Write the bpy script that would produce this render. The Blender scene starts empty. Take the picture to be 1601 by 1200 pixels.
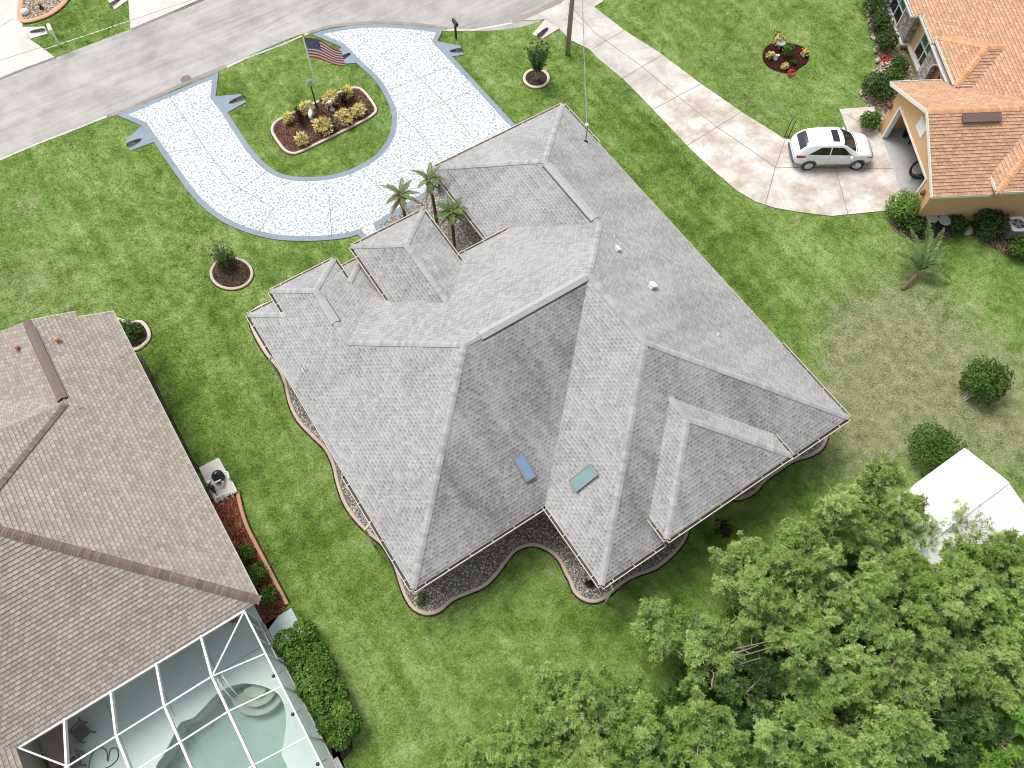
import bpy, math, random
import numpy as np
from mathutils import Vector

R = math.radians
SC = bpy.context.scene
COL = SC.collection
rng = np.random.default_rng(7)
random.seed(7)

# ------------------------------------------------------------------ survey of the site (camera solved from the roof corners)
CAM = np.array([-0.8194684737, -29.142263565, 33.5830816522])
PITCH, ROLL, YAW, FPX = 1.1118407771640924, 0.023411107011528216, -0.6023317956060484, 1276.4434988506252
_cp, _sp, _cy, _sy = math.cos(PITCH), math.sin(PITCH), math.cos(YAW), math.sin(YAW)
FW = np.array([-_sy * _cp, _cy * _cp, -_sp])
_rt = np.array([_cy, _sy, 0.0])
_up = np.cross(_rt, FW)
RT = math.cos(ROLL) * _rt + math.sin(ROLL) * _up
UP = -math.sin(ROLL) * _rt + math.cos(ROLL) * _up


def ray(px, py):
    return FW + (px - 800.5) / FPX * RT + (600 - py) / FPX * UP


def at(px, py, z=0.0):
    d = ray(px, py)
    return CAM + d * ((z - CAM[2]) / d[2])


def at_plane(px, py, n, p0):
    d = ray(px, py)
    n = np.array(n, float)
    return CAM + d * (np.dot(n, np.array(p0) - CAM) / np.dot(n, d))


def pts(l, z=0.0):
    return [at(x, y, z) for x, y in l]


# ------------------------------------------------------------------ node helpers
class Mat:
    def __init__(s, name):
        s.m = bpy.data.materials.new(name)
        s.m.use_nodes = True
        s.t = s.m.node_tree
        s.t.nodes.clear()
        s.out = s.t.nodes.new('ShaderNodeOutputMaterial')

    def n(s, typ, inputs=None, **props):
        nd = s.t.nodes.new('ShaderNode' + typ)
        for k, v in props.items():
            setattr(nd, k, v)
        for k, v in (inputs or {}).items():
            s.set(nd.inputs[k], v)
        return nd

    def set(s, sock, v):
        if isinstance(v, bpy.types.NodeSocket):
            s.t.links.new(v, sock)
        elif isinstance(v, (tuple, list)) and len(v) == 3 and sock.type == 'RGBA':
            sock.default_value = (*v, 1)
        else:
            sock.default_value = v

    def math(s, op, a, b=0.0, c=0.0, clamp=False):
        nd = s.t.nodes.new('ShaderNodeMath')
        nd.operation = op
        nd.use_clamp = clamp
        s.set(nd.inputs[0], a)
        s.set(nd.inputs[1], b)
        s.set(nd.inputs[2], c)
        return nd.outputs[0]

    def mix(s, f, a, b, blend='MIX'):
        nd = s.t.nodes.new('ShaderNodeMix')
        nd.data_type = 'RGBA'
        nd.blend_type = blend
        s.set(nd.inputs[0], f)
        s.set(nd.inputs[6], a)
        s.set(nd.inputs[7], b)
        return nd.outputs[2]

    def ramp(s, f, stops, interp='LINEAR'):
        nd = s.t.nodes.new('ShaderNodeValToRGB')
        cr = nd.color_ramp
        cr.interpolation = interp
        while len(cr.elements) < len(stops):
            cr.elements.new(0.5)
        for e, (p, c) in zip(cr.elements, stops):
            e.position = p
            e.color = (*c, 1) if len(c) == 3 else c
        s.set(nd.inputs[0], f)
        return nd.outputs[0]

    def step(s, f, a, b):
        nd = s.t.nodes.new('ShaderNodeMapRange')
        s.set(nd.inputs[0], f)
        s.set(nd.inputs[1], a)
        s.set(nd.inputs[2], b)
        return nd.outputs[0]

    def noise(s, vec, scale, detail=2.0, rough=0.5, dist=0.0):
        nd = s.n('TexNoise', {'Scale': scale, 'Detail': detail, 'Roughness': rough, 'Distortion': dist})
        if vec is not None:
            s.set(nd.inputs['Vector'], vec)
        return nd.outputs['Fac']

    def voro(s, vec, scale, feature='F1', rnd=1.0):
        nd = s.n('TexVoronoi', feature=feature)
        s.set(nd.inputs['Scale'], scale)
        s.set(nd.inputs['Randomness'], rnd)
        if vec is not None:
            s.set(nd.inputs['Vector'], vec)
        return nd

    def pos(s):
        return s.n('NewGeometry').outputs['Position']

    def scl(s, vec, sc):
        nd = s.t.nodes.new('ShaderNodeVectorMath')
        nd.operation = 'MULTIPLY'
        s.set(nd.inputs[0], vec)
        nd.inputs[1].default_value = sc
        return nd.outputs[0]

    def done(s, color, rough=0.85, bump=None, bstr=0.4, bdist=0.02, spec=0.3, metal=0.0, **kw):
        b = s.n('BsdfPrincipled', {'Base Color': color, 'Roughness': rough, 'Specular IOR Level': spec, 'Metallic': metal})
        for k, v in kw.items():
            s.set(b.inputs[k.replace('_', ' ')], v)
        if bump is not None:
            bp = s.n('Bump', {'Strength': bstr, 'Distance': bdist, 'Height': bump})
            s.set(b.inputs['Normal'], bp.outputs[0])
        s.t.links.new(b.outputs[0], s.out.inputs[0])
        return s.m


def plain(name, c, rough=0.6, var=0.12, scale=3.0, spec=0.4, metal=0.0):
    m = Mat(name)
    p = m.pos()
    f = m.math('ADD', m.math('MULTIPLY', m.noise(p, scale, 4, 0.6), 0.6), m.math('MULTIPLY', m.noise(p, scale * 9, 2), 0.4))
    col = m.mix(f, tuple(x * (1 - var) for x in c), tuple(min(1, x * (1 + var)) for x in c))
    return m.done(col, rough, spec=spec, metal=metal)


def shingle(name, light, dark, line, width=0.20, row=0.145, stain=0.25, dash=0.8, gapw=0.25, tabvar=0.35):
    m = Mat(name)
    uv = m.n('UVMap').outputs[0]
    sep = m.n('SeparateXYZ', {0: uv})
    br = m.n('TexBrick', {'Vector': uv, 'Color1': (0, 0, 0), 'Color2': (1, 1, 1), 'Mortar': (0.5, 0.5, 0.5), 'Scale': 1.0, 'Mortar Size': 0.010,
                          'Brick Width': width, 'Row Height': row, 'Bias': 0.0})
    br.offset = 0.5
    br2 = m.n('TexBrick', {'Vector': uv, 'Color1': (0, 0, 0), 'Color2': (1, 1, 1), 'Mortar': (0, 0, 0), 'Scale': 1.0, 'Mortar Size': 0.014,
                           'Brick Width': width * 0.93, 'Row Height': row, 'Bias': 0.0})
    br2.offset = 0.37
    a = m.n('SeparateColor', {0: br.outputs[0]}).outputs[0]
    b = m.n('SeparateColor', {0: br2.outputs[0]}).outputs[0]
    fr = m.math('FRACT', m.math('DIVIDE', sep.outputs[1], row))
    up = m.step(fr, 0.38, 0.62)
    wv = m.math('ADD', m.math('DIVIDE', sep.outputs[0], width * 0.92), m.math('MULTIPLY', m.math('FLOOR', m.math('DIVIDE', sep.outputs[1], row)), 0.43))
    wv = m.math('FRACT', m.math('ADD', wv, m.math('MULTIPLY', m.noise(uv, 2.3, 3), 1.6)))
    pul = m.math('SUBTRACT', 1.0, m.step(m.math('ABSOLUTE', m.math('SUBTRACT', wv, 0.5)), 0.26, 0.40))
    amp = m.math('ADD', 0.30, m.math('MULTIPLY', b, 0.7))
    f = m.math('ADD', m.math('MULTIPLY', a, tabvar), m.math('MULTIPLY', m.math('MULTIPLY', pul, up), m.math('MULTIPLY', amp, dash)))
    gran = m.noise(uv, 38, 3, 0.75)
    f = m.math('ADD', f, m.math('MULTIPLY', m.math('SUBTRACT', gran, 0.5), 0.7))
    st = m.noise(m.scl(uv, (0.60, 0.12, 1)), 1.6, 5, 0.65)
    st2 = m.noise(m.scl(uv, (0.25, 0.25, 1)), 1.1, 3, 0.5)
    f = m.math('ADD', f, m.math('MULTIPLY', m.math('SUBTRACT', m.math('ADD', st, m.math('MULTIPLY', st2, 0.6)), 0.80), stain * 3), clamp=True)
    alg_shade = m.n('Attribute', attribute_name='algae_shade').outputs['Fac']
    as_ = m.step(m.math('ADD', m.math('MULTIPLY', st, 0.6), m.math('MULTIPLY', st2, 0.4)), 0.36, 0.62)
    f = m.math('ADD', f, m.math('MULTIPLY', alg_shade, m.math('ADD', 0.13, m.math('MULTIPLY', as_, 0.27))), clamp=True)  # even darkening stands in for slope shading, with blotchy algae streaks on top
    col = m.mix(f, light, dark)
    col = m.mix(m.math('MULTIPLY', br.outputs['Fac'], gapw), col, line)
    return m.done(col, 0.9, gran, 0.35, 0.006, spec=0.2)


def leafmat(name, dark, mid, light, trans=0.25):
    m = Mat(name)
    at_ = m.n('Attribute', attribute_name='tone').outputs['Fac']
    col = m.ramp(at_, [(0.0, dark), (0.5, mid), (1.0, light)])
    b = m.n('BsdfPrincipled', {'Base Color': col, 'Roughness': 0.55, 'Specular IOR Level': 0.25})
    tr = m.n('BsdfTranslucent', {'Color': col})
    mx = m.n('MixShader', {0: trans, 1: b.outputs[0], 2: tr.outputs[0]})
    m.t.links.new(mx.outputs[0], m.out.inputs[0])
    return m.m


M = {}
M['roof_grey'] = shingle('grey_shingles', (0.405, 0.41, 0.408), (0.135, 0.133, 0.13), (0.13, 0.125, 0.12), width=0.22, row=0.140, dash=0.55, tabvar=0.34, gapw=0.35)
M['roof_tan'] = shingle('tan_shingles', (0.405, 0.362, 0.315), (0.215, 0.185, 0.155), (0.10, 0.075, 0.06), width=0.20, row=0.16, stain=0.14, dash=0.28, gapw=0.62, tabvar=0.6)
M['roof_orange'] = shingle('orange_shingles', (0.57, 0.365, 0.235), (0.30, 0.155, 0.085), (0.20, 0.085, 0.04), width=0.25, row=0.165, stain=0.08, dash=0.55, gapw=0.35, tabvar=0.5)


def capmat(name, a, b):
    m = Mat(name)
    t = m.n('Attribute', attribute_name='tone').outputs['Fac']
    g = m.noise(m.pos(), 45, 2, 0.7)
    f = m.math('ADD', m.math('MULTIPLY', t, 0.75), m.math('MULTIPLY', g, 0.25))
    return m.done(m.mix(f, a, b), 0.9, g, 0.3, 0.01, spec=0.2)


M['cap_grey'] = capmat('grey_ridge_shingles', (0.27, 0.275, 0.275), (0.42, 0.425, 0.425))
M['cap_tan'] = capmat('brown_ridge_shingles', (0.12, 0.09, 0.075), (0.235, 0.185, 0.155))
M['cap_orange'] = capmat('orange_ridge_shingles', (0.46, 0.24, 0.12), (0.66, 0.39, 0.22))

M['cream'] = plain('cream_trim', (0.62, 0.56, 0.48), 0.5, 0.06)
M['white_metal'] = plain('white_painted_metal', (0.80, 0.80, 0.80), 0.35, 0.03)
M['white_trim'] = plain('white_trim', (0.78, 0.76, 0.72), 0.5, 0.05)
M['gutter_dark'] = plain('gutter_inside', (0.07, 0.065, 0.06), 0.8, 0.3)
M['stucco_beige'] = plain('beige_stucco', (0.52, 0.46, 0.38), 0.9, 0.08, 6)
M['stucco_tan'] = plain('tan_stucco', (0.68, 0.43, 0.22), 0.9, 0.10, 2)
M['dark'] = plain('black_void', (0.012, 0.012, 0.012), 0.8, 0.2)
M['black_metal'] = plain('black_painted_metal', (0.02, 0.02, 0.022), 0.4, 0.2)
M['plastic_white'] = plain('white_plastic_pipe', (0.76, 0.76, 0.74), 0.35, 0.05)
M['plastic_black'] = plain('black_plastic', (0.03, 0.032, 0.035), 0.45, 0.25)
M['grey_plastic'] = plain('grey_plastic', (0.30, 0.33, 0.36), 0.5, 0.1)
M['copper'] = plain('terracotta_vent', (0.52, 0.24, 0.15), 0.7, 0.15)
M['brown_metal'] = plain('brown_metal_vent', (0.16, 0.105, 0.10), 0.5, 0.15)
M['rust'] = plain('rusty_metal', (0.20, 0.085, 0.035), 0.8, 0.5, 8)
M['wood_pole'] = plain('weathered_pole_wood', (0.33, 0.285, 0.245), 0.9, 0.25, 5)
M['bark'] = plain('grey_brown_bark', (0.36, 0.31, 0.26), 0.95, 0.35, 9)
M['palm_bark'] = plain('palm_trunk_bark', (0.16, 0.105, 0.07), 0.95, 0.5, 14)
M['palm_boot'] = plain('palm_boot_husk', (0.30, 0.19, 0.10), 0.95, 0.4, 14)
M['edging'] = plain('pink_concrete_edging', (0.52, 0.42, 0.36), 0.85, 0.16, 4)
M['edging_pale'] = plain('pale_concrete_edging', (0.60, 0.52, 0.44), 0.85, 0.14, 4)
M['edging_orange'] = plain('orange_concrete_edging', (0.58, 0.33, 0.19), 0.85, 0.16, 4)
M['pole_white'] = plain('white_flagpole', (0.72, 0.72, 0.70), 0.4, 0.06)
M['statue_white'] = plain('white_statue', (0.70, 0.72, 0.68), 0.6, 0.10, 10)
M['flag_red'] = plain('flag_red', (0.50, 0.035, 0.05), 0.8, 0.06)
M['flag_white'] = plain('flag_white', (0.78, 0.76, 0.76), 0.8, 0.04)
M['flag_blue'] = plain('flag_blue', (0.035, 0.045, 0.16), 0.8, 0.06)
M['glass_dark'] = plain('dark_window_glass', (0.02, 0.024, 0.026), 0.06, 0.3, 2, spec=0.7)
M['glass_green'] = plain('green_tinted_glass', (0.055, 0.16, 0.115), 0.08, 0.3, 2, spec=0.7)
M['skylight_blue'] = plain('blue_skylight_glass', (0.19, 0.29, 0.44), 0.12, 0.12, 2, spec=0.7)
M['skylight_teal'] = plain('teal_skylight_glass', (0.16, 0.275, 0.275), 0.12, 0.12, 2, spec=0.7)
M['skylight_frame'] = plain('grey_skylight_frame', (0.24, 0.235, 0.22), 0.5, 0.1)
M['car_white'] = plain('white_car_paint', (0.80, 0.81, 0.82), 0.18, 0.02, 1, spec=0.6)
M['car_glass'] = plain('car_glass', (0.015, 0.018, 0.02), 0.05, 0.2, 1, spec=0.8)
M['car_grey'] = plain('grey_car_cladding', (0.10, 0.10, 0.105), 0.6, 0.1)
M['tail_red'] = plain('red_tail_lamp', (0.42, 0.01, 0.02), 0.15, 0.1, spec=0.7)
M['lamp_clear'] = plain('headlamp_lens', (0.10, 0.10, 0.11), 0.1, 0.2, spec=0.7)
M['tyre'] = plain('tyre_rubber', (0.022, 0.022, 0.022), 0.85, 0.2)
M['rim'] = plain('alloy_rim', (0.50, 0.50, 0.51), 0.3, 0.05, metal=0.7)
M['rock'] = plain('pale_rock', (0.38, 0.34, 0.30), 0.9, 0.3, 6)
M['flower_red'] = plain('red_flowers', (0.60, 0.045, 0.03), 0.7, 0.2)
M['flower_pink'] = plain('pink_white_flowers', (0.72, 0.58, 0.56), 0.7, 0.2)
M['flower_orange'] = plain('orange_flowers', (0.55, 0.22, 0.03), 0.7, 0.25)
M['lantern_glass'] = plain('frosted_lantern_glass', (0.42, 0.46, 0.47), 0.3, 0.1)
M['wicker'] = plain('dark_brown_chair', (0.045, 0.03, 0.022), 0.6, 0.2)
M['table_brown'] = plain('brown_table', (0.20, 0.15, 0.125), 0.5, 0.15)


def stone():
    m = Mat('stone_veneer')
    v = m.voro(m.scl(m.pos(), (1, 1, 1.6)), 4.2)
    e = m.voro(m.scl(m.pos(), (1, 1, 1.6)), 4.2, 'DISTANCE_TO_EDGE')
    r = m.n('SeparateColor', {0: v.outputs['Color']}).outputs[0]
    c = m.ramp(r, [(0, (0.24, 0.22, 0.20)), (0.5, (0.40, 0.37, 0.34)), (1, (0.55, 0.50, 0.45))])
    c = m.mix(m.step(e.outputs['Distance'], 0.02, 0.07), (0.18, 0.165, 0.15), c)
    return m.done(c, 0.9, m.step(e.outputs['Distance'], 0.0, 0.12), 0.6, 0.03)


M['stone'] = stone()


def mulch(name, a, b, c):
    m = Mat(name)
    p = m.pos()
    w = m.n('VectorMath', {0: p, 1: m.n('TexNoise', {'Scale': 9.0}).outputs['Color']}, operation='ADD').outputs[0]
    v = m.voro(m.scl(w, (1.6, 0.8, 1)), 16)
    v2 = m.voro(m.scl(w, (0.8, 1.7, 1)), 20)
    r = m.n('SeparateColor', {0: v.outputs['Color']}).outputs[0]
    r2 = m.n('SeparateColor', {0: v2.outputs['Color']}).outputs[1]
    f = m.math('ADD', m.math('MULTIPLY', r, 0.5), m.math('MULTIPLY', r2, 0.5))
    f = m.math('ADD', f, m.math('MULTIPLY', m.math('SUBTRACT', m.noise(p, 2.2, 3), 0.5), 0.7), clamp=True)
    col = m.ramp(f, [(0.15, a), (0.5, b), (0.85, c)])
    col = m.mix(m.step(v.outputs['Distance'], 0.42, 0.6), col, tuple(x * 0.35 for x in a))
    return m.done(col, 0.95, m.math('ADD', r, r2), 0.9, 0.04, spec=0.15)


M['mulch_brown'] = mulch('brown_mulch', (0.085, 0.038, 0.030), (0.25, 0.125, 0.092), (0.44, 0.26, 0.20))
M['mulch_dark'] = mulch('dark_brown_mulch', (0.055, 0.034, 0.027), (0.17, 0.11, 0.085), (0.33, 0.235, 0.185))
M['mulch_soil'] = mulch('bare_soil', (0.09, 0.075, 0.05), (0.17, 0.14, 0.10), (0.26, 0.22, 0.16))
M['mulch_red'] = mulch('red_mulch', (0.17, 0.042, 0.024), (0.40, 0.12, 0.062), (0.55, 0.28, 0.21))
M['mulch_maroon'] = mulch('maroon_mulch', (0.05, 0.013, 0.014), (0.11, 0.028, 0.025), (0.16, 0.05, 0.04))
M['mulch_tan'] = mulch('tan_wood_chips', (0.16, 0.10, 0.07), (0.34, 0.235, 0.17), (0.52, 0.40, 0.31))


def gravel(name, stops, scale=15):
    m = Mat(name)
    p = m.pos()
    v = m.voro(p, scale)
    r = m.n('SeparateColor', {0: v.outputs['Color']}).outputs[0]
    col = m.ramp(r, stops)
    col = m.mix(m.math('MULTIPLY', m.step(v.outputs['Distance'], 0.4, 0.66), 0.8), col, (0.05, 0.045, 0.04))
    col = m.mix(m.math('MULTIPLY', m.noise(p, 1.2, 4, 0.6), 0.35), col, (0.17, 0.14, 0.12))
    return m.done(col, 0.9, m.math('SUBTRACT', 1.0, v.outputs['Distance']), 0.8, 0.03, spec=0.2)


M['gravel_grey'] = gravel('grey_brown_gravel', [(0.0, (0.17, 0.155, 0.14)), (0.45, (0.36, 0.325, 0.295)), (0.8, (0.54, 0.50, 0.46)), (1.0, (0.80, 0.77, 0.73))])
M['gravel_pale'] = gravel('pale_river_stones', [(0.0, (0.22, 0.15, 0.09)), (0.5, (0.46, 0.37, 0.27)), (1.0, (0.62, 0.55, 0.45))], 9)


def grass_color(m):
    p = m.pos()
    dry = m.n('Attribute', attribute_name='dry').outputs['Fac']
    lush = m.n('Attribute', attribute_name='lush').outputs['Fac']
    ang = m.n('TexNoise', {'Scale': 1.3, 'Detail': 2.0}).outputs['Color']
    pw = m.n('VectorMath', {0: p, 1: ang}, operation='ADD').outputs[0]
    n1 = m.noise(m.scl(pw, (1, 1.5, 1)), 10, 3, 0.75)
    n2 = m.noise(m.scl(pw, (1.7, 1, 1)), 24, 3, 0.8)
    n3 = m.noise(p, 0.45, 4, 0.6)
    n4 = m.noise(p, 1.7, 4, 0.65)
    fine = m.math('ADD', m.math('MULTIPLY', n1, 0.5), m.math('MULTIPLY', n2, 0.5))
    f = m.math('ADD', fine, m.math('MULTIPLY', m.math('SUBTRACT', m.math('ADD', n3, n4), 1.0), 0.44))
    mow = m.noise(m.scl(p, (1.25, 0.05, 1)), 1.0, 2, 0.5)
    f = m.math('ADD', f, m.math('MULTIPLY', m.math('SUBTRACT', mow, 0.5), 0.26))
    f = m.math('SUBTRACT', f, m.math('MULTIPLY', lush, 0.075), clamp=True)
    g = m.ramp(f, [(0.32, (0.078, 0.150, 0.024)), (0.45, (0.178, 0.300, 0.056)), (0.56, (0.290, 0.425, 0.115)), (0.70, (0.50, 0.59, 0.28))])
    d = m.ramp(m.math('ADD', fine, m.math('MULTIPLY', m.math('SUBTRACT', n4, 0.5), 0.45)), [(0.30, (0.11, 0.125, 0.05)), (0.48, (0.30, 0.315, 0.155)), (0.64, (0.54, 0.50, 0.34))])
    thr = m.math('ADD', m.math('MULTIPLY', m.math('SUBTRACT', m.math('ADD', m.math('MULTIPLY', n4, 0.5), m.math('MULTIPLY', m.noise(p, 4.5, 4, 0.7), 0.5)), 0.5), 2.0), m.math('MULTIPLY', m.math('SUBTRACT', fine, 0.5), 5.0))
    df = m.step(m.math('ADD', dry, m.math('MULTIPLY', thr, m.math('MINIMUM', m.math('MULTIPLY', dry, 2.0), 0.85))), 0.30, 1.05)
    col = m.mix(df, g, d)
    return col, n1, n2


def grass():
    m = Mat('lawn_grass')
    col, n1, n2 = grass_color(m)
    return m.done(m.mix(0.12, col, (0.03, 0.05, 0.012)), 0.95, m.math('ADD', m.math('MULTIPLY', n2, 0.7), n1), 0.9, 0.09, spec=0.1)


def grass_blade():
    m = Mat('grass_blades')
    col, n1, n2 = grass_color(m)
    t = m.n('Attribute', attribute_name='tone').outputs['Fac']
    col = m.mix(m.step(t, 0.35, 1.0), m.mix(m.step(t, 0.0, 0.4), m.mix(0.32, col, (0.03, 0.055, 0.012)), col), m.mix(0.45, col, (0.50, 0.56, 0.24)))
    b = m.n('BsdfPrincipled', {'Base Color': col, 'Roughness': 0.7, 'Specular IOR Level': 0.15})
    tr = m.n('BsdfTranslucent', {'Color': col})
    mx = m.n('MixShader', {0: 0.35, 1: b.outputs[0], 2: tr.outputs[0]})
    m.t.links.new(mx.outputs[0], m.out.inputs[0])
    return m.m


M['grass_blade'] = grass_blade()
M['grass'] = grass()


def asphalt():
    m = Mat('asphalt')
    p = m.pos()
    n = m.noise(p, 42, 3, 0.8)
    b = m.noise(p, 0.5, 6, 0.65)
    s = m.noise(m.scl(p, (0.06, 1.3, 1)), 1.5, 5, 0.65)
    col = m.ramp(m.math('ADD', m.math('MULTIPLY', b, 0.62), m.math('MULTIPLY', s, 0.38)), [(0.36, (0.285, 0.275, 0.265)), (0.5, (0.40, 0.388, 0.376)), (0.64, (0.50, 0.488, 0.475))])
    col = m.mix(m.math('MULTIPLY', m.step(n, 0.4, 0.75), 0.45), col, (0.22, 0.205, 0.195))
    wob = m.n('VectorMath', {0: p, 1: m.n('TexNoise', {'Scale': 0.8, 'Detail': 6.0, 'Roughness': 0.65}).outputs['Color']}, operation='ADD').outputs[0]
    cr = m.voro(m.scl(wob, (0.10, 1, 1)), 0.75, 'DISTANCE_TO_EDGE')
    msk = m.step(m.noise(p, 0.35, 3), 0.48, 0.62)
    col = m.mix(m.math('MULTIPLY', m.math('MULTIPLY', m.math('SUBTRACT', 1.0, m.step(cr.outputs['Distance'], 0.0, 0.02)), msk), 0.30), col, (0.14, 0.13, 0.12))
    return m.done(col, 0.9, n, 0.3, 0.01, spec=0.2)


M['asphalt'] = asphalt()


def concrete(name, a, b, stain, amt, warm=None):
    m = Mat(name)
    p = m.pos()
    n = m.noise(p, 0.55, 6, 0.65, 0.4)
    n2 = m.noise(p, 2.6, 5, 0.7)
    f = m.noise(p, 50, 2, 0.7)
    col = m.mix(n2, a, b)
    col = m.mix(m.math('MULTIPLY', m.step(n, 0.42, 0.68), amt), col, stain)
    if warm:
        wv = m.n('SeparateXYZ', {0: p})
        wf = m.step(m.math('ADD', wv.outputs[1], m.math('MULTIPLY', m.noise(p, 0.9, 3), 1.2)), -3.2, -4.2)
        col = m.mix(m.math('MULTIPLY', wf, 0.75), col, m.mix(m.step(m.noise(p, 0.8, 5, 0.7), 0.38, 0.62), warm, b))
    col = m.mix(m.math('MULTIPLY', m.step(f, 0.45, 0.8), 0.18), col, stain)
    return m.done(col, 0.88, f, 0.2, 0.01, spec=0.25)


M['concrete_drive'] = concrete('stained_concrete_drive', (0.45, 0.425, 0.40), (0.70, 0.68, 0.645), (0.27, 0.245, 0.215), 0.72, (0.41, 0.325, 0.25))
M['concrete_pale'] = concrete('pale_concrete', (0.56, 0.53, 0.50), (0.68, 0.65, 0.62), (0.44, 0.41, 0.38), 0.5)
M['concrete_floor'] = concrete('garage_floor', (0.40, 0.40, 0.39), (0.58, 0.58, 0.57), (0.28, 0.28, 0.27), 0.6)
M['concrete_kerb'] = concrete('brown_kerb', (0.27, 0.235, 0.215), (0.36, 0.32, 0.30), (0.16, 0.14, 0.12), 0.6)
M['joint'] = plain('joint', (0.22, 0.20, 0.175), 0.95, 0.25)
M['border_blue'] = concrete('blue_grey_border', (0.215, 0.265, 0.32), (0.275, 0.33, 0.385), (0.165, 0.205, 0.25), 0.45)
M['deck_green'] = concrete('pale_green_deck', (0.53, 0.66, 0.61), (0.61, 0.74, 0.69), (0.45, 0.55, 0.52), 0.5)
M['pool_step'] = concrete('pale_pool_step', (0.52, 0.56, 0.50), (0.62, 0.65, 0.58), (0.42, 0.46, 0.41), 0.5)


def chips():
    m = Mat('white_stencil_concrete')
    p = m.pos()
    w = m.n('TexNoise', {'Scale': 14.0, 'Detail': 1.0, 'Vector': p})
    pw = m.n('VectorMath', {0: p, 1: m.scl(w.outputs['Color'], (0.085, 0.085, 0))}, operation='ADD').outputs[0]
    v = m.voro(pw, 6.3, 'F1', 0.7)
    v.voronoi_dimensions = '2D'
    rc = m.n('SeparateColor', {0: v.outputs['Color']})
    size = m.math('ADD', 0.27, m.math('MULTIPLY', rc.outputs[0], 0.13))
    size = m.math('ADD', size, m.math('MULTIPLY', m.math('SUBTRACT', m.noise(p, 0.5, 3), 0.5), 0.10))
    spot = m.math('SUBTRACT', 1.0, m.step(m.math('SUBTRACT', v.outputs['Distance'], size), -0.05, 0.03))
    base = m.mix(m.noise(p, 1.1, 4, 0.6), (0.55, 0.60, 0.61), (0.70, 0.73, 0.73))
    base = m.mix(m.math('MULTIPLY', m.step(m.noise(p, 0.42, 6, 0.7), 0.48, 0.66), 0.35), base, (0.46, 0.48, 0.47))
    tint = m.mix(rc.outputs[1], (0.235, 0.27, 0.295), (0.42, 0.46, 0.49))
    col = m.mix(spot, base, tint)
    return m.done(col, 0.75, m.math('SUBTRACT', 1.0, spot), 0.25, 0.006, spec=0.3)


M['chips'] = chips()


def water():
    m = Mat('pool_water')
    p = m.pos()
    bp = m.n('Bump', {'Strength': 0.12, 'Distance': 0.02, 'Height': m.noise(p, 3.5, 3)})
    g = m.n('BsdfGlossy', {'Roughness': 0.03, 'Color': (1, 1, 1), 'Normal': bp.outputs[0]})
    t = m.n('BsdfTransparent', {'Color': (0.76, 0.84, 0.81)})
    fr = m.n('Fresnel', {'IOR': 1.33})
    mx = m.n('MixShader', {0: fr.outputs[0], 1: t.outputs[0], 2: g.outputs[0]})
    m.t.links.new(mx.outputs[0], m.out.inputs[0])
    return m.m


M['water'] = water()
M['pool_shell'] = concrete('pool_plaster', (0.45, 0.55, 0.525), (0.53, 0.62, 0.59), (0.36, 0.45, 0.43), 0.5)


def screen(name, op, col):
    m = Mat(name)
    d = m.n('BsdfDiffuse', {'Color': col})
    t = m.n('BsdfTransparent', {'Color': (1, 1, 1)})
    mx = m.n('MixShader', {0: op, 1: t.outputs[0], 2: d.outputs[0]})
    m.t.links.new(mx.outputs[0], m.out.inputs[0])
    return m.m


M['screen_roof'] = screen('fine_insect_screen', 0.06, (0.22, 0.22, 0.22))
M['screen_side'] = screen('dark_insect_screen', 0.60, (0.17, 0.17, 0.175))


def metal_roof():
    m = Mat('white_ribbed_metal')
    p = m.pos()
    sx = m.n('SeparateXYZ', {0: p}).outputs[0]
    fr = m.math('FRACT', m.math('MULTIPLY', sx, 4.4))
    h = m.math('SUBTRACT', 1.0, m.step(m.math('ABSOLUTE', m.math('SUBTRACT', fr, 0.5)), 0.03, 0.14))
    col = m.mix(m.noise(p, 1.5, 5, 0.7), (0.66, 0.66, 0.66), (0.82, 0.82, 0.82))
    return m.done(col, 0.4, h, 0.8, 0.02, spec=0.4)


M['metal_roof'] = metal_roof()
M['metal_wall'] = plain('white_metal_wall', (0.62, 0.63, 0.63), 0.5, 0.06)

M['leaf_tree'] = leafmat('bright_tree_leaves', (0.135, 0.245, 0.045), (0.325, 0.485, 0.125), (0.60, 0.74, 0.31), 0.48)
M['leaf_olive'] = leafmat('olive_tree_leaves', (0.15, 0.25, 0.045), (0.36, 0.505, 0.135), (0.64, 0.755, 0.34), 0.48)
M['leaf_dark'] = leafmat('dark_shrub_leaves', (0.018, 0.045, 0.010), (0.045, 0.105, 0.020), (0.11, 0.20, 0.045), 0.15)
M['leaf_mid'] = leafmat('hedge_leaves', (0.028, 0.075, 0.010), (0.075, 0.165, 0.022), (0.17, 0.29, 0.05), 0.2)
M['leaf_hedge'] = leafmat('bright_hedge_leaves', (0.045, 0.115, 0.014), (0.125, 0.26, 0.035), (0.30, 0.46, 0.10), 0.25)  # brighter green leaf tones for the hedge
M['leaf_bright'] = leafmat('bright_bush_leaves', (0.07, 0.17, 0.018), (0.19, 0.36, 0.05), (0.36, 0.54, 0.13), 0.3)
M['leaf_gold'] = leafmat('golden_shrub_leaves', (0.40, 0.34, 0.08), (0.74, 0.64, 0.22), (0.90, 0.83, 0.44), 0.2)
M['leaf_maroon'] = leafmat('maroon_leaves', (0.012, 0.007, 0.008), (0.035, 0.017, 0.018), (0.075, 0.035, 0.035), 0.1)
M['leaf_palm'] = leafmat('palm_leaves', (0.04, 0.085, 0.018), (0.105, 0.18, 0.045), (0.22, 0.29, 0.11), 0.2)
M['leaf_palm_dry'] = leafmat('dry_palm_leaves', (0.22, 0.16, 0.09), (0.40, 0.31, 0.20), (0.55, 0.46, 0.33), 0.2)
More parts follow.
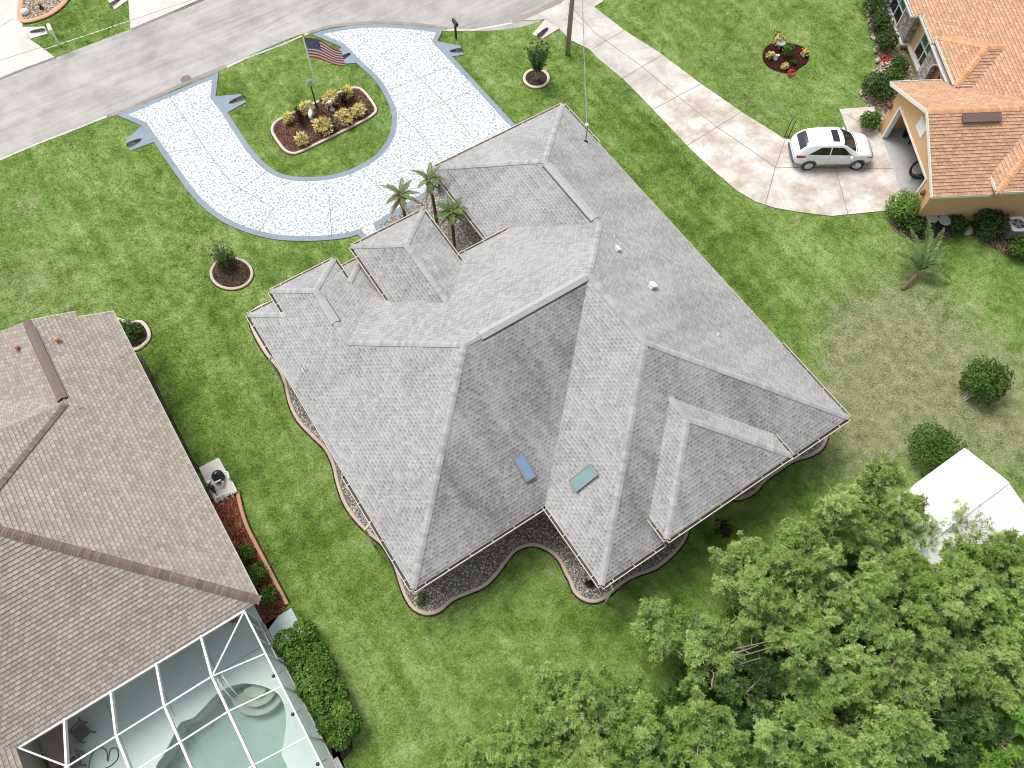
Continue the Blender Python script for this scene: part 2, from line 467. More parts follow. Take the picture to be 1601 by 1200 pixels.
M['leaf_palm_pale'] = leafmat('pale_palm_leaves', (0.055, 0.105, 0.022), (0.15, 0.215, 0.065), (0.34, 0.36, 0.18), 0.2)
M['leaf_grass'] = leafmat('long_grass_blades', (0.05, 0.11, 0.015), (0.13, 0.24, 0.035), (0.25, 0.36, 0.09), 0.2)

# ------------------------------------------------------------------ scene helpers
ORG = {}
MASK = []


def tag(o, label=None, cat=None, group=None, kind=None):
    for k, v in (('label', label), ('category', cat), ('group', group), ('kind', kind)):
        if v:
            o[k] = v
    return o


def thing(name, loc, label, cat, group=None, rz=0.0):
    o = bpy.data.objects.new(name, None)
    COL.objects.link(o)
    o.empty_display_size = 0.3
    o.location = tuple(float(x) for x in loc)
    o.rotation_euler = (0, 0, rz)
    ORG[o.name] = (np.array([float(x) for x in loc]), rz)
    return tag(o, label, cat, group)


class MB:
    def __init__(s):
        s.v, s.f, s.m, s.t = [], [], [], []
        s.tone = 0.5

    def add(s, vs, fs, mat=0):
        k = len(s.v)
        s.v += [tuple(float(c) for c in p) for p in vs]
        s.f += [tuple(i + k for i in f) for f in fs]
        s.m += [mat] * len(fs)
        s.t += [s.tone] * len(vs)

    def poly(s, p, mat=0):
        s.add(p, [tuple(range(len(p)))], mat)

    def obox(s, c, ax, ay, az, mat=0):
        c, ax, ay, az = (np.array(q, float) for q in (c, ax, ay, az))
        P = [c + i * ax + j * ay + k * az for k in (-1, 1) for j in (-1, 1) for i in (-1, 1)]
        s.add(P, [(0, 2, 3, 1), (4, 5, 7, 6), (0, 1, 5, 4), (2, 6, 7, 3), (0, 4, 6, 2), (1, 3, 7, 5)], mat)

    def box(s, x0, x1, y0, y1, z0, z1, mat=0):
        s.obox(((x0 + x1) / 2, (y0 + y1) / 2, (z0 + z1) / 2), ((x1 - x0) / 2, 0, 0), (0, (y1 - y0) / 2, 0), (0, 0, (z1 - z0) / 2), mat)

    def bar(s, a, b, w, h, mat=0, up=(0, 0, 1)):
        a, b = np.array(a, float), np.array(b, float)
        d = b - a
        L = np.linalg.norm(d)
        d /= L
        sd = np.cross(d, np.array(up, float))
        if np.linalg.norm(sd) < 1e-6:
            sd = np.cross(d, np.array((1.0, 0, 0)))
        sd /= np.linalg.norm(sd)
        u = np.cross(sd, d)
        s.obox((a + b) / 2, d * L / 2, sd * w / 2, u * h / 2, mat)

    def tube(s, path, r, n=8, mat=0, cap=True):
        path = [np.array(p, float) for p in path]
        rs = r if isinstance(r, (list, tuple, np.ndarray)) else [r] * len(path)
        V, F = [], []
        ref = np.array((0.31, 0.17, 0.93))
        for i, p in enumerate(path):
            d = path[min(i + 1, len(path) - 1)] - path[max(i - 1, 0)]
            d = d / (np.linalg.norm(d) + 1e-9)
            a = np.cross(d, ref)
            if np.linalg.norm(a) < 0.1:
                a = np.cross(d, np.array((1.0, 0, 0)))
            a /= np.linalg.norm(a)
            b = np.cross(d, a)
            for k in range(n):
                t = 2 * math.pi * k / n
                V.append(p + rs[i] * (math.cos(t) * a + math.sin(t) * b))
        for i in range(len(path) - 1):
            for k in range(n):
                F.append((i * n + k, i * n + (k + 1) % n, (i + 1) * n + (k + 1) % n, (i + 1) * n + k))
        if cap:
            F.append(tuple(range(n))[::-1])
            F.append(tuple((len(path) - 1) * n + k for k in range(n)))
        s.add(V, F, mat)

    def lathe(s, prof, c, n=16, mat=0, axis=(0, 0, 1)):
        ax = np.array(axis, float)
        ax /= np.linalg.norm(ax)
        a = np.cross(ax, (0.0, 1.0, 0.0) if abs(ax[1]) < 0.9 else (1.0, 0, 0))
        a /= np.linalg.norm(a)
        b = np.cross(ax, a)
        V, F = [], []
        for r, h in prof:
            for k in range(n):
                t = 2 * math.pi * k / n
                V.append(np.array(c) + ax * h + r * (math.cos(t) * a + math.sin(t) * b))
        for i in range(len(prof) - 1):
            for k in range(n):
                F.append((i * n + k, i * n + (k + 1) % n, (i + 1) * n + (k + 1) % n, (i + 1) * n + k))
        if prof[0][0] > 1e-4:
            F.append(tuple(range(n))[::-1])
        if prof[-1][0] > 1e-4:
            F.append(tuple((len(prof) - 1) * n + k for k in range(n)))
        s.add(V, F, mat)

    def ball(s, c, r, n=12, mat=0, sq=(1, 1, 1)):
        V, F = [], []
        m = n // 2
        for i in range(m + 1):
            th = math.pi * i / m
            for k in range(n):
                ph = 2 * math.pi * k / n
                V.append((c[0] + r * sq[0] * math.sin(th) * math.cos(ph), c[1] + r * sq[1] * math.sin(th) * math.sin(ph), c[2] + r * sq[2] * math.cos(th)))
        for i in range(m):
            for k in range(n):
                F.append((i * n + k, (i + 1) * n + k, (i + 1) * n + (k + 1) % n, i * n + (k + 1) % n))
        s.add(V, F, mat)

    def prism(s, poly, z0, z1, mat=0, side=None):
        n = len(poly)
        P = [(p[0], p[1]) for p in poly]
        if z0 <= 0:
            MASK.append(P)
        area = sum(P[i][0] * P[(i + 1) % n][1] - P[(i + 1) % n][0] * P[i][1] for i in range(n))
        if area < 0:
            P = P[::-1]
        s.add([(x, y, z1) for x, y in P], [tuple(range(n))], mat)
        s.add([(x, y, z0) for x, y in P] + [(x, y, z1) for x, y in P], [(i, (i + 1) % n, n + (i + 1) % n, n + i) for i in range(n)], mat if side is None else side)

    def ribbon(s, path, w, z0, z1, closed=False, mat=0):
        """kerb-like strip: a trapezoid section swept along a ground path"""
        P = [np.array(p[:2], float) for p in path]
        n = len(P)
        prof = [(-w / 2, z0), (-w / 2, z1 * 0.7), (-w * 0.28, z1), (w * 0.28, z1), (w / 2, z1 * 0.7), (w / 2, z0)]
        V, F = [], []
        for i in range(n):
            a = P[(i - 1) % n] if (closed or i > 0) else P[i]
            b = P[(i + 1) % n] if (closed or i < n - 1) else P[i]
            d = b - a
            d /= np.linalg.norm(d) + 1e-9
            nn = np.array((-d[1], d[0]))
            for o, z in prof:
                q = P[i] + nn * o
                V.append((q[0], q[1], z))
        k = len(prof)
        for i in range(n if closed else n - 1):
            j = (i + 1) % n
            for q in range(k - 1):
                F.append((i * k + q, i * k + q + 1, j * k + q + 1, j * k + q))
        if not closed:
            F.append(tuple(range(k)))
            F.append(tuple((n - 1) * k + q for q in range(k))[::-1])
        s.add(V, F, mat)

    def build(s, name, mats, parent=None, smooth=False, uv=False, local=False, tones=False, merge=False):
        V = np.array(s.v, float).reshape(-1, 3)
        if not isinstance(mats, (list, tuple)):
            mats = [mats]
        me = bpy.data.meshes.new(name)
        o = bpy.data.objects.new(name, me)
        COL.objects.link(o)
        if parent is None:
            c = np.array([(V[:, 0].min() + V[:, 0].max()) / 2, (V[:, 1].min() + V[:, 1].max()) / 2, V[:, 2].min()])
            o.location = c
            ORG[o.name] = (c, 0.0)
            L = V - c
        else:
            o.parent = parent
            root = parent
            while root.parent is not None:
                root = root.parent
            c, rz = ORG[root.name]
            if local:
                L = V
            else:
                L = V - c
                if rz:
                    cs, sn = math.cos(-rz), math.sin(-rz)
                    L = np.stack([L[:, 0] * cs - L[:, 1] * sn, L[:, 0] * sn + L[:, 1] * cs, L[:, 2]], 1)
        me.from_pydata(L.tolist(), [], s.f)
        for m_ in mats:
            me.materials.append(M[m_] if isinstance(m_, str) else m_)
        if len(mats) > 1:
            me.polygons.foreach_set('material_index', s.m)
        if smooth:
            me.polygons.foreach_set('use_smooth', [True] * len(s.f))
        if tones:
            at_ = me.attributes.new('tone', 'FLOAT', 'POINT')
            at_.data.foreach_set('value', s.t)
        if uv:
            lay = me.uv_layers.new(name='UVMap')
            for p in me.polygons:
                nn = np.array(p.normal)
                h = np.cross((0, 0, 1.0), nn)
                if np.linalg.norm(h) < 1e-4:
                    h = np.array((1.0, 0, 0))
                h /= np.linalg.norm(h)
                g = np.cross(nn, h)
                for li in p.loop_indices:
                    q = V[me.loops[li].vertex_index]
                    lay.data[li].uv = (float(q @ h), float(q @ g))
        me.update()
        return o


def roof_mesh(polys, name, mat, parent, row, butt=0.024, thick=0.055, algae_shade=()):
    """roof planes laid in real shingle courses: each course is tilted a little and ends in a butt edge"""
    from mathutils.geometry import tessellate_polygon
    V, F, UVs, AL = [], [], [], []
    cur = [0.0]
    org = ORG[parent.name][0]

    def put(ps, uvs):
        k = len(V)
        V.extend([tuple(float(c) for c in (p - org)) for p in ps])
        F.append(tuple(range(k, k + len(ps))))
        UVs.extend(uvs)
        AL.append(cur[0])

    for pi_, P in enumerate(polys):
        cur[0] = float(dict(algae_shade).get(pi_, 0.0))
        P = [np.array(p, float) for p in P]
        tris = tessellate_polygon([[Vector(p) for p in P]])
        nn = np.zeros(3)
        for t in tris:
            c_ = np.cross(P[t[1]] - P[t[0]], P[t[2]] - P[t[0]])
            nn += c_ * (1 if c_[2] > 0 else -1)
        nn /= np.linalg.norm(nn)
        h = np.cross((0, 0, 1.0), nn)
        h /= np.linalg.norm(h)
        gv = np.cross(nn, h)
        for t in tris:
            T = [P[i] for i in t]
            if np.cross(T[1] - T[0], T[2] - T[0])[2] < 0:
                T = T[::-1]
            put([q - nn * thick for q in T[::-1]], [(0, 0)] * 3)
            gs = [float(q @ gv) for q in T]
            k0, k1 = math.floor(min(gs) / row), math.floor(max(gs) / row - 1e-6)
            for k in range(k0, k1 + 1):
                lo, hi = k * row, (k + 1) * row
                pl_ = T
                for lim, sgn in ((lo, 1), (hi, -1)):
                    out = []
                    for i in range(len(pl_)):
                        A_, B_ = pl_[i], pl_[(i + 1) % len(pl_)]
                        fa, fb = sgn * (float(A_ @ gv) - lim), sgn * (float(B_ @ gv) - lim)
                        if fa >= 0:
                            out.append(A_)
                        if (fa > 0 and fb < 0) or (fa < 0 and fb > 0):
                            out.append(A_ + (B_ - A_) * (fa / (fa - fb)))
                    pl_ = out
                    if len(pl_) < 3:
                        break
                if len(pl_) < 3:
                    continue
                uv_ = [(float(q @ h), float(q @ gv)) for q in pl_]
                put([q + nn * butt * (1 - (g_ - lo) / row) for q, (_, g_) in zip(pl_, uv_)], uv_)
                low = [(q, u_) for q, u_ in zip(pl_, uv_) if u_[1] - lo < 1e-5]
                if len(low) >= 2:
                    low.sort(key=lambda z: z[1][0])
                    q0, q1 = low[0][0], low[-1][0]
                    if np.linalg.norm(q1 - q0) > 1e-4:
                        u0, u1 = low[0][1], low[-1][1]
                        put([q0 - nn * 0.001, q1 - nn * 0.001, q1 + nn * butt, q0 + nn * butt], [u0, u1, (u1[0], u1[1] + .004), (u0[0], u0[1] + .004)])
    me = bpy.data.meshes.new(name)
    me.from_pydata(V, [], F)
    me.materials.append(M[mat])
    al = me.attributes.new('algae_shade', 'FLOAT', 'FACE')
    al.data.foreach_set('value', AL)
    lay = me.uv_layers.new(name='UVMap')
    lay.data.foreach_set('uv', np.array(UVs, np.float32).ravel())
    o = bpy.data.objects.new(name, me)
    COL.objects.link(o)
    o.parent = parent
    return o


def crom(P, n=6, closed=False):
    P = [np.array(p, float) for p in P]
    N = len(P)
    out = []
    for i in range(N if closed else N - 1):
        p1, p2 = P[i], P[(i + 1) % N]
        p0 = P[(i - 1) % N] if (closed or i > 0) else 2 * p1 - p2
        p3 = P[(i + 2) % N] if (closed or i < N - 2) else 2 * p2 - p1
        for k in range(n):
            t = k / n
            out.append(0.5 * (2 * p1 + (p2 - p0) * t + (2 * p0 - 5 * p1 + 4 * p2 - p3) * t * t + (3 * p1 - p0 - 3 * p2 + p3) * t ** 3))
    if not closed:
        out.append(P[-1])
    return out


def inset(poly, d):
    P = [np.array(p[:2], float) for p in poly]
    n = len(P)
    area = sum(P[i][0] * P[(i + 1) % n][1] - P[(i + 1) % n][0] * P[i][1] for i in range(n))
    s = 1 if area > 0 else -1
    out = []
    for i in range(n):
        a, b, c = P[i - 1], P[i], P[(i + 1) % n]
        d1 = (b - a) / (np.linalg.norm(b - a) + 1e-9)
        d2 = (c - b) / (np.linalg.norm(c - b) + 1e-9)
        n1 = s * np.array((-d1[1], d1[0]))
        n2 = s * np.array((-d2[1], d2[0]))
        m = n1 + n2
        m /= np.linalg.norm(m) + 1e-9
        out.append(b + m * d / max(0.45, float(m @ n1)))
    return out


# ------------------------------------------------------------------ foliage
def leaves_mesh(name, C, N, size, per, mat, parent=None, spread=0.9, width=0.36, tone0=None, jitter=0.18, flat=0.0):
    """rosettes of folded leaves at points C pointing along N"""
    C, N = np.asarray(C, float), np.asarray(N, float)
    k = len(C)
    N = N / (np.linalg.norm(N, axis=1, keepdims=True) + 1e-9)
    c = np.repeat(C, per, 0)
    nn = np.repeat(N, per, 0)
    rd = rng.normal(size=(k * per, 3))
    rd -= (rd * nn).sum(1, keepdims=True) * nn
    rd /= np.linalg.norm(rd, axis=1, keepdims=True) + 1e-9
    tilt = rng.uniform(0.1, 1.0, (k * per, 1)) * spread
    d = nn * (1 - tilt * 0.75) + rd * (0.35 + tilt)
    d /= np.linalg.norm(d, axis=1, keepdims=True)
    sd = np.cross(d, nn)
    sd /= np.linalg.norm(sd, axis=1, keepdims=True) + 1e-9
    upv = np.cross(sd, d)
    L = size * rng.uniform(0.65, 1.25, (k * per, 1))
    w = L * width
    b = c + rng.normal(size=c.shape) * size * 0.10
    v0 = b
    v1 = b + d * L * 0.5 + sd * w * 0.5 + upv * w * 0.12
    v2 = b + d * L - upv * L * 0.12
    v3 = b + d * L * 0.5 - sd * w * 0.5 + upv * w * 0.12
    V = np.stack([v0, v1, v2, v3], 1).reshape(-1, 3)
    t = rng.normal(0.5, 0.16, k) if tone0 is None else np.asarray(tone0)
    t = np.clip(np.repeat(t, per) + rng.normal(0, jitter, k * per), 0, 1)
    me = bpy.data.meshes.new(name)
    o = bpy.data.objects.new(name, me)
    COL.objects.link(o)
    if parent is None:
        org = np.array([(V[:, 0].min() + V[:, 0].max()) / 2, (V[:, 1].min() + V[:, 1].max()) / 2, V[:, 2].min()])
        o.location = org
        ORG[o.name] = (org, 0.0)
    else:
        o.parent = parent
        root = parent
        while root.parent is not None:
            root = root.parent
        org = ORG[root.name][0]
    V = V - org
    q = k * per
    me.vertices.add(q * 4)
    me.vertices.foreach_set('co', V.astype(np.float32).ravel())
    me.loops.add(q * 4)
    me.loops.foreach_set('vertex_index', np.arange(q * 4, dtype=np.int32))
    me.polygons.add(q)
    me.polygons.foreach_set('loop_start', np.arange(0, q * 4, 4, dtype=np.int32))
    me.update(calc_edges=True)
    a = me.attributes.new('tone', 'FLOAT', 'POINT')
    a.data.foreach_set('value', np.repeat(t, 4).astype(np.float32))
    me.materials.append(M[mat])
    me.validate()
    return o


def sph(n, up=-0.2):
    d = rng.normal(size=(int(n * 2.6) + 20, 3))
    d /= np.linalg.norm(d, axis=1, keepdims=True)
    d = d[d[:, 2] > up][:n]
    return d


def shrub(name, base, rx, rz, label, cat='shrub', mat='leaf_dark', n=160, size=0.11, per=7, group=None, lumps=5, stems=True, upright=0.0, width=0.4):
    base = np.array(base, float)
    o = thing(name, base, label, cat, group)
    C, N, T = [], [], []
    for i in range(lumps):
        a = 2 * math.pi * (i + random.random() * 0.6) / lumps
        rr = rx * (0.42 if lumps > 1 else 0)
        lc = base + np.array((math.cos(a) * rr, math.sin(a) * rr, rz * random.uniform(0.38, 0.62)))
        lr = rx * (random.uniform(0.5, 0.68) if lumps > 1 else 1)
        d = sph(n // lumps, -0.5)
        q = rng.uniform(0.72, 1.05, (len(d), 1))
        pos = lc + d * q * np.array((lr, lr, rz * 0.48))
        pos[:, 2] = np.maximum(pos[:, 2], base[2] + 0.04)
        C.append(pos)
        N.append(d * np.array((1, 1, 1)) + np.array((0, 0, 0.35 + upright)))
        T.append(np.clip(rng.normal(0.5, 0.15, len(d)) + random.uniform(-0.1, 0.1), 0, 1))
    leaves_mesh('foliage', np.concatenate(C), np.concatenate(N), size, per, mat, o, tone0=np.concatenate(T), width=width)
    if stems:
        mb = MB()
        for i in range(6):
            a = random.uniform(0, 6.28)
            t = base + np.array((math.cos(a) * rx * 0.6, math.sin(a) * rx * 0.6, rz * 0.75))
            mb.tube([base + np.array((math.cos(a) * 0.05, math.sin(a) * 0.05, -0.03)), (base + t) / 2 + np.array((0, 0, 0.08)), t], [0.025, 0.018, 0.008], 5)
        mb.build('stem', 'bark', o)
    return o


def tree(name, base, r, h, label, group=None, mat='leaf_tree', dens=1.0, lobes=9, size=0.17, clear=0.35, lean=(0, 0), sparse=0.0, cat='tree'):
    base = np.array(base, float)
    o = thing(name, base, label, cat, group)
    tb = MB()
    top = base + np.array((lean[0], lean[1], h * 0.62))
    r0 = 0.045 + r * 0.045
    kn = [base + np.array((0, 0, -0.08)), base + (top - base) * 0.35 + np.array((random.uniform(-.12, .12), random.uniform(-.12, .12), 0)), base + (top - base) * 0.7 + np.array((random.uniform(-.15, .15), random.uniform(-.15, .15), 0)), top]
    tp = crom(kn, 4)
    tb.tube(tp, list(np.linspace(r0, r0 * 0.4, len(tp))), 8)
    C, N, T = [], [], []

    def sprig(p, d, L, tn):
        """leafy twig end: rosettes strung along the outer part, denser at the tip"""
        q = p + d * L + np.array((0, 0, 0.10 * L))
        tb.tube([p, (p + q) / 2 + rng.normal(size=3) * 0.04 * L, q], [0.008, 0.006, 0.003], 3)
        for t_ in rng.uniform(0.25, 1.0, max(2, int(6.0 * dens))).tolist() + [1.0, 1.02]:
            C.append(p + (q - p) * t_ + rng.normal(size=3) * 0.05)
            N.append(d * 0.75 + np.array((0, 0, 0.8)))
            T.append(tn + 0.16 * (t_ - 0.5) + random.gauss(0, 0.11))

    for i in range(lobes):
        a = 2 * math.pi * (i * 0.618 + random.random() * 0.12)
        t0 = random.uniform(0.40, 1.0)
        s0 = tp[max(1, int((len(tp) - 1) * t0))]
        reach = r * random.uniform(0.55, 1.0) * (1.0 - 0.55 * max(0, t0 - 0.6))
        rise = h * random.uniform(0.12, 0.30) + h * 0.10 * t0
        e = s0 + np.array((math.cos(a) * reach, math.sin(a) * reach, rise))
        if e[2] > base[2] + h:
            e[2] = base[2] + h * random.uniform(0.9, 1.02)
        lp = crom([s0, s0 * 0.45 + e * 0.55 + np.array((0, 0, 0.10 * r)) + rng.normal(size=3) * 0.07 * r, e], 5)
        tb.tube(lp, list(np.linspace(r0 * 0.42, 0.010, len(lp))), 5)
        tn = np.clip(random.gauss(0.47, 0.13), 0.2, 0.75)
        ld = nz_(e - s0)
        for k in range(9):
            t1 = random.uniform(0.25, 1.0)
            b0 = lp[min(len(lp) - 1, int(t1 * (len(lp) - 1)))]
            d1 = nz_(ld * 0.55 + rng.normal(size=3) * 0.55 + np.array((0, 0, 0.30)))
            L1_ = r * random.uniform(0.18, 0.36)
            b1 = b0 + d1 * L1_
            tb.tube([b0, (b0 + b1) / 2 + rng.normal(size=3) * 0.03, b1], [0.012, 0.010, 0.006], 4)
            for q in range(4):
                d2 = nz_(d1 * 0.5 + rng.normal(size=3) * 0.6 + np.array((0, 0, 0.25)))
                sprig(b0 + (b1 - b0) * random.uniform(0.35, 1.0), d2, r * random.uniform(0.12, 0.24), tn)
    C, N, T = np.array(C), np.array(N), np.clip(np.array(T), 0, 1)
    if sparse:
        k = rng.random(len(C)) > sparse
        C, N, T = C[k], N[k], T[k]
    tb.build('trunk', 'bark', o, smooth=True)
    leaves_mesh('crown', C, N, size, 8, mat, o, tone0=T, spread=1.1, width=0.27, jitter=0.12)
    return o


def nz_(v):
    return v / (np.linalg.norm(v) + 1e-9)


def frond(mb, p0, direc, length, droop, leaf, up=0.5, n=14, vee=0.5, wid=0.022):
    """feather frond: arching rachis with paired leaflets"""
    d = np.array((direc[0], direc[1], 0.0))
    d /= np.linalg.norm(d) + 1e-9
    sd = np.array((-d[1], d[0], 0))
    path = []
    for i in range(n + 1):
        t = i / n
        path.append(np.array(p0) + d * length * (t - 0.12 * t * t) * math.sqrt(max(0.05, 1 - up * up * (1 - t))) + np.array((0, 0, length * (up * t - droop * t * t))))
    mb.tone = 0.45
    mb.tube(path, list(np.linspace(0.022, 0.005, n + 1)), 4)
    for i in range(2, n + 1):
        t = i / n
        tan = path[i] - path[i - 1]
        tan /= np.linalg.norm(tan)
        ll = leaf * (math.sin(math.pi * min(1, 0.18 + t * 0.80)) * 0.9 + 0.15)
        for s in (-1, 1):
            for q in (0.0, 0.5):
                b = path[i - 1] + (path[i] - path[i - 1]) * q
                ld = sd * s * 0.8 + tan * 0.65 + np.array((0, 0, vee * 0.5 + random.uniform(-0.25, 0.12)))
                ld /= np.linalg.norm(ld)
                e = b + ld * ll * random.uniform(0.8, 1.15) + np.array((0, 0, -0.12 * ll))
                w = np.cross(ld, np.array((0, 0, 1.0)))
                w = w / (np.linalg.norm(w) + 1e-9) * wid
                mb.tone = min(1, max(0, random.gauss(0.5, 0.2)))
                m_ = (b + e) / 2
                mb.add([b, m_ + w, e, m_ - w], [(0, 1, 2, 3)])
# ================================================================== ground
POOLHOLE = (-12.8, -6.0, -26.6, -19.9)


DRYL, LUSHL = [], []


def dry_lush(x, y):
    out = []
    for l, k in ((DRYL, 0.68), (LUSHL, 1.0)):
        a = np.zeros(len(x))
        for px, py, r, s in l:
            c = at(px, py)
            a += s * np.exp(-((x - c[0]) ** 2 + (y - c[1]) ** 2) / (r * r))
        out.append(np.clip(a * k, 0, 1))
    return out


def make_ground():
    xs = np.concatenate([[-420, -160, -70, -36], np.arange(-24, 56, 0.4), [70, 110, 200, 420]])
    ys = np.concatenate([[-420, -160, -80, -50], np.arange(-43, 28, 0.4), [45, 80, 180, 420]])
    nx, ny = len(xs), len(ys)
    X, Y = np.meshgrid(xs, ys)
    V = np.stack([X.ravel(), Y.ravel(), np.zeros(nx * ny)], 1)
    F = []
    x0, x1, y0, y1 = POOLHOLE
    for j in range(ny - 1):
        for i in range(nx - 1):
            if xs[i] > x0 and xs[i + 1] < x1 and ys[j] > y0 and ys[j + 1] < y1:
                continue
            F.append((j * nx + i, j * nx + i + 1, (j + 1) * nx + i + 1, (j + 1) * nx + i))
    me = bpy.data.meshes.new('ground')
    me.from_pydata(V.tolist(), [], F)
    o = bpy.data.objects.new('ground', me)
    COL.objects.link(o)
    o['kind'] = 'structure'
    dry = np.zeros(nx * ny)
    lush = np.zeros(nx * ny)
    D = [(1450, 520, 4.2, .62), (1500, 600, 4.2, .6), (1380, 600, 3.2, .5), (1340, 640, 2.6, .75), (1320, 720, 2.2, .6), (1585, 620, 2.6, .62), (1400, 480, 2.5, .5), (1580, 700, 2.2, .75), (1400, 690, 2.0, .6),
         (1350, 545, 2.0, .65), (1300, 480, 1.8, .3), (1250, 350, 1.0, .5), (1330, 350, 1.0, .5), (1400, 370, 1.2, .4),
         (1150, 120, 2.6, .45), (1090, 70, 1.8, .38), (1190, 170, 1.6, .40), (1180, 75, 1.6, .40), (1060, 25, 1.2, .35), (1230, 180, 1.0, .4), (1320, 60, 2.0, .2),
         (30, 400, 3.2, .42), (90, 455, 2.6, .36), (40, 320, 0.9, .6), (130, 300, 0.55, .7), (180, 440, 1.8, .25), (40, 258, 0.9, .5), (250, 480, 1.2, .25), (30, 470, 2, .3),
         (640, 1090, 1.6, .38), (600, 1010, 1.2, .28), (690, 1150, 1.2, .5), (555, 1000, .7, .45), (560, 1150, .8, .5), (820, 1130, .5, .6), (470, 930, .5, .35), (740, 1010, 1.5, .18), (800, 985, 1.0, .18),
         (1180, 20, 1.0, .3), (195, 45, .5, .6), (560, 1060, .6, .4), (1440, 410, 1.2, .45), (1130, 430, 1.0, .12), (1080, 375, .8, .2)]
    Lu = [(1000, 260, 2.4, .8), (1100, 400, 2.4, .8), (1180, 500, 2.0, .8), (1240, 570, 1.6, .6), (950, 180, 2.0, .6), (280, 620, 1.8, 1.0), (330, 760, 1.6, 1.0), (400, 700, 1.8, .7), (470, 850, 1.8, .7), (520, 920, 1.4, .7),
          (1180, 800, 2.0, .3), (1100, 880, 2.0, .3), (1020, 950, 2.0, .5), (900, 970, 2.0, .4), (550, 180, 2.0, .7), (470, 260, 1.6, .5), (330, 160, 2, .5), (230, 560, 1.6, .9), (520, 430, 2, .8), (440, 420, 1.6, .5), (120, 40, 2, .9), (740, 60, 1.5, .5), (830, 160, 1.5, .5)]
    DRYL.extend(D)
    LUSHL.extend(Lu)
    dry, lush = dry_lush(V[:, 0], V[:, 1])
    for n_, a in (('dry', dry), ('lush', lush)):
        t = me.attributes.new(n_, 'FLOAT', 'POINT')
        t.data.foreach_set('value', a.astype(np.float32))
    me.materials.append(M['grass'])
    return o


make_ground()


def structure(name, mb, mats, parent=None):
    o = mb.build(name, mats, parent)
    if parent is None:
        o['kind'] = 'structure'
    return o


# ------------------------------------------------------------------ street
near = [(-40, 10.2), (-12, 10.2), (-4.75, 10.18), (-0.54, 10.05), (5.59, 9.9), (7.9, 10.12), (11.47, 9.96), (14.49, 8.53), (17.73, 5.95), (21.27, 3.88), (24.0, 3.45), (27.5, 3.05), (36, 1.2), (60, -5)]
far = [(60, 3), (42, 9.5), (32, 14.5), (24, 17.3), (16, 16.6), (7.24, 15.74), (2.66, 15.78), (-1.79, 15.88), (-4.94, 15.95), (-12, 16), (-40, 16)]
mb = MB()
mb.prism(crom(near, 5) + crom(far, 5), -0.05, 0.012)
street = structure('street', mb, ['asphalt'])
mb = MB()
mb.ribbon(pts([(168, 182), (200, 171), (260, 144), (310, 121), (354, 103)]), 0.28, 0.0, 0.03)
mb.ribbon(crom(pts([(482, 51), (520, 41), (560, 36.5), (600, 35), (650, 38), (700, 45)]), 4), 0.26, 0.0, 0.03)
mb.ribbon(pts([(-20, 131), (40, 107), (87, 90)]), 0.2, 0.0, 0.03)
mb.ribbon(pts([(205, 46), (260, 23), (325, -5)]), 0.2, 0.0, 0.03)
mb.ribbon(pts([(802, 33), (835, 22), (870, 4), (880, -6)]), 0.5, 0.0, 0.02)
structure('street_kerb', mb, ['concrete_kerb'])
mb = MB()
mb.ribbon(pts([(-20, 258), (60, 224), (120, 201), (170, 181)]), 0.12, 0.0, 0.022)
mb.ribbon(pts([(355, 105), (385, 91), (440, 70), (484, 51)]), 0.12, 0.0, 0.022)
mb.ribbon(pts([(697, 47), (740, 47), (800, 36)]), 0.12, 0.0, 0.022)
structure('street_edge', mb, ['concrete_pale'])
mb = MB()
c = at(291, 124)
mb.lathe([(0.30, 0.0), (0.30, 0.012), (0.27, 0.016), (0.0, 0.016)], (c[0], c[1], 0.012), 20)
o = mb.build('manhole_cover', 'brown_metal')
tag(o, 'round brown utility cover set in the asphalt by the white driveway', 'manhole cover')

# ------------------------------------------------------------------ white circular driveway
isl = [(356, 176), (378, 210), (400, 241), (425, 264), (450, 274.5), (485, 277.5), (525, 272.5), (560, 260), (590, 240), (607.5, 215), (612.5, 192), (611, 172), (600, 147.5), (585, 125), (557.5, 99)]
isl_w = [q[:2] for q in crom(pts(isl), 5)]
low = [(592, 358), (575, 368), (560, 367), (540, 372.5), (500, 376.5), (462, 377), (430, 374.5), (400, 368), (372, 358.5), (345, 345), (317, 324), (295, 300), (280, 279), (262, 254), (242, 224)]
low_w = [q[:2] for q in crom(pts(low[2:]), 5)]
out1 = pts([(222, 197), (184, 180.5), (342, 114), (337.5, 151)])
street2 = [q[:2] for q in crom(pts([(487.5, 54), (512, 47), (550, 41), (587, 38.5), (625, 39.5), (662, 43), (692, 48)]), 3)]
right = pts([(684, 65), (710, 92), (800, 190)]) + [np.array((17.4, -3.2, 0)), np.array((17.4, -5.2, 0)), np.array((11.45, -5.2, 0))] + pts([(689, 293), (639, 325), (594, 352), (597, 359)]) + [np.array((7.55, -8.6, 0)), np.array((6.2, -8.6, 0)), at(565, 373)]
outer = [tuple(q[:2]) for q in out1] + [tuple(q) for q in isl_w] + [tuple(at(532, 73)[:2])] + [tuple(q) for q in street2] + [tuple(q[:2]) for q in right] + [tuple(q) for q in low_w]
mb = MB()
mb.prism(outer, -0.05, 0.05, 0)
inner = inset(outer, 0.29)
mb.add([(q[0], q[1], 0.055) for q in inner], [tuple(range(len(inner)))] if True else [], 1)


def joint(a, b, z, w=0.035, mat=2):
    a, b = np.array(a[:2], float), np.array(b[:2], float)
    d = (b - a) / np.linalg.norm(b - a)
    n = np.array((-d[1], d[0])) * w / 2
    mb.add([(*(a - n), z), (*(b - n), z), (*(b + n), z), (*(a + n), z)], [(0, 1, 2, 3)], mat)


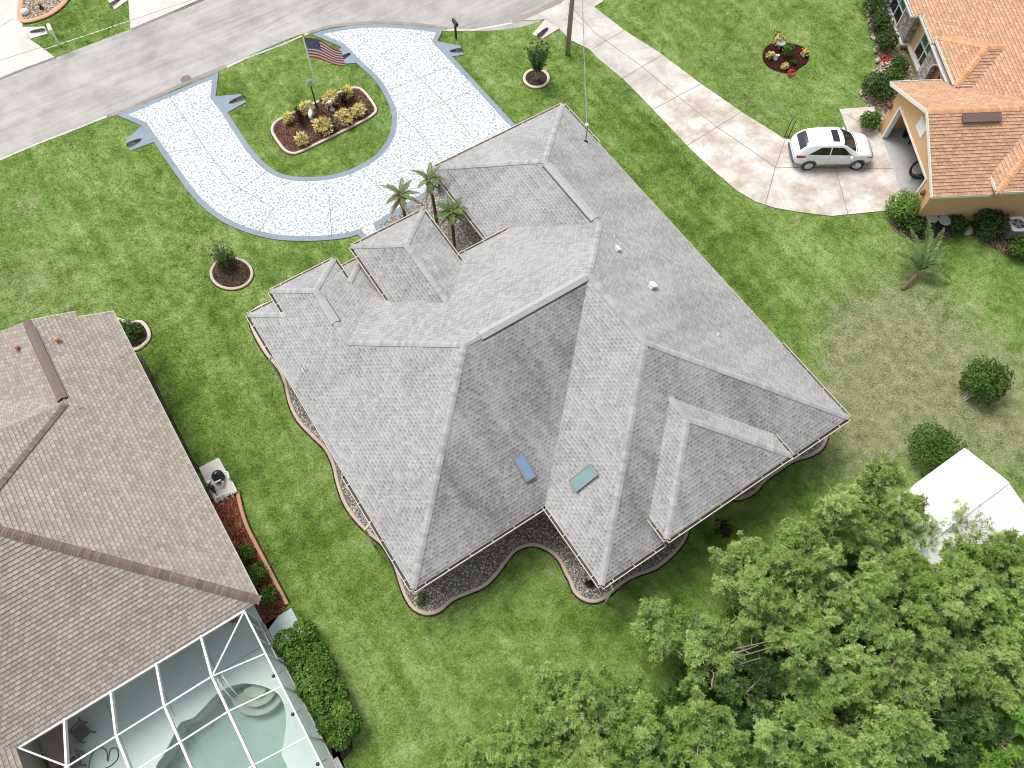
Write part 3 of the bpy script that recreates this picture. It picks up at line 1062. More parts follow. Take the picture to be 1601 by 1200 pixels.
J = [((265, 152), (292, 189)), ((292, 189), (330, 245)), ((330, 245), (363, 288)), ((363, 288), (428, 326)), ((257, 240), (320, 230)), ((365, 305), (420, 267)), ((428, 326), (404, 366)), ((515, 305), (519, 372)),
     ((560, 262), (600, 300)), ((640, 106), (656, 123)), ((656, 123), (697, 163)), ((697, 163), (735, 212)), ((605, 143), (700, 105)), ((640, 180), (745, 140)), ((621, 174), (652, 205)), ((652, 205), (688, 250)), ((600, 262), (640, 290)), ((262, 193), (292, 189))]
for a, b in J:
    joint(at(*a), at(*b), 0.059, 0.03)
drive = structure('driveway', mb, ['border_blue', 'chips', 'joint'])


# culvert ends ------------------------------------------------------
def culvert(poly, pipe, mat, label, z=0.044):
    """concrete apron with a mitred corrugated pipe mouth"""
    P = pts(poly)
    a, b = at(*pipe[0]), at(*pipe[1])
    root = thing('culvert_end', (*np.mean([p[:2] for p in P], 0), 0.0), label, 'culvert', 'culvert ends beside the driveways')
    m_ = MB()
    m_.prism(P, -0.05, z)
    m_.build('apron', mat, root)
    m_ = MB()
    d = (b - a) / np.linalg.norm(b - a)
    nrm = np.array((-d[1], d[0], 0))
    L = np.linalg.norm(b - a)
    # pipe mouth: sloping tongue, corrugated rim
    n, V, F = 14, [], []
    for i in range(n + 1):
        t = i / n
        hw = 0.17 * math.sqrt(max(0.0, 1 - (2 * t - 1) ** 4)) * (0.55 + 0.45 * t) + 0.01
        for s_, h in ((-1.25, 0.0), (-1.0, 0.06), (1.0, 0.06), (1.25, 0.0)):
            q = a + d * L * t + nrm * s_ * hw
            V.append((q[0], q[1], z + 0.003 + h * (0.3 + 0.7 * t)))
    for i in range(n):
        for k in range(3):
            F.append((i * 4 + k, i * 4 + k + 1, (i + 1) * 4 + k + 1, (i + 1) * 4 + k))
    m_.add(V, [f for j, f in enumerate(F) if j % 3 != 1], 0)
    m_.add([(v[0], v[1], v[2]) for v in V], [], 0)
    m_.add([(*(a + d * L * (i / n) + nrm * s_ * (0.17 * math.sqrt(max(0.0, 1 - (2 * i / n - 1) ** 4)) * (0.55 + 0.45 * i / n)))[:2], z + 0.006) for i in range(n + 1) for s_ in (-0.97, 0.97)],
           [(i * 2, i * 2 + 1, i * 2 + 3, i * 2 + 2) for i in range(n)], 1)
    for i in range(2, 7):
        q = a + d * L * (0.35 + i * 0.085)
        m_.bar(q - nrm * 0.13 + np.array((0, 0, z + 0.02)), q + nrm * 0.13 + np.array((0, 0, z + 0.02)), 0.018, 0.018, 2)
    m_.build('pipe', [mat, 'dark', 'brown_metal'], root)


culvert([(337.5, 151), (377, 147.5), (385, 160), (355, 176.5), (340, 158)], [(358, 162), (384, 152)], 'border_blue', 'blue grey culvert apron pointing right from the left arm of the white driveway')
culvert([(244, 221), (204, 236), (196, 221), (222, 197), (236, 208)], [(222, 218), (199, 229)], 'border_blue', 'blue grey culvert apron on the lawn left of the white driveway')
culvert([(536, 73), (520, 88), (516, 101), (557.5, 99), (548, 82)], [(548, 84), (526, 97)], 'border_blue', 'blue grey culvert apron hidden partly behind the flying flag')
culvert([(684, 65), (720, 72), (725, 86), (705, 89), (694, 76)], [(703, 81), (724, 79)], 'border_blue', 'blue grey culvert apron below the black mailbox')
culvert([(852, 31), (832, 54), (848, 61), (874, 45), (872, 36)], [(857, 44), (840, 60)], 'concrete_pale', 'bare concrete culvert apron beside the utility pole')
culvert([(36, 43), (70, 42), (75, 53), (48, 61)], [(47, 51), (72, 48)], 'concrete_pale', 'bare concrete culvert apron next to the white mailbox')
culvert([(168, 0), (186, -9), (201, 0), (180, 15)], [(190, -2), (173, 10)], 'concrete_pale', 'bare concrete culvert apron by the driveway across the street')

# ------------------------------------------------------------------ neighbour's concrete drive
nl = [(820, 32), (852, 31), (874, 45), (890, 62), (922, 78), (935, 92), (975, 125), (1000, 150), (1040, 192), (1075, 229), (1110, 262), (1150, 297), (1180, 315), (1210, 325), (1250, 332), (1300, 338)]
nr = [(1320, 209), (1325, 205), (1312, 171), (1366, 167), (1373, 205)]
nr2 = [(878, 5), (905, -14), (955, -20), (942, 3), (929, 11), (975, 47), (1030, 82), (1095, 131), (1160, 176), (1210, 207), (1224, 217), (1240, 219)]
RO = np.array([30.12, -19.21])
RA = np.array([0.868, -0.497])
RB = np.array([0.497, 0.868])


def rh(a, b, z=0.0):
    q = RO + RA * a + RB * b
    return np.array((q[0], q[1], z))


poly = [tuple(q[:2]) for q in pts(nr2)] + [tuple(q[:2]) for q in pts(nr)] + [tuple(rh(0.40, 6.6)[:2]), tuple(rh(0.40, 1.2)[:2])] + [tuple(at(1400, 328)[:2])] + [tuple(q[:2]) for q in pts(nl[::-1])]
mb = MB()
mb.prism(poly, -0.05, 0.045, 0)
for a, b in [((888, 5), (930, 52)), ((930, 52), (1004, 105)), ((1004, 105), (1060, 152)), ((1060, 152), (1118, 197)), ((1118, 197), (1212, 262)), ((1212, 262), (1400, 264)),
             ((926, 77), (977, 47)), ((972, 124), (1034, 87)), ((1022, 171), (1097, 131)), ((1074, 228), (1160, 175)), ((1196, 320), (1212, 262)), ((1212, 262), (1232, 205)), ((1303, 254), (1325, 335)), ((912, 40), (885, 22)), ((1385, 210), (1408, 300)), ((1320, 178), (1340, 190))]:
    joint(at(*a), at(*b), 0.049, 0.036, 1)
structure('driveway', mb, ['concrete_drive', 'joint'])

# driveways across the street
mb = MB()
mb.prism(pts([(-60, 150), (-10, 126), (87, 90), (47, 61), (36, 42), (33, 20), (40, -20), (-60, -20)]), -0.05, 0.03, 0)
for a, b in [((-10, 98), (72, 72)), ((0, 42), (20, 30))]:
    joint(at(*a), at(*b), 0.034, 0.03, 1)
mb.prism(pts([(204, 45), (330, -5), (345, -30), (210, -30), (201, 0)]), -0.05, 0.03, 0)
joint(at(202, 33), at(300, 0), 0.034, 0.03, 1)
structure('driveway', mb, ['concrete_pale', 'joint'])
mb = MB()
a, b = at(66, 78), at(203, 32)
mb.ribbon([a, b], 0.07, 0.0, 0.012)
structure('path_edge', mb, ['concrete_pale'])


# ------------------------------------------------------------------ planting beds
def bed(name, outline, fill, edge, label, w=0.2, closed=True, group=None, n=5, top=0.10, fillz=0.05, cat='flower bed', smooth=True):
    P = crom(pts(outline), n, closed) if smooth else pts(outline)
    root = thing(name, (*np.mean([p[:2] for p in P], 0), 0), label, cat, group)
    m_ = MB()
    m_.prism(P, -0.02, fillz)
    m_.build('mulch' if 'mulch' in fill else 'stone_fill', fill, root)
    m_ = MB()
    m_.ribbon(P, w, -0.02, top, closed)
    m_.build('edging', edge, root, smooth=False)
    m_ = MB()
    m_.ribbon(P, w * 1.6, -0.02, 0.014, closed)
    m_.build('soil', 'mulch_dark', root)
    return root


isl_bed = [(424.5, 203), (430, 192), (447, 182), (494, 160.6), (532, 144), (547, 137.5), (562, 137.5), (572, 145), (584, 160.6), (589, 171), (586.5, 177.5), (572, 187.6), (521, 213.5), (470.6, 238), (457, 241), (446, 237), (437, 227), (428, 213.5)]
bed('mulch_bed', [(x + (508 - x) * 0.014, y + (190 - y) * 0.02) for x, y in isl_bed], 'mulch_brown', 'edging_pale', 'long rounded mulch bed with pale edging inside the white driveway loop', 0.15, n=3)


def ring(cx, cy, rx, ry, n=18):
    return [(cx + rx * math.cos(2 * math.pi * i / n), cy + ry * math.sin(2 * math.pi * i / n)) for i in range(n)]


bed('mulch_bed', ring(362.5, 428, 32, 24), 'mulch_dark', 'edging', 'round mulch bed with pink edging on the left front lawn', 0.14, n=3)
bed('mulch_bed', ring(838.5, 123, 19, 14), 'mulch_dark', 'edging_pale', 'small round mulch bed near the utility pole', 0.16, n=3)
r_ = bed('mulch_bed', [(1194, 88), (1199, 74), (1214, 67), (1235, 69), (1254, 74), (1262, 86), (1260, 97), (1248, 106), (1238, 112), (1222, 112), (1206, 106), (1197, 98)], 'mulch_maroon', 'mulch_maroon', 'maroon mulch bed full of ornaments on the right front lawn', 0.1, n=3, top=0.06)
bed('mulch_bed', [(178, 497), (203, 505), (222, 504), (233, 519), (231, 533), (214, 546), (195, 545)], 'mulch_dark', 'edging_pale', 'half round bed with pale edging beside the tan roof', 0.17, closed=False, n=4)
bed('stone_bed', [(33, 4), (32, 24), (36, 33), (52, 32), (75, 24), (92, 13), (104, 0), (110, -14), (60, -20), (36, -8)], 'gravel_pale', 'edging_orange', 'river stone bed with orange edging across the street', 0.3, n=3)
# left neighbour's side bed
k1 = [(371.5, 769), (378, 797.5), (386.6, 823.5), (399.6, 849.5), (421, 890.6), (449.5, 944.8)]
root = thing('mulch_bed', (-4.6, -16, 0), 'red mulch side bed with orange edging along the tan roof', 'flower bed')
kp = crom(pts(k1), 4)
mb = MB()
mb.prism([q for q in kp] + [np.array((-6.2, -19.6, 0)), np.array((-6.2, -12.0, 0))], -0.02, 0.05)
mb.build('mulch', 'mulch_red', root)
mb = MB()
mb.ribbon(kp, 0.15, -0.02, 0.1)
mb.build('edging', 'edging_orange', root)
mb = MB()
mb.ribbon(kp, 0.30, -0.02, 0.014)
mb.build('soil', 'mulch_dark', root)

mb = MB()
mb.prism(pts([(196, 548), (222, 556), (238, 585), (258, 630), (281, 676), (303, 720), (318, 735), (300, 745), (180, 550)]), -0.02, 0.013)
structure('soil_strip', mb, ['mulch_soil'])
# gravel bed and edging round the grey-roofed house
k2 = [(434, 472), (412, 477), (398, 486), (393, 498), (397, 517), (415, 550), (437, 577), (447, 600), (454, 630), (467, 657), (490, 682), (510, 702), (522, 727), (529, 757), (540, 787), (557, 812), (580, 835), (600, 852), (615, 875), (622, 895), (626, 908), (634, 930), (647, 950), (667, 959), (687, 954), (707, 937), (732, 926), (755, 916), (774, 899),
      (800, 865), (815, 855), (835, 851), (857, 859), (875, 875), (885, 895), (892, 908), (899, 925), (912, 936), (928, 940), (943, 935), (957, 924), (972, 911), (993, 899), (1025, 887), (1052, 865), (1070, 842), (1079, 818), (1105, 797), (1137, 781), (1157, 779), (1177, 770), (1194, 752), (1216, 735), (1240, 720), (1265, 712), (1282, 702), (1290, 688), (1291, 674), (1280, 660)]
kp = crom(pts(k2), 3)
root = thing('gravel_bed', (6, -16, 0), 'grey gravel bed with wavy pink edging around the grey roofed house', 'gravel bed')
mb = MB()
fp = [(17.9, -25.0), (6.6, -25.0), (6.6, -21.2), (0.6, -21.2), (0.6, -8.2), (2.0, -8.0)]
cx = [tuple(q[:2]) for q in kp] + [(18.0, -24.9), (17.6, -24.6), (6.9, -24.6), (6.9, -20.8), (0.9, -20.8), (0.9, -8.6)]
mb.prism(cx, -0.02, 0.035)
mb.build('stone_fill', 'gravel_grey', root)
mb = MB()
mb.ribbon(kp, 0.15, -0.02, 0.1)
mb.build('edging', 'edging', root)
mb = MB()
mb.ribbon(kp, 0.29, -0.02, 0.014)
mb.build('soil', 'mulch_dark', root)
root = thing('gravel_bed', (9.9, -8.5, 0), 'grey gravel courtyard with three palms between the grey roofs', 'gravel bed')
mb = MB()
mb.prism([tuple(at(594, 352)[:2]), tuple(at(639, 325)[:2]), tuple(at(689, 293)[:2]), (12.6, -5.2), (12.6, -11.0), (8.6, -11.0), (8.6, -8.3), tuple(at(598, 359)[:2])], -0.02, 0.04)
mb.build('stone_fill', 'gravel_grey', root)

# right neighbour's beds
root = thing('mulch_bed', (*at(1500, 365)[:2], 0), 'tan wood chip bed along the orange roofed house side', 'flower bed')
P = crom(pts([(1388, 330), (1392, 350), (1408, 368), (1440, 379), (1470, 374), (1500, 366), (1530, 372), (1555, 388), (1580, 402), (1615, 415)]), 4)
mb = MB()
mb.prism(P + [rh(8, 0.7), rh(0.5, 0.7)], -0.02, 0.04)
mb.build('mulch', 'mulch_tan', root)
root = thing('stone_bed', (*at(1390, 90)[:2], 0), 'tan stone bed under the orange roofed house windows', 'flower bed')
P = crom(pts([(1366, -20), (1355, 5), (1356, 30), (1362, 55), (1369, 78), (1374, 100), (1362, 118), (1350, 135), (1347, 152), (1358, 166)]), 4)
mb = MB()
mb.prism(P + [at(1378, 172), rh(0.6, 7.2), rh(3.5, 7.4), rh(3.5, 13), rh(3.5, 19)], -0.02, 0.04)
mb.build('stone_fill', 'gravel_pale', root)
for i, q in enumerate(P[4:-4:3]):
    for k in range(2):
        m_ = MB()
        c = q[:2] + rng.normal(size=2) * 0.10
        r = random.uniform(0.10, 0.2)
        m_.ball((c[0], c[1], 0.05 + r * 0.3), r, 7, 0, (1, random.uniform(.7, 1), .6))
        o = m_.build('edge_rock', 'rock')
        tag(o, 'pale rock edging the stone bed below the orange roofed house windows', 'rock', 'rocks edging the stone bed')
# ================================================================== grey-roofed house
H = 2.8
S = 0.4778
W_, VB1, U3, VB2, VF = 18.64, 21.73, 5.98, 25.48, 9.07
UG, VG, V8 = 10.945, 4.797, 10.16
VL0, UL3, UL1, VL1 = 7.51, 5.673, 1.307, 7.376
EU1, EU2, EV, EH = 5.343, 8.976, 7.379, 3.673
DU1, DU2, DV, DH = 8.968, 15.230, 25.50, 3.317


def g(u, v, z):
    return np.array((u, -v, z))


VM = (VF + VB1) / 2
HW = (VB1 - VF) / 2
UR = (U3 + W_) / 2
M1 = g(HW, VM, H + S * HW)
M2 = g(UR, VM, H + S * HW)
M3 = g(UR, VB2 - HW, H + S * HW)
GR, GW = (UG + W_) / 2, (W_ - UG) / 2
GA, GE = g(GR, VG + GW, H + S * GW), g(GR, VF + GW, H + S * GW)
LR = UL3 / 2
ZL = H + S * UL1
LE, LA = g(LR, VF + LR, H + S * LR), g(LR, VL1 + LR - UL1, H + S * LR)
L2, L1 = g(UL1, VL1, ZL), g(UL3 - UL1, VL1, ZL)
L2E, L1E = g(UL1, VL0 + UL1, ZL), g(UL3 - UL1, VL0 + UL1, ZL)
EW = (EU2 - EU1) / 2
ER, EZ = EU1 + EW, EH + S * EW
EA, EE = g(ER, EV + EW, EZ), g(ER, VF + (EZ - H) / S, EZ)
E2, E1 = g(EU1, EV, EH), g(EU2, EV, EH)
E2E, E1E = g(EU1, VF + (EH - H) / S, EH), g(EU2, VF + (EH - H) / S, EH)
DW = (DU2 - DU1) / 2
DR, DZ = DU1 + DW, DH + S * DW
DA, DE = g(DR, DV - DW, DZ), g(DR, VB2 - (DZ - H) / S, DZ)
D1, D2 = g(DU1, DV, DH), g(DU2, DV, DH)
D1E, D2E = g(DU1, VB2 - (DH - H) / S, DH), g(DU2, VB2 - (DH - H) / S, DH)
Z8 = H + S * (V8 - VF)
P1, P2, P3, P4, P5, P6, P7 = g(0, VL0, H), g(0, VB1, H), g(U3, VB1, H), g(U3, VB2, H), g(W_, VB2, H), g(W_, VG, H), g(UG, VG, H)

house = thing('grey_roof_house', (9.3, -15, 0), 'large grey shingle hip roofed house with white skylights, in the middle of the lawn', 'house')
house['label'] = 'large house with grey shingle hip roof and two skylights on a green lawn'

# roof planes
mb = MB()
for p in ([P1, P2, M1, LE, LA, L2, L2E],
          [P1, L2E, g(UL1, VL0, H)],
          [g(UL3, VL0, H), g(UL3 - UL1, VL0, H), L1E],
          [L2, LA, L1],
          [L1, LA, LE, g(UL3, VF, H), g(UL3, VL0, H), L1E],
          [LE, M1, M2, GE, g(UG + V8 - VF, V8, Z8), g(EU2 - 0.3, V8, Z8), g(EU2 - 0.3, VF, H), g(UL3, VF, H)],
          [P7, GA, GE, g(UG + V8 - VF, V8, Z8), g(UG + 0.5, V8 + 0.3, H + S * 0.5), g(UG, V8 + 0.3, H)],
          [P7, P6, GA],
          [P2, P3, M2, M1], [P3, P4, M3, M2], [P4, P5, M3], [P5, P6, GA, GE, M2, M3]):
    mb.poly(p)
for a, b, c, d in ((E2, E2E, EE, EA), (E1E, E1, EA, EE)):
    mb.poly([a, b, c, d])
mb.poly([E2, EA, E1])
for a, b, c, d in ((D1, DA, DE, D1E), (D2, D2E, DE, DA)):
    mb.poly([a, b, c, d])
mb.poly([D1, D2, DA])
roof = roof_mesh([[mb.v[k] for k in f] for f in mb.f], 'roof', 'roof_grey', house, 0.140, algae_shade={6: 0.35, 8: 1.0, 10: 0.9, 11: 0.3, 12: 0.25, 13: 0.25, 17: 0.7})  # per-face slope shade painted in along with algae, heaviest on rear slopes


def ridge_caps(lines, name, mat, parent, w=0.135, step=0.16, lift=0.032, rise=0.014, slope=S, hipf=0.6):
    for a, b in lines:
        m_ = MB()
        a, b = np.array(a, float), np.array(b, float)
        d = b - a
        L = np.linalg.norm(d)
        d /= L
        sd = np.cross(d, (0, 0, 1.0))
        sd /= np.linalg.norm(sd)
        level = abs(d[2]) < 0.05
        fall = w * slope * (1.0 if level else 0.70)
        n = max(1, int(L / step))
        st = L / n
        up = np.array((0, 0, 1.0))
        for i in range(n):
            m_.tone = min(1, max(0, random.gauss(0.5, 0.27)))
            q0 = a + d * st * i
            q1 = a + d * (st * (i + 1) + 0.03)
            V = []
            for q, z in ((q0, lift + rise), (q1, lift)):
                for s_, f in ((-1.0, 1.0), (-0.45, 0.40), (0.0, 0.0), (0.45, 0.40), (1.0, 1.0)):
                    V.append(q + sd * w * s_ + up * (z - fall * f))
            for s_, f in ((-1.0, 1.0), (-0.45, 0.40), (0.0, 0.0), (0.45, 0.40), (1.0, 1.0)):
                V.append(q0 + sd * w * s_ + up * (lift - 0.035 - fall * f))
            F = [(k, k + 1, 6 + k, 5 + k) for k in range(4)] + [(10 + k, 11 + k, k + 1, k) for k in range(4)]
            m_.add(V, F)
        m_.build(name, mat, parent, tones=True)


ridge_caps([(P2, M1), (P1, L2E), (L2, LA), (L1, LA), (LA, LE), (LE, M1), (M1, M2), (GE, M2), (GA, GE), (P7, GA), (P6, GA), (M2, M3), (P5, M3), (P4, M3), (E2, EA), (E1, EA), (EA, EE), (D1, DA), (D2, DA), (DA, DE), (g(UL3, VL0, H), L1E)], 'ridge_cap', 'cap_grey', roof)


def ridge_vent(a, b, parent, mat, w=0.20, lift=0.07, slope=S, dark='dark'):
    a, b = np.array(a, float), np.array(b, float)
    d = (b - a) / np.linalg.norm(b - a)
    sd = np.cross(d, (0, 0, 1.0))
    sd /= np.linalg.norm(sd)
    m_ = MB()
    up = np.array((0, 0, 1.0))
    for s_ in (-1, 1):
        m_.add([a + up * lift, b + up * lift, b + sd * w * s_ + up * (lift - w * slope), a + sd * w * s_ + up * (lift - w * slope)], [(0, 1, 2, 3) if s_ < 0 else (3, 2, 1, 0)], 0)
        e0, e1 = a + sd * w * s_ + up * (lift - w * slope), b + sd * w * s_ + up * (lift - w * slope)
        m_.add([e0 - up * 0.012, e1 - up * 0.012, e1 - up * (lift + 0.03), e0 - up * (lift + 0.03)], [(0, 1, 2, 3)], 1)
        o_ = sd * s_ * 0.035
        m_.add([e0 + o_ - up * (lift - 0.012 + 0.035 * slope), e1 + o_ - up * (lift - 0.012 + 0.035 * slope), e1 - up * (lift - 0.014), e0 - up * (lift - 0.014)], [(0, 1, 2, 3)], 1)
    for e in (a, b):
        m_.add([e + up * lift, e + sd * w + up * (lift - w * slope), e + sd * w - up * (w * slope), e, e - sd * w - up * (w * slope), e - sd * w + up * (lift - w * slope)], [(0, 1, 2, 3, 4, 5)], 1)
    return m_.build('ridge_vent', [mat, dark], parent)


def lerp(a, b, t):
    return np.array(a) * (1 - t) + np.array(b) * t


M['cap_plain'] = plain('grey_ridge_vent_shingles', (0.37, 0.38, 0.385), 0.9, 0.22, 4)
ridge_vent(lerp(M1, M2, 0.12), lerp(M1, M2, 0.97), roof, 'cap_plain')
ridge_vent(lerp(GA, GE, 0.05), lerp(GA, GE, 0.92), roof, 'cap_plain')
ridge_vent(lerp(LA, LE, 0.18), lerp(LA, LE, 0.62), roof, 'cap_plain')

# soffit, fascia and walls
mb = MB()
foot = [(0, VL0), (UL3, VL0), (UL3, VF), (EU2, VF), (EU2, V8), (UG, V8), (UG, VG), (W_, VG), (W_, VB2), (U3, VB2), (U3, VB1), (0, VB1)]
ins = inset([(u, -v) for u, v in foot], 0.02)
mb.prism(ins, H - 0.17, H - 0.075)
for (a, b, z) in ((L2, L1, ZL), (E2, E1, EH), (D1, D2, DH)):
    pass
mb.box(UL1 + .02, UL3 - UL1 - .02, -(VL0 + UL1), -VL1 - .02, H - 0.17, ZL - 0.06)
mb.box(EU1 + .02, EU2 - .02, -(VF + 1.2), -EV - .02, EH - 0.22, EH - 0.06)
mb.box(DU1 + .02, DU2 - .02, -DV + .02, -(VB2 - 0.9), H - 0.17, DH - 0.06)
mb.box(EU2 - 0.1, UG + 0.4, -(V8 + 0.14), -(V8 + .02), H - 0.1, Z8 - 0.06)
mb.build('soffit', 'cream', house)
mb = MB()
wall = inset([(u + (0.5 if u == UG else 0.0), -v) for u, v in foot], 0.45)
mb.prism(wall, -0.05, H - 0.165)
mb.build('wall', 'stucco_beige', house)
mb = MB()
for u in (EU1 + 0.35, EU2 - 0.35):
    mb = MB()
    mb.box(u - 0.16, u + 0.16, -EV - 0.55, -EV - 0.23, 0.05, EH - 0.215)
    mb.build('porch_column', 'stucco_beige', house)


def gutter(a, b, outn, parent, z=0.0, straps=0.9, mat='cream', w=0.13):
    a, b = np.array(a, float), np.array(b, float)
    n = np.array((outn[0], outn[1], 0.0))
    d = (b - a) / np.linalg.norm(b - a)
    up = np.array((0, 0, 1.0))
    m_ = MB()
    a0, b0 = a - up * 0.075, b - up * 0.075
    sec = [(0.0, 0.03, 0), (w * 0.7, 0.03, 0)]
    c0, c1 = a0 + n * 0.012, b0 + n * 0.012
    m_.bar(c0, c1, 0.02, 0.13, 0)
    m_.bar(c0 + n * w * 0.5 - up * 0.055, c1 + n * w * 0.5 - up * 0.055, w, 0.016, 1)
    m_.bar(c0 + n * w - up * 0.005, c1 + n * w - up * 0.005, 0.026, 0.115, 0)
    for e in (c0, c1):
        m_.obox(e + n * w * 0.5 - up * 0.01, d * 0.010, n * w * 0.52, up * 0.055, 0)
    L = np.linalg.norm(b - a)
    k = max(1, int(L / straps))
    for i in range(k):
        q = c0 + d * L * (i + 0.5) / k
        m_.bar(q + up * 0.045, q + n * w + up * 0.045, 0.03, 0.012, 0)
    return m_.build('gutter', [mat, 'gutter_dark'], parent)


X_, Y_ = np.array((1.0, 0, 0)), np.array((0, 1.0, 0))
gutter(P1, lerp(P1, P2, 0.17), (-1, 0), house)
gutter(lerp(P1, P2, 0.62), P2, (-1, 0), house)
gutter(P2, P3, (0, -1), house)
gutter(P3, P4, (-1, 0), house)
gutter(P4, g(DU1, VB2, H), (0, -1), house)
gutter(D1, D2, (0, -1), house)
gutter(g(DU2, VB2, H), P5, (0, -1), house)
gutter(lerp(P6, P5, 0.80), P5, (1, 0), house)
gutter(P6, lerp(P6, P5, 0.145), (1, 0), house)
gutter(P7, P6, (0, 1), house)
gutter(P7, g(UG, V8 - 0.05, H), (-1, 0), house)
gutter(g(EU2 + 0.05, V8, Z8), g(UG + V8 - VF, V8, Z8), (0, 1), house)
gutter(E2, E1, (0, 1), house)
gutter(E2, E2E, (-1, 0), house)
gutter(E1, E1E, (1, 0), house)
gutter(L2, L1, (0, 1), house)
gutter(L2, L2E, (-1, 0), house)
gutter(L1, L1E, (1, 0), house)
gutter(P1, g(UL1, VL0, H), (0, 1), house)
gutter(g(UL3 - UL1, VL0, H), g(EU1, VL0, H), (0, 1), house)
gutter(D1, D1E, (-1, 0), house)
gutter(D2, D2E, (1, 0), house)
# bare drip edges where there is no gutter
mb = MB()
mb.bar(lerp(P1, P2, 0.17) + np.array((-.012, 0, -.05)), lerp(P1, P2, 0.62) + np.array((-.012, 0, -.05)), 0.02, 0.12)
mb.build('fascia', 'cream', house)
mb = MB()
mb.bar(lerp(P6, P5, 0.145) + np.array((.012, 0, -.05)), lerp(P6, P5, 0.80) + np.array((.012, 0, -.05)), 0.02, 0.12)
mb.build('fascia', 'cream', house)


def downspout(p, out, parent, run=0.45):
    n = np.array((out[0], out[1], 0.0))
    m_ = MB()
    q = np.array(p, float) + n * 0.09
    m_.bar(q - (0, 0, 0.12), q + n * run - (0, 0, 0.42), 0.08, 0.06)
    m_.bar(q + n * run - (0, 0, 0.40), q + n * run - (0, 0, H - 0.02), 0.08, 0.06, 0, (n[0], n[1], 0))
    m_.build('downspout', 'cream', parent)


downspout(lerp(P1, P2, 0.78), (-1, 0), house, 0.28)
downspout(lerp(P4, g(DU1, VB2, H), 0.12), (0, -1), house, 0.22)
downspout(lerp(P1, P2, 0.16), (-1, 0), house, 0.12)


def slope_box(parent, c, along, across, up, la, lc, h0, frame, pane):
    m_ = MB()
    m_.obox(c + up * h0 / 2, along * la / 2, across * lc / 2, up * h0 / 2)
    k = 0.055
    m_.obox(c + up * (h0 + 0.012), along * la / 2, across * k / 2, up * 0.012) if False else None
    for s_ in (-1, 1):
        m_.obox(c + across * s_ * (lc / 2 - k / 2) + up * (h0 + 0.016), along * la / 2, across * k / 2, up * 0.016)
        m_.obox(c + along * s_ * (la / 2 - k / 2) + up * (h0 + 0.016), along * k / 2, across * (lc / 2 - k - 0.002), up * 0.016)
    o_ = m_.build('skylight', frame, parent)
    m_ = MB()
    m_.obox(c + up * (h0 + 0.009), along * (la / 2 - k - 0.004), across * (lc / 2 - k - 0.004), up * 0.006)
    m_.build('pane', pane, o_)


def nz(v):
    v = np.array(v, float)
    return v / np.linalg.norm(v)


nB1 = nz((0, -S, 1))
nRL = nz((-S, 0, 1))
nR = nz((S, 0, 1))
nL = nz((-S, 0, 1))
c = at_plane(820, 730, nB1, P2 + nB1 * 0.12)
slope_box(house, c - nB1 * 0.12, nz((0, -1, -S)), np.array((1.0, 0, 0)), nB1, 1.10, 0.47, 0.11, 'skylight_frame', 'skylight_blue')
c = at_plane(911.5, 746.5, nRL, P3 + nRL * 0.12)
slope_box(house, c - nRL * 0.12, nz((-1, 0, -S)), np.array((0, 1.0, 0)), nRL, 1.10, 0.56, 0.11, 'skylight_frame', 'skylight_teal')


def pipe_vent(px, py, n, p0, parent, r=0.04, h=0.22, mat='plastic_white'):
    c_ = at_plane(px, py, n, p0)
    m_ = MB()
    m_.tube([c_ - np.array((0, 0, .05)), c_ + np.array((0, 0, h))], r, 10)
    m_.lathe([(r * 2.6, 0), (r * 2.2, 0.02), (r * 1.15, 0.09), (r, 0.09)], c_, 12, 0)
    m_.obox(c_ + np.array(n) * 0.012, nz(np.cross(n, (0, 1.0, 0.01))) * 0.075, nz(np.cross(n, (1.0, 0, 0.01))) * 0.075, np.array(n) * 0.008, 2)
    m_.tube([c_ + np.array((0, 0, h + 0.001)), c_ + np.array((0, 0, h + 0.004))], r * 0.75, 10, 1)
    m_.build('vent_pipe', [mat, 'dark', 'skylight_frame'], parent)


pipe_vent(962, 369, nR, P5, house)
pipe_vent(1124, 524, nR, P5, house)
pipe_vent(476, 579, nL, P1, house)


def box_vent(px, py, n, p0, parent, sx, sy, h, mat='white_trim'):
    c_ = at_plane(px, py, n, p0)
    al = nz((1, 0, -S))
    m_ = MB()
    m_.obox(c_ + n * h * 0.5, al * sx, np.array((0, sy, 0)), n * h * 0.5)
    m_.obox(c_ + n * (h + 0.02), al * (sx + 0.03), np.array((0, sy + 0.03, 0)), n * 0.02)
    m_.obox(c_ + n * 0.008, al * (sx + 0.06), np.array((0, sy + 0.06, 0)), n * 0.008, 1)
    m_.build('roof_vent', [mat, 'skylight_frame'], parent)


box_vent(1018, 449, nR, P5, house, 0.13, 0.12, 0.17)
box_vent(964, 391, nR, P5, house, 0.06, 0.10, 0.13)
# service mast
mb = MB()
c = at_plane(915.5, 221, nR, P5)
mb.tube([c - np.array((0, 0, .1)), c + np.array((0, 0, 1.0)), c + np.array((0.0, 0.03, 1.08)), c + np.array((0.0, 0.14, 1.08))], 0.035, 8)
mb.lathe([(0.12, 0), (0.10, 0.02), (0.045, 0.1)], c, 12, 1)
mb.ball(c + np.array((0, 0.05, 1.1)), 0.08, 8, 2, (1, 1.3, 0.8))
mb.build('service_mast', ['grey_plastic', 'plastic_black', 'plastic_white'], house)
MAST = c + np.array((0, 0.05, 1.05))
# windows and doors on the walls below the eaves
mb = MB()


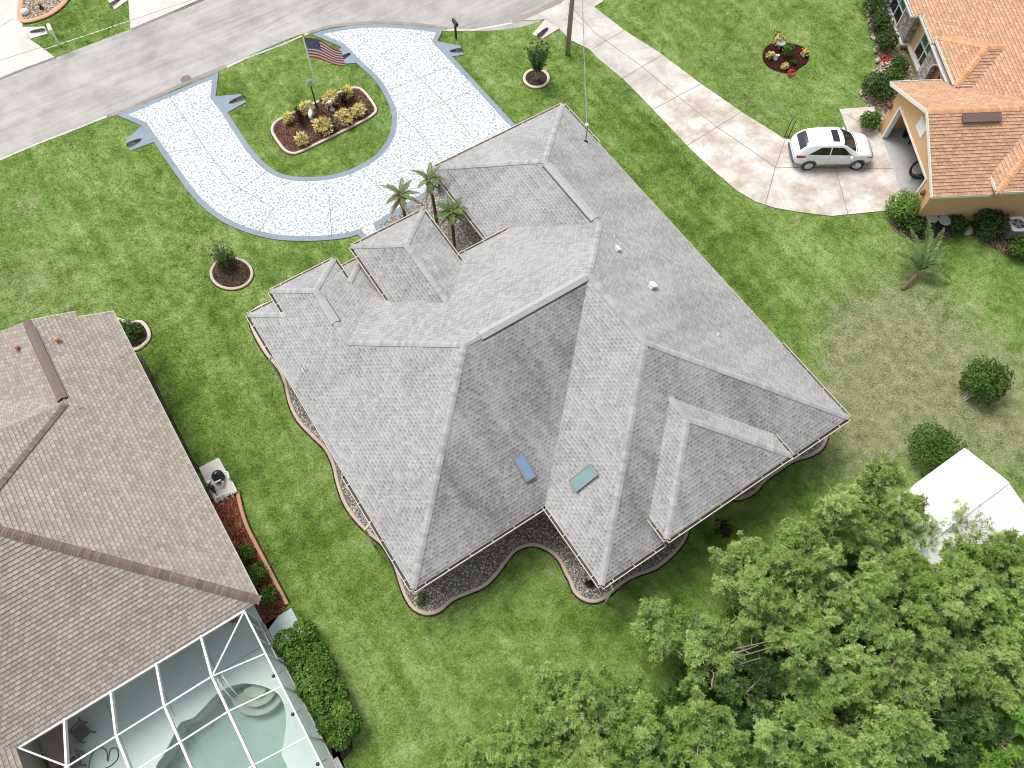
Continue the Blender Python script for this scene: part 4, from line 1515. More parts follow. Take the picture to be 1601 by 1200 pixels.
def wall_window(parent, c_, nrm, w, h, frame='white_trim', glass='glass_dark', name='window', bars=1, depth=0.03):
    n = np.array((nrm[0], nrm[1], 0.0))
    a_ = np.array((-n[1], n[0], 0.0))
    up = np.array((0, 0, 1.0))
    c_ = np.array(c_, float)
    m_ = MB()
    for s_ in (-1, 1):
        m_.obox(c_ + a_ * s_ * (w / 2 + 0.03) + n * depth / 2, a_ * 0.035, n * depth, up * (h / 2 + 0.07))
        m_.obox(c_ + up * s_ * (h / 2 + 0.035) + n * depth / 2, a_ * (w / 2 - 0.006), n * depth, up * 0.034)
    for i in range(bars):
        m_.obox(c_ + a_ * (w * ((i + 1) / (bars + 1) - 0.5)) + n * depth / 2, a_ * 0.025, n * depth * 0.8, up * (h / 2))
    m_.obox(c_ + n * depth / 2, a_ * (w / 2 - 0.003), n * depth * 0.7, up * 0.022)
    o_ = m_.build(name, frame, parent)
    m_ = MB()
    m_.obox(c_ + n * 0.006, a_ * (w / 2 - 0.002), n * 0.005, up * (h / 2 - 0.002))
    m_.build('pane', glass, o_)
    return o_


for v in (11.5, 15.5, 19.0):
    wall_window(house, (0.45, -v, 1.4), (-1, 0), 1.1, 1.2)
for u in (2.4, 4.6):
    wall_window(house, (u, -VB1 + 0.45, 1.4), (0, -1), 1.1, 1.2)
for u in (8.0, 11.0, 14.0, 16.6):
    wall_window(house, (u, -VB2 + 0.45, 1.3), (0, -1), 1.2, 1.4)
for v in (9.0, 13.5, 18.5, 22.5):
    wall_window(house, (W_ - 0.45, -v, 1.4), (1, 0), 1.1, 1.2)
# garage door on the front of the garage wing
mb = MB()
for i in range(4):
    mb.box(UG + 1.2, W_ - 1.2, -VG - 0.448, -VG - 0.42, 0.06 + i * 0.54, 0.06 + i * 0.54 + 0.525)
mb.build('garage_door', 'white_trim', house)
mb = MB()
mb.box(ER - 0.5, ER + 0.5, -VF - 0.448, -VF - 0.41, 0.05, 2.15)
mb.build('front_door', 'brown_metal', house)
# ================================================================== tan-roofed house (left) and its pool cage
lh = thing('tan_roof_house', (-9, -11, 0), 'house with brown and tan shingle roof beside the screened pool', 'house')
XE = -4.88


def lz(x):
    return H + S * (XE - x)


def pl(x, y):
    return np.array((x, y, lz(x)))


RX = -7.86
A0, A1, A2, A3 = pl(RX, -3.80), pl(-6.15, -3.77), pl(-6.15, -4.09), pl(XE, -4.14)
RE = pl(RX, -8.30)
BC = np.array((XE - 0.06, -19.0, H))
HT = pl(-14.5, -8.30 - (14.5 + RX) * 1.0)
# upper hip ends at the main ridge
t = 6.4
RU = pl(RX - t, -8.30 - t)
HB = pl(XE - (RU[1] + 19.0) if False else RU[0], RU[1])
zr = RU[2]
mb = MB()
mb.poly([A0, A1, A2, A3, BC, pl(XE - (19.0 + RU[1]) * -1 if False else RU[0], -19.0 + (XE - RU[0]))[:3], RU, RE])
ym = -19.0 + (XE - RU[0])
HBk = np.array((RU[0], ym, zr))
# left slope of the front gable
xl = RX - (A0[2] - H) / S
mb.poly([A0, RE, np.array((xl, -8.30 + (RX - xl), H)) if False else np.array((RX - 2.9, -5.4, RE[2] - S * 2.9)), np.array((RX - 2.9, -2.35, A0[2] - S * 2.9))])
# front slope of the main block (valley to the gable's left slope)
zf = lambda y: RE[2] + S * (-8.30 - y)
mb.poly([RE, RU, np.array((-30, RU[1], zr)), np.array((-30, -2.4, zf(-2.4))), np.array((RX - 5.9, -2.4, zf(-2.4)))])
# back slope
mb.poly([BC, np.array((-14.1, -19.0, H)), np.array((-17.8, -15.3, H + S * 3.7)), np.array((-30, -15.3, H + S * 3.7)), np.array((-30, ym, zr)), HBk]) if False else None
mb.poly([BC, HBk, np.array((-30, ym, zr)), np.array((-30, -19.0, H)), np.array((-14.1, -19.0, H))])
# rear wing roof
mb.poly([np.array((-14.1, -19.0, H + 0.004)), np.array((-14.1, -30, H + 0.004)), np.array((-18, -30, H + S * 3.9)), np.array((-18, -15.1, H + S * 3.9))])
lroof = roof_mesh([[mb.v[k] for k in f] for f in mb.f], 'roof', 'roof_tan', lh, 0.16)
ridge_caps([(RE, RU), (BC, HBk), (HBk, RU)], 'ridge_cap', 'cap_tan', lroof, w=0.17, step=0.11, lift=0.045)
ridge_caps([(A0, lerp(A0, RE, 0.12))], 'ridge_cap', 'cap_tan', lroof, w=0.18, step=0.11, lift=0.03)
M['cap_tan_plain'] = plain('brown_ridge_vent_cap', (0.185, 0.145, 0.122), 0.9, 0.3, 4)
ridge_vent(lerp(A0, RE, 0.10), lerp(A0, RE, 0.95), lroof, 'cap_tan_plain', w=0.2, lift=0.10)
# walls
mb = MB()
mb.prism([(-5.4, -4.7), (-10.2, -4.7), (-10.2, -6.5), (-28, -6.5), (-28, -29.6), (-14.6, -29.6), (-14.6, -17.9), (-5.4, -17.9)], -0.05, H - 0.12)
mb.build('wall', 'stucco_beige', lh)
mb = MB()
mb.prism([(XE - .03, -4.2), (-6.12, -4.2), (-6.12, -3.85), (-10.6, -3.6), (-10.6, -6.2), (-28, -6.2), (-28, -29.8), (-14.15, -29.8), (-14.15, -18.96), (XE - .08, -18.96)], H - 0.12, H - 0.062)
mb.build('soffit', 'white_trim', lh)
# gable infill under the front rake
mb = MB()
mb.poly([(-5.4, -4.68, H - 0.1), (-5.4, -4.68, lz(-5.4) - 0.09), (RX, -4.68, lz(RX) - 0.09), (-10.0, -4.68, lz(RX) - S * 2.14 - 0.09), (-10.0, -4.68, H - 0.1)])
mb.build('gable', 'stucco_beige', lh)
mb = MB()
mb.bar(A3 + np.array((0.012, 0, -.05)), BC + np.array((0.012, 0, -.05)), 0.02, 0.13)
mb.build('fascia', 'white_trim', lh)
mb = MB()
mb.bar(A2 + np.array((0, 0.012, -.04)), A3 + np.array((0, 0.012, -.04)), 0.02, 0.10)
mb.build('fascia', 'white_trim', lh)
mb = MB()
mb.bar(A0 + np.array((0, 0.012, -.04)), A1 + np.array((0, 0.012, -.04)), 0.02, 0.10)
mb.build('fascia', 'white_trim', lh)
# vents
nLh = nz((S, 0, 1))
nLl = nz((-S, 0, 1))


def cap_vent(px, py, n, p0, parent):
    c_ = at_plane(px, py, n, p0)
    m_ = MB()
    m_.lathe([(0.13, 0.0), (0.12, 0.02), (0.075, 0.05), (0.075, 0.16), (0.105, 0.165), (0.105, 0.22), (0.05, 0.27), (0.0, 0.275)], c_, 14)
    m_.build('roof_vent', 'copper', parent)


cap_vent(92, 533, nLh, A3, lh)
cap_vent(29, 545, nLl, A0, lh)
pipe_vent(190, 557, nLh, A3, lh, 0.03, 0.16)
pipe_vent(127, 636, nLh, A3, lh, 0.03, 0.16)
for y in (-8, -12.5, -16.5):
    wall_window(lh, (-5.4, y, 1.4), (1, 0), 1.1, 1.2)
# sliding glass doors facing the pool
wall_window(lh, (-8.5, -17.9, 1.15), (0, -1), 3.2, 2.1, name='patio_door', bars=2)
wall_window(lh, (-12.6, -17.9, 1.15), (0, -1), 2.2, 2.1, name='patio_door', bars=1)

# ------------------------------------------------------------------ pool deck and pool
SX = -5.60
pool_px = [(333, 1090), (320, 1105), (300, 1125), (285, 1127), (279, 1137), (262, 1170), (248, 1200)]
pc = crom([at(x, y)[:2] for x, y in [(438, 1088), (420, 1076), (398, 1069.5), (375, 1069), (352, 1077), (335, 1089), (320, 1105), (304, 1121), (289, 1127), (282, 1131), (272, 1150), (258, 1178), (245, 1207)]] + [np.array((-11.0, -23.2)), np.array((-10.6, -24.8)), np.array((-9.0, -25.7)), np.array((-7.6, -25.3)), np.array((-7.15, -24.3))] + [at(x, y)[:2] for x, y in [(441, 1180), (444, 1160), (448, 1130), (446, 1108)]], 4, True)
pc = [np.array(q[:2]) for q in pc]
DZK = 0.06
MASK.append([(-14.2, -17.0), (-5.3, -17.0), (-5.3, -27.0), (-14.2, -27.0)])
deck_out = [(-13.9, -17.85), (SX, -17.85), (SX, -26.8), (-13.9, -26.8)]
# deck sheet with a hole: bridge the outer rectangle to the pool curve
def deck_mesh():
    import bmesh
    bm = bmesh.new()
    ov = [bm.verts.new((x, y, DZK)) for x, y in deck_out]
    iv = [bm.verts.new((q[0], q[1], DZK)) for q in pc]
    es = [bm.edges.new((ov[i], ov[(i + 1) % 4])) for i in range(4)] + [bm.edges.new((iv[i], iv[(i + 1) % len(iv)])) for i in range(len(iv))]
    bmesh.ops.triangle_fill(bm, use_beauty=True, edges=es)
    bm.normal_update()
    V = [tuple(v.co) for v in bm.verts]
    bm.verts.index_update()
    F = [tuple(v.index for v in f.verts) for f in bm.faces]
    bm.free()
    return V, F


V, F = deck_mesh()
mb = MB()


def inside(q, P):
    r_ = False
    j = len(P) - 1
    for i in range(len(P)):
        if (P[i][1] > q[1]) != (P[j][1] > q[1]) and q[0] < (P[j][0] - P[i][0]) * (q[1] - P[i][1]) / (P[j][1] - P[i][1]) + P[i][0]:
            r_ = not r_
        j = i
    return r_


F = [f for f in F if not inside(np.mean([V[k][:2] for k in f], 0), pc)]
F = [f if np.cross(np.array(V[f[1]]) - np.array(V[f[0]]), np.array(V[f[2]]) - np.array(V[f[0]]))[2] > 0 else f[::-1] for f in F]
mb.add(V, F, 0)
for i in range(4):
    (xa, ya), (xb, yb) = deck_out[i], deck_out[(i + 1) % 4]
    mb.add([(xa, ya, -0.06), (xb, yb, -0.06), (xb, yb, DZK), (xa, ya, DZK)], [(0, 1, 2, 3)], 0)
for x in (-11.9, -9.9, -7.9):
    joint((x, -18.4), (x, -20.3 if x > -11 else -22.0), DZK + 0.004, 0.02, 1)
joint((-13.8, -19.75), (SX - .05, -19.75), DZK + 0.004, 0.02, 1)
joint((-13.8, -22.3), (-11.2, -22.3), DZK + 0.004, 0.02, 1)
mb.box(SX + 0.05, -4.40, -20.15, -19.05, -0.05, 0.05, 0)
structure('pool_deck', mb, ['deck_green', 'joint'])
mb = MB()
n = len(pc)
dep = -1.15
mb.add([(q[0], q[1], DZK - 0.002) for q in pc] + [(q[0], q[1], dep) for q in pc], [(i, (i + 1) % n, n + (i + 1) % n, n + i) for i in range(n)], 0)
mb.add([(q[0], q[1], dep) for q in pc], [tuple(range(n))], 0)
# curved entry steps at the shallow end
sc_ = at(398, 1072)[:2]
for k, (r, z) in enumerate(((0.50, -0.28), (0.82, -0.50), (1.12, -0.74))):
    arc = [(sc_[0] + r * math.cos(t), sc_[1] + 0.12 + r * math.sin(t)) for t in np.linspace(math.pi * 0.98, math.pi * 2.02, 18)]
    mb.prism(arc + [(sc_[0] + r, sc_[1] + 0.12), (sc_[0] - r, sc_[1] + 0.12)][:0], dep, z, 1)
structure('pool', mb, ['pool_shell', 'pool_step'])
mb = MB()
mb.add([(q[0], q[1], -0.10) for q in pc], [tuple(range(n))], 0)
structure('pool_water', mb, ['water'])
# handrail
mb = MB()
hb = at(349, 1062)
h2 = np.array((-6.75, -21.35, -0.25))
for dx in (0.0, 0.22):
    p = hb + np.array((dx, 0, 0.06))
    mb.tube(crom([p, p + np.array((0, -0.05, 0.75)), p + np.array((0.03, -0.35, 0.85)), p + np.array((0.06, -0.85, 0.35)), p + np.array((0.06, -0.95, -0.3))], 4), 0.022, 6)
o = mb.build('handrail', 'white_metal')
tag(o, 'white looped metal handrail at the pool steps', 'handrail')

# ------------------------------------------------------------------ screened pool cage
cage = thing('pool_enclosure', (-9.5, -22, 0), 'white framed screen enclosure covering the pool beside the tan roof', 'pool enclosure')
ZB, ZT = 2.80, 4.0
yE, yT = -19.03, -20.83
xT = -7.27
xb = [xT, -8.99, -10.68, -12.36]
yb = [-20.83, -22.16, -24.12, -26.0]
BM = 'white_metal'


def beam(a, b, w=0.075, h=0.16, name='beam'):
    m_ = MB()
    m_.bar(a, b, w, h)
    return m_.build(name, BM, cage)


for x in xb:
    beam((x - 0.02, yE, ZB + 0.02), (x, yT, ZT))
    beam((x, yT, ZT), (x, yb[-1], ZT))
for y in yb:
    beam((xb[-1] - 1.4, y, ZT - 0.001), (xT, y, ZT - 0.001), 0.05, 0.06, 'purlin')
    beam((xT, y, ZT), (SX, y, ZB + 0.02), 0.05, 0.06, 'purlin')
beam((xT, yT, ZT), (SX, yE, ZB), 0.05, 0.06, 'purlin')
beam((xb[-1], yT, ZT), (-14.0, yE, ZB), 0.05, 0.06, 'purlin')
beam((SX, yE, ZB), (SX, yb[-1], ZB), 0.06, 0.09)
beam((-14.0, yE + 0.0, ZB), (SX, yE, ZB), 0.05, 0.12, 'eave_rail')
beam((SX, yE, 0.10), (SX, yb[-1], 0.10), 0.06, 0.08, 'sill_rail')
for y in [yE] + yb:
    beam((SX, y, 0.05), (SX, y, ZB), 0.06, 0.06, 'post')
for y in (-19.55, -20.2):
    beam((SX, y, 0.05), (SX, y, ZB), 0.045, 0.045, 'door_post')
beam((SX, yE, 1.0), (SX, yT, 1.0), 0.045, 0.045, 'door_rail')
mb = MB()
q = 0.012
mb.poly([(xb[-1] - 1.4, yT, ZT + q), (xT, yT, ZT + q), (xT, yb[-1], ZT + q), (xb[-1] - 1.4, yb[-1], ZT + q)])
mb.poly([(xT, yT, ZT + q), (SX, yE, ZB + q), (SX, yb[-1], ZB + q), (xT, yb[-1], ZT + q)])
mb.poly([(xT, yT, ZT + q), (xb[-1], yT, ZT + q), (-14.0, yE, ZB + q), (SX, yE, ZB + q)])
mb.build('roof_screen', 'screen_roof', cage)
mb = MB()
mb.poly([(SX + 0.005, yE, 0.12), (SX + 0.005, yb[-1], 0.12), (SX + 0.005, yb[-1], ZB), (SX + 0.005, yE, ZB)])
mb.build('wall_screen', 'screen_side', cage)
for px, py in ((441, 1050), (469, 1111), (507, 1189)):
    # clamp-on lamps on the cage wall
    c = at(px, py, 1.45)
    m_ = MB()
    y = c[1]
    m_.tube([(SX + 0.03, y, 1.5), (SX - 0.10, y, 1.52), (SX - 0.28, y + 0.02, 1.55)], 0.012, 6)
    m_.lathe([(0.055, 0.0), (0.075, 0.04), (0.05, 0.10), (0.0, 0.11)], (SX - 0.30, y + 0.02, 1.50), 12)
    o = m_.build('wall_lamp', 'black_metal')
    lab = {1050: 'small black lamp on the cage wall nearest the screen door', 1111: 'small black lamp on the cage wall beside the middle of the hedge', 1189: 'small black lamp on the cage wall past the far end of the hedge'}[py]
    tag(o, lab, 'wall lamp', 'black lamps on the pool cage wall')


# patio furniture under the cage
def patio_chair(c_, rz, label):
    o_ = thing('patio_chair', (c_[0], c_[1], DZK), label, 'chair', 'dark patio chairs', rz)
    m_ = MB()
    m_.box(-0.27, 0.27, -0.27, 0.25, 0.38, 0.43)
    m_.build('seat', 'wicker', o_, local=True)
    m_ = MB()
    for i in range(5):
        x = -0.22 + i * 0.11
        m_.bar((x, 0.26, 0.43), (x, 0.36, 0.95), 0.05, 0.02)
    m_.bar((-0.27, 0.36, 0.95), (0.27, 0.36, 0.95), 0.04, 0.06)
    m_.build('backrest', 'wicker', o_, local=True)
    for x in (-0.25, 0.25):
        for y in (-0.24, 0.24):
            m_ = MB()
            m_.bar((x, y, 0), (x, y, 0.38), 0.045, 0.045)
            m_.build('leg', 'wicker', o_, local=True)
        m_ = MB()
        m_.bar((x * 1.1, -0.26, 0.63), (x * 1.1, 0.30, 0.63), 0.05, 0.03)
        m_.bar((x * 1.1, -0.24, 0.43), (x * 1.1, -0.24, 0.62), 0.04, 0.04)
        m_.build('armrest', 'wicker', o_, local=True)


patio_chair(at(136, 1145), R(-75), 'dark slatted patio chair at the table under the pool cage')
patio_chair(at(124, 1190), R(-100), 'dark patio chair at the frame bottom, half behind the cage purlin')
tb = thing('patio_table', (*at(103, 1155)[:2], DZK), 'brown rectangular patio table under the corner of the pool cage', 'table')
mb = MB()
mb.box(-0.5, 0.5, -0.95, 0.95, 0.70, 0.74)
mb.build('table_top', 'table_brown', tb, local=True)
for x in (-0.42, 0.42):
    for y in (-0.85, 0.85):
        mb = MB()
        mb.bar((x, y, 0), (x, y, 0.70), 0.06, 0.06)
        mb.build('leg', 'table_brown', tb, local=True)
mb = MB()
hp = crom([(q[0], q[1], DZK + 0.02) for q in pts([(140, 1200), (145, 1180), (158, 1169), (168, 1174), (170, 1190), (174, 1172), (184, 1170), (186, 1184), (176, 1196), (160, 1203)])], 5)
mb.tube(hp, 0.018, 6)
o = mb.build('garden_hose', 'plastic_black', smooth=True)
tag(o, 'dark hose looped in coils on the pale pool deck', 'hose')
# low bench-like planter by the house at the cage end
mb = MB()
c = at(368, 968)
for i in range(7):
    a = i * 0.9
    mb.tube([c + np.array((0, 0, 0.4)), c + np.array((0.2 * math.cos(a), 0.2 * math.sin(a), 0.65)), c + np.array((0.36 * math.cos(a), 0.36 * math.sin(a), 0.6))], [0.02, 0.015, 0.004], 4, 1)
mb.lathe([(0.15, 0.06), (0.2, 0.40), (0.17, 0.40), (0.0, 0.36)], (c[0], c[1], 0), 12, 0)
o = mb.build('potted_plant', ['rust', 'leaf_dark'])
tag(o, 'dark spiky potted plant in the corner of the pool cage', 'potted plant')
# ================================================================== orange-roofed house (right)
oh = thing('orange_roof_house', rh(6, 8), 'tan stucco house with orange shingle roof and open garage', 'house')
GB = 7.42
GM = GB / 2
GZ = H + S * GM


def mainz(a):
    return 3.0 + S * (a - 2.95)


aM = 2.95 + (GZ - 3.0) / S
mb = MB()
mb.poly([rh(0, 0, H), rh(0, GM, GZ), rh(11, GM, GZ), rh(11, 0, H)])
mb.poly([rh(0, GB, H), rh(0, GM, GZ), rh(aM, GM, GZ), rh(9.952 - 7.0, 7.0, 3.0), rh(2.7, GB, H)])
mb.poly([rh(2.95, 7.0, 3.0), rh(aM, GM, GZ), rh(12, GM, mainz(12)), rh(12, 24, mainz(12)), rh(2.6, 24, mainz(2.6)), rh(2.6, 12.2, mainz(2.6)), rh(2.95, 12.2, 3.0)])
mb.poly([rh(12, GM, mainz(12)), rh(12, 24, mainz(12)), rh(21, 24, 3.0), rh(21, GM, 3.0)])
# rear wing with its raised hip end
mb.poly([rh(2.9, -0.2, 3.2), rh(2.9, 0.83, 3.2), rh(5.78, GM, 3.2 + S * 2.88), rh(6.81, GM, 3.2 + S * 3.91)])
mb.poly([rh(2.9, -0.2, 3.2), rh(6.81, GM, 3.2 + S * 3.91), rh(16, GM, 3.2 + S * 3.91), rh(16, -0.2, 3.2)])
# raised hip over the entry
eb0, eb1, ea, ez = 6.43, 9.96, 2.8, 3.4
eh_ = (eb1 - eb0) / 2
ebm = (eb0 + eb1) / 2
EAp = rh(ea + eh_, ebm, ez + S * eh_)
aR = 2.95 + (ez + S * eh_ - 3.0) / S
aE = 2.95 + (ez - 3.0) / S
mb.poly([rh(ea, eb0, ez), rh(ea, eb1, ez), EAp])
mb.poly([rh(ea, eb0, ez), EAp, rh(aR, ebm, ez + S * eh_), rh(aE + 0.35, eb0, ez)])
mb.poly([rh(ea, eb1, ez), EAp, rh(aR, ebm, ez + S * eh_), rh(aE, eb1, ez)])
oroof = roof_mesh([[mb.v[k] for k in f] for f in mb.f], 'roof', 'roof_orange', oh, 0.165)
ridge_caps([(rh(0, GM, GZ), rh(aM, GM, GZ)), (rh(ea, eb0, ez), EAp), (rh(ea, eb1, ez), EAp), (EAp, rh(aR, ebm, ez + S * eh_)), (rh(2.9, -0.2, 3.2), rh(6.81, GM, 3.2 + S * 3.91))], 'ridge_cap', 'cap_orange', oroof, w=0.17, lift=0.02)
# ridge vent box on the garage slope
nG = nz(np.array((-RB[0] * -1 * -S, -RB[1] * -1 * -S, 1.0)))
nG = nz((-RB[0] * S, -RB[1] * S, 1.0))
c = rh(2.55, 3.30, H + S * 3.30)
mb = MB()
A3d = np.array((*RA, 0))
mb.obox(c + nG * 0.07, A3d * 0.92, nz(np.cross(nG, A3d)) * 0.18, nG * 0.07)
mb.obox(c + nG * 0.155, A3d * 0.95, nz(np.cross(nG, A3d)) * 0.21, nG * 0.015)
mb.build('roof_vent', 'brown_metal', oroof)


# walls
B3d = np.array((*RB, 0))
Z3 = np.array((0, 0, 1.0))


def rbox(m_, a0, a1, b0, b1, z0, z1, mat=0):
    m_.obox(rh((a0 + a1) / 2, (b0 + b1) / 2, (z0 + z1) / 2), A3d * (a1 - a0) / 2, B3d * (b1 - b0) / 2, Z3 * (z1 - z0) / 2, mat)


ob0, ob1, oz = 1.45, 6.30, 2.32
mb = MB()
rbox(mb, 0.40, 0.60, 0.5, ob0, -0.05, 2.62)
rbox(mb, 0.40, 0.60, ob1, 7.0, -0.05, 2.62)
for a in (0.40, 0.60):
    P = [rh(a, ob0, oz), rh(a, ob0, 2.62), rh(a, 0.5, 2.62), rh(a, 0.5, H + S * 0.5 - 0.09), rh(a, GM, GZ - 0.09), rh(a, 7.0, H + S * 0.42 - 0.09), rh(a, 7.0, 2.62), rh(a, ob1, 2.62), rh(a, ob1, oz)]
    mb.poly(P if a < 0.5 else P[::-1])
mb.poly([rh(0.4, ob0, oz), rh(0.4, ob1, oz), rh(0.6, ob1, oz), rh(0.6, ob0, oz)])
rbox(mb, 0.60, 15.5, 0.5, 0.7, -0.05, 2.79)
rbox(mb, 0.60, 3.6, 6.8, 7.0, -0.05, 2.79)
rbox(mb, 3.6, 3.8, 6.98, 23.5, -0.05, 3.05)
rbox(mb, 7.2, 7.4, 0.7, 6.9, -0.05, 2.9)
rbox(mb, 15.3, 15.5, 0.7, 23.5, -0.05, 2.6)
rbox(mb, 3.2, 15.5, 0.1, 0.5, 2.3, 3.1) if False else None
mb.build('wall', 'stucco_tan', oh)
mb = MB()
rbox(mb, 0.40, 7.2, 0.70, 6.8, -0.02, 0.055)
mb.build('garage_floor', 'concrete_floor', oh)
mb = MB()
rbox(mb, 3.19, 3.6, 12.9, 23.5, 0.42, 2.78)
# stone arch wall of the entry
n_ = 14
bc_, rr = 8.55, 0.75
for a in (3.1, 3.32):
    for i in range(n_):
        t0, t1 = math.pi * i / n_, math.pi * (i + 1) / n_
        p0 = (bc_ + rr * math.cos(t0), 1.75 + rr * math.sin(t0))
        p1 = (bc_ + rr * math.cos(t1), 1.75 + rr * math.sin(t1))
        q = [rh(a, *p0), rh(a, p0[0], 3.28), rh(a, p1[0], 3.28), rh(a, *p1)]
        mb.poly(q if a < 3.2 else q[::-1])
for i in range(n_):
    t0, t1 = math.pi * i / n_, math.pi * (i + 1) / n_
    p0 = (bc_ + rr * math.cos(t0), 1.75 + rr * math.sin(t0))
    p1 = (bc_ + rr * math.cos(t1), 1.75 + rr * math.sin(t1))
    mb.poly([rh(3.1, *p0), rh(3.1, *p1), rh(3.32, *p1), rh(3.32, *p0)])
rbox(mb, 3.1, 3.32, bc_ + rr, 10.2, -0.02, 3.28)
rbox(mb, 3.1, 3.32, 7.02, bc_ - rr, -0.02, 3.28)
mb.build('stone_veneer', 'stone', oh)
mb = MB()
rbox(mb, 3.19, 3.6, 12.9, 23.5, -0.02, 0.30)
mb.build('stucco_base', 'stucco_tan', oh)
# white trims: sills, arch ring, garage frame, rakes and fascias
mb = MB()
rbox(mb, 3.08, 3.62, 12.78, 23.5, 0.30, 0.42)
rbox(mb, 3.46, 3.61, 10.2, 12.78, 0.30, 0.42)
for i in range(n_):
    t0, t1 = math.pi * i / n_, math.pi * (i + 1) / n_
    m0 = rh(3.085, bc_ + (rr + .05) * math.cos(t0), 1.75 + (rr + .05) * math.sin(t0))
    m1 = rh(3.085, bc_ + (rr + .05) * math.cos(t1), 1.75 + (rr + .05) * math.sin(t1))
    mb.bar(m0, m1, 0.06, 0.12, 0, (RA[0], RA[1], 0))
mb.build('wall_trim', 'white_trim', oh)
mb = MB()
rbox(mb, 0.36, 0.62, ob0 - 0.002, ob0 + 0.11, 0.06, oz - 0.11)
rbox(mb, 0.36, 0.62, ob1 - 0.11, ob1 + 0.002, 0.06, oz - 0.11)
rbox(mb, 0.36, 0.62, ob0 - 0.002, ob1 + 0.002, oz - 0.11, oz + 0.003)
mb.build('garage_frame', 'white_trim', oh)
FAS = [(rh(-0.015, 0, H) - Z3 * 0.065, rh(-0.015, GM, GZ) - Z3 * 0.065, 0.19), (rh(-0.015, GM, GZ) - Z3 * 0.065, rh(-0.015, GB, H) - Z3 * 0.065, 0.19),
       (rh(0.0, -0.016, H - 0.07), rh(2.88, -0.016, H - 0.07), 0.14), (rh(2.86, -0.22, 3.13), rh(16, -0.22, 3.13), 0.15), (rh(2.885, -0.22, 3.13), rh(2.885, 0.80, 3.13), 0.15),
       (rh(2.785, eb0, ez - 0.07), rh(2.785, eb1, ez - 0.07), 0.16), (rh(2.8, eb0 - 0.016, ez - 0.07), rh(aE + 0.3, eb0 - 0.016, ez - 0.07), 0.16), (rh(2.6, 12.19, 2.77), rh(2.95, 12.19, 2.86), 0.15)]
for p0, p1, hh in FAS:
    mb = MB()
    mb.bar(p0, p1, 0.03, hh)
    mb.build('fascia', 'white_trim', oh)
mb = MB()
rbox(mb, 0.03, 2.84, 0.02, 0.5, H - 0.15, H - 0.10)
rbox(mb, 0.03, 0.40, 0.5, 6.98, H - 0.15, H - 0.10) if False else None
rbox(mb, 2.9, 16, -0.18, 0.5, 3.0, 3.06)
rbox(mb, 2.82, 3.6, 7.0, 12.2, 2.80, 2.86)
rbox(mb, 2.65, 3.6, 12.2, 23.5, 2.785, 2.80)
mb.build('soffit', 'white_trim', oh)
gutter(rh(0.02, GB, H), rh(2.75, GB, H), RB, oh, mat='white_trim', straps=0.75)
gutter(rh(2.95, 9.98, 3.0), rh(2.95, 12.15, 3.0), -RA, oh, mat='white_trim', straps=0.6)
gutter(rh(2.6, 12.25, 2.83), rh(2.6, 20, 2.83), -RA, oh, mat='white_trim', straps=0.6)


def on_wall(px, py, a0):
    q = at_plane(px, py, (RA[0], RA[1], 0), rh(a0, 0, 0))
    return float((q[:2] - RO) @ RB), float(q[2])


def win_px(quad, a0, name='window', bars=1):
    Q = np.array([on_wall(x, y, a0) for x, y in quad])
    b0, b1 = Q[:, 0].min(), Q[:, 0].max()
    z0, z1 = Q[:, 1].min(), Q[:, 1].max()
    return b0, b1, z0, z1


def oh_window(a0, b0, b1, z0, z1):
    n = -A3d
    c_ = rh(a0, (b0 + b1) / 2, (z0 + z1) / 2)
    w, h = b1 - b0, z1 - z0
    m_ = MB()
    up = Z3
    for s_ in (-1, 1):
        m_.obox(c_ + B3d * s_ * (w / 2 + 0.045) + n * 0.03, B3d * 0.05, n * 0.032, up * (h / 2 + 0.10))
        m_.obox(c_ + up * s_ * (h / 2 + 0.05) + n * 0.03, B3d * (w / 2 - 0.007), n * 0.034, up * 0.05)
    m_.obox(c_ + n * 0.024, B3d * 0.04, n * 0.026, up * (h / 2 - 0.002))
    m_.obox(c_ + n * 0.022, B3d * (w / 2 - 0.002), n * 0.018, up * 0.045)
    o_ = m_.build('window', 'white_trim', oh)
    m_ = MB()
    m_.obox(c_ + up * h / 4 + n * 0.008, B3d * (w / 2 - 0.002), n * 0.006, up * (h / 4 - 0.002))
    m_.build('pane', 'glass_green', o_)
    m_ = MB()
    m_.obox(c_ - up * h / 4 + n * 0.008, B3d * (w / 2 - 0.002), n * 0.006, up * (h / 4 - 0.002))
    m_.build('pane', 'glass_dark', o_)


oh_window(3.6, 10.5, 12.0, 0.55, 2.15)
oh_window(3.19, 14.2, 15.8, 0.55, 2.15)
oh_window(3.19, 18.0, 19.4, 0.95, 2.35)
mb = MB()
rbox(mb, 3.56, 3.598, 8.1, 9.0, 0.06, 2.1)
mb.build('front_door', 'brown_metal', oh)
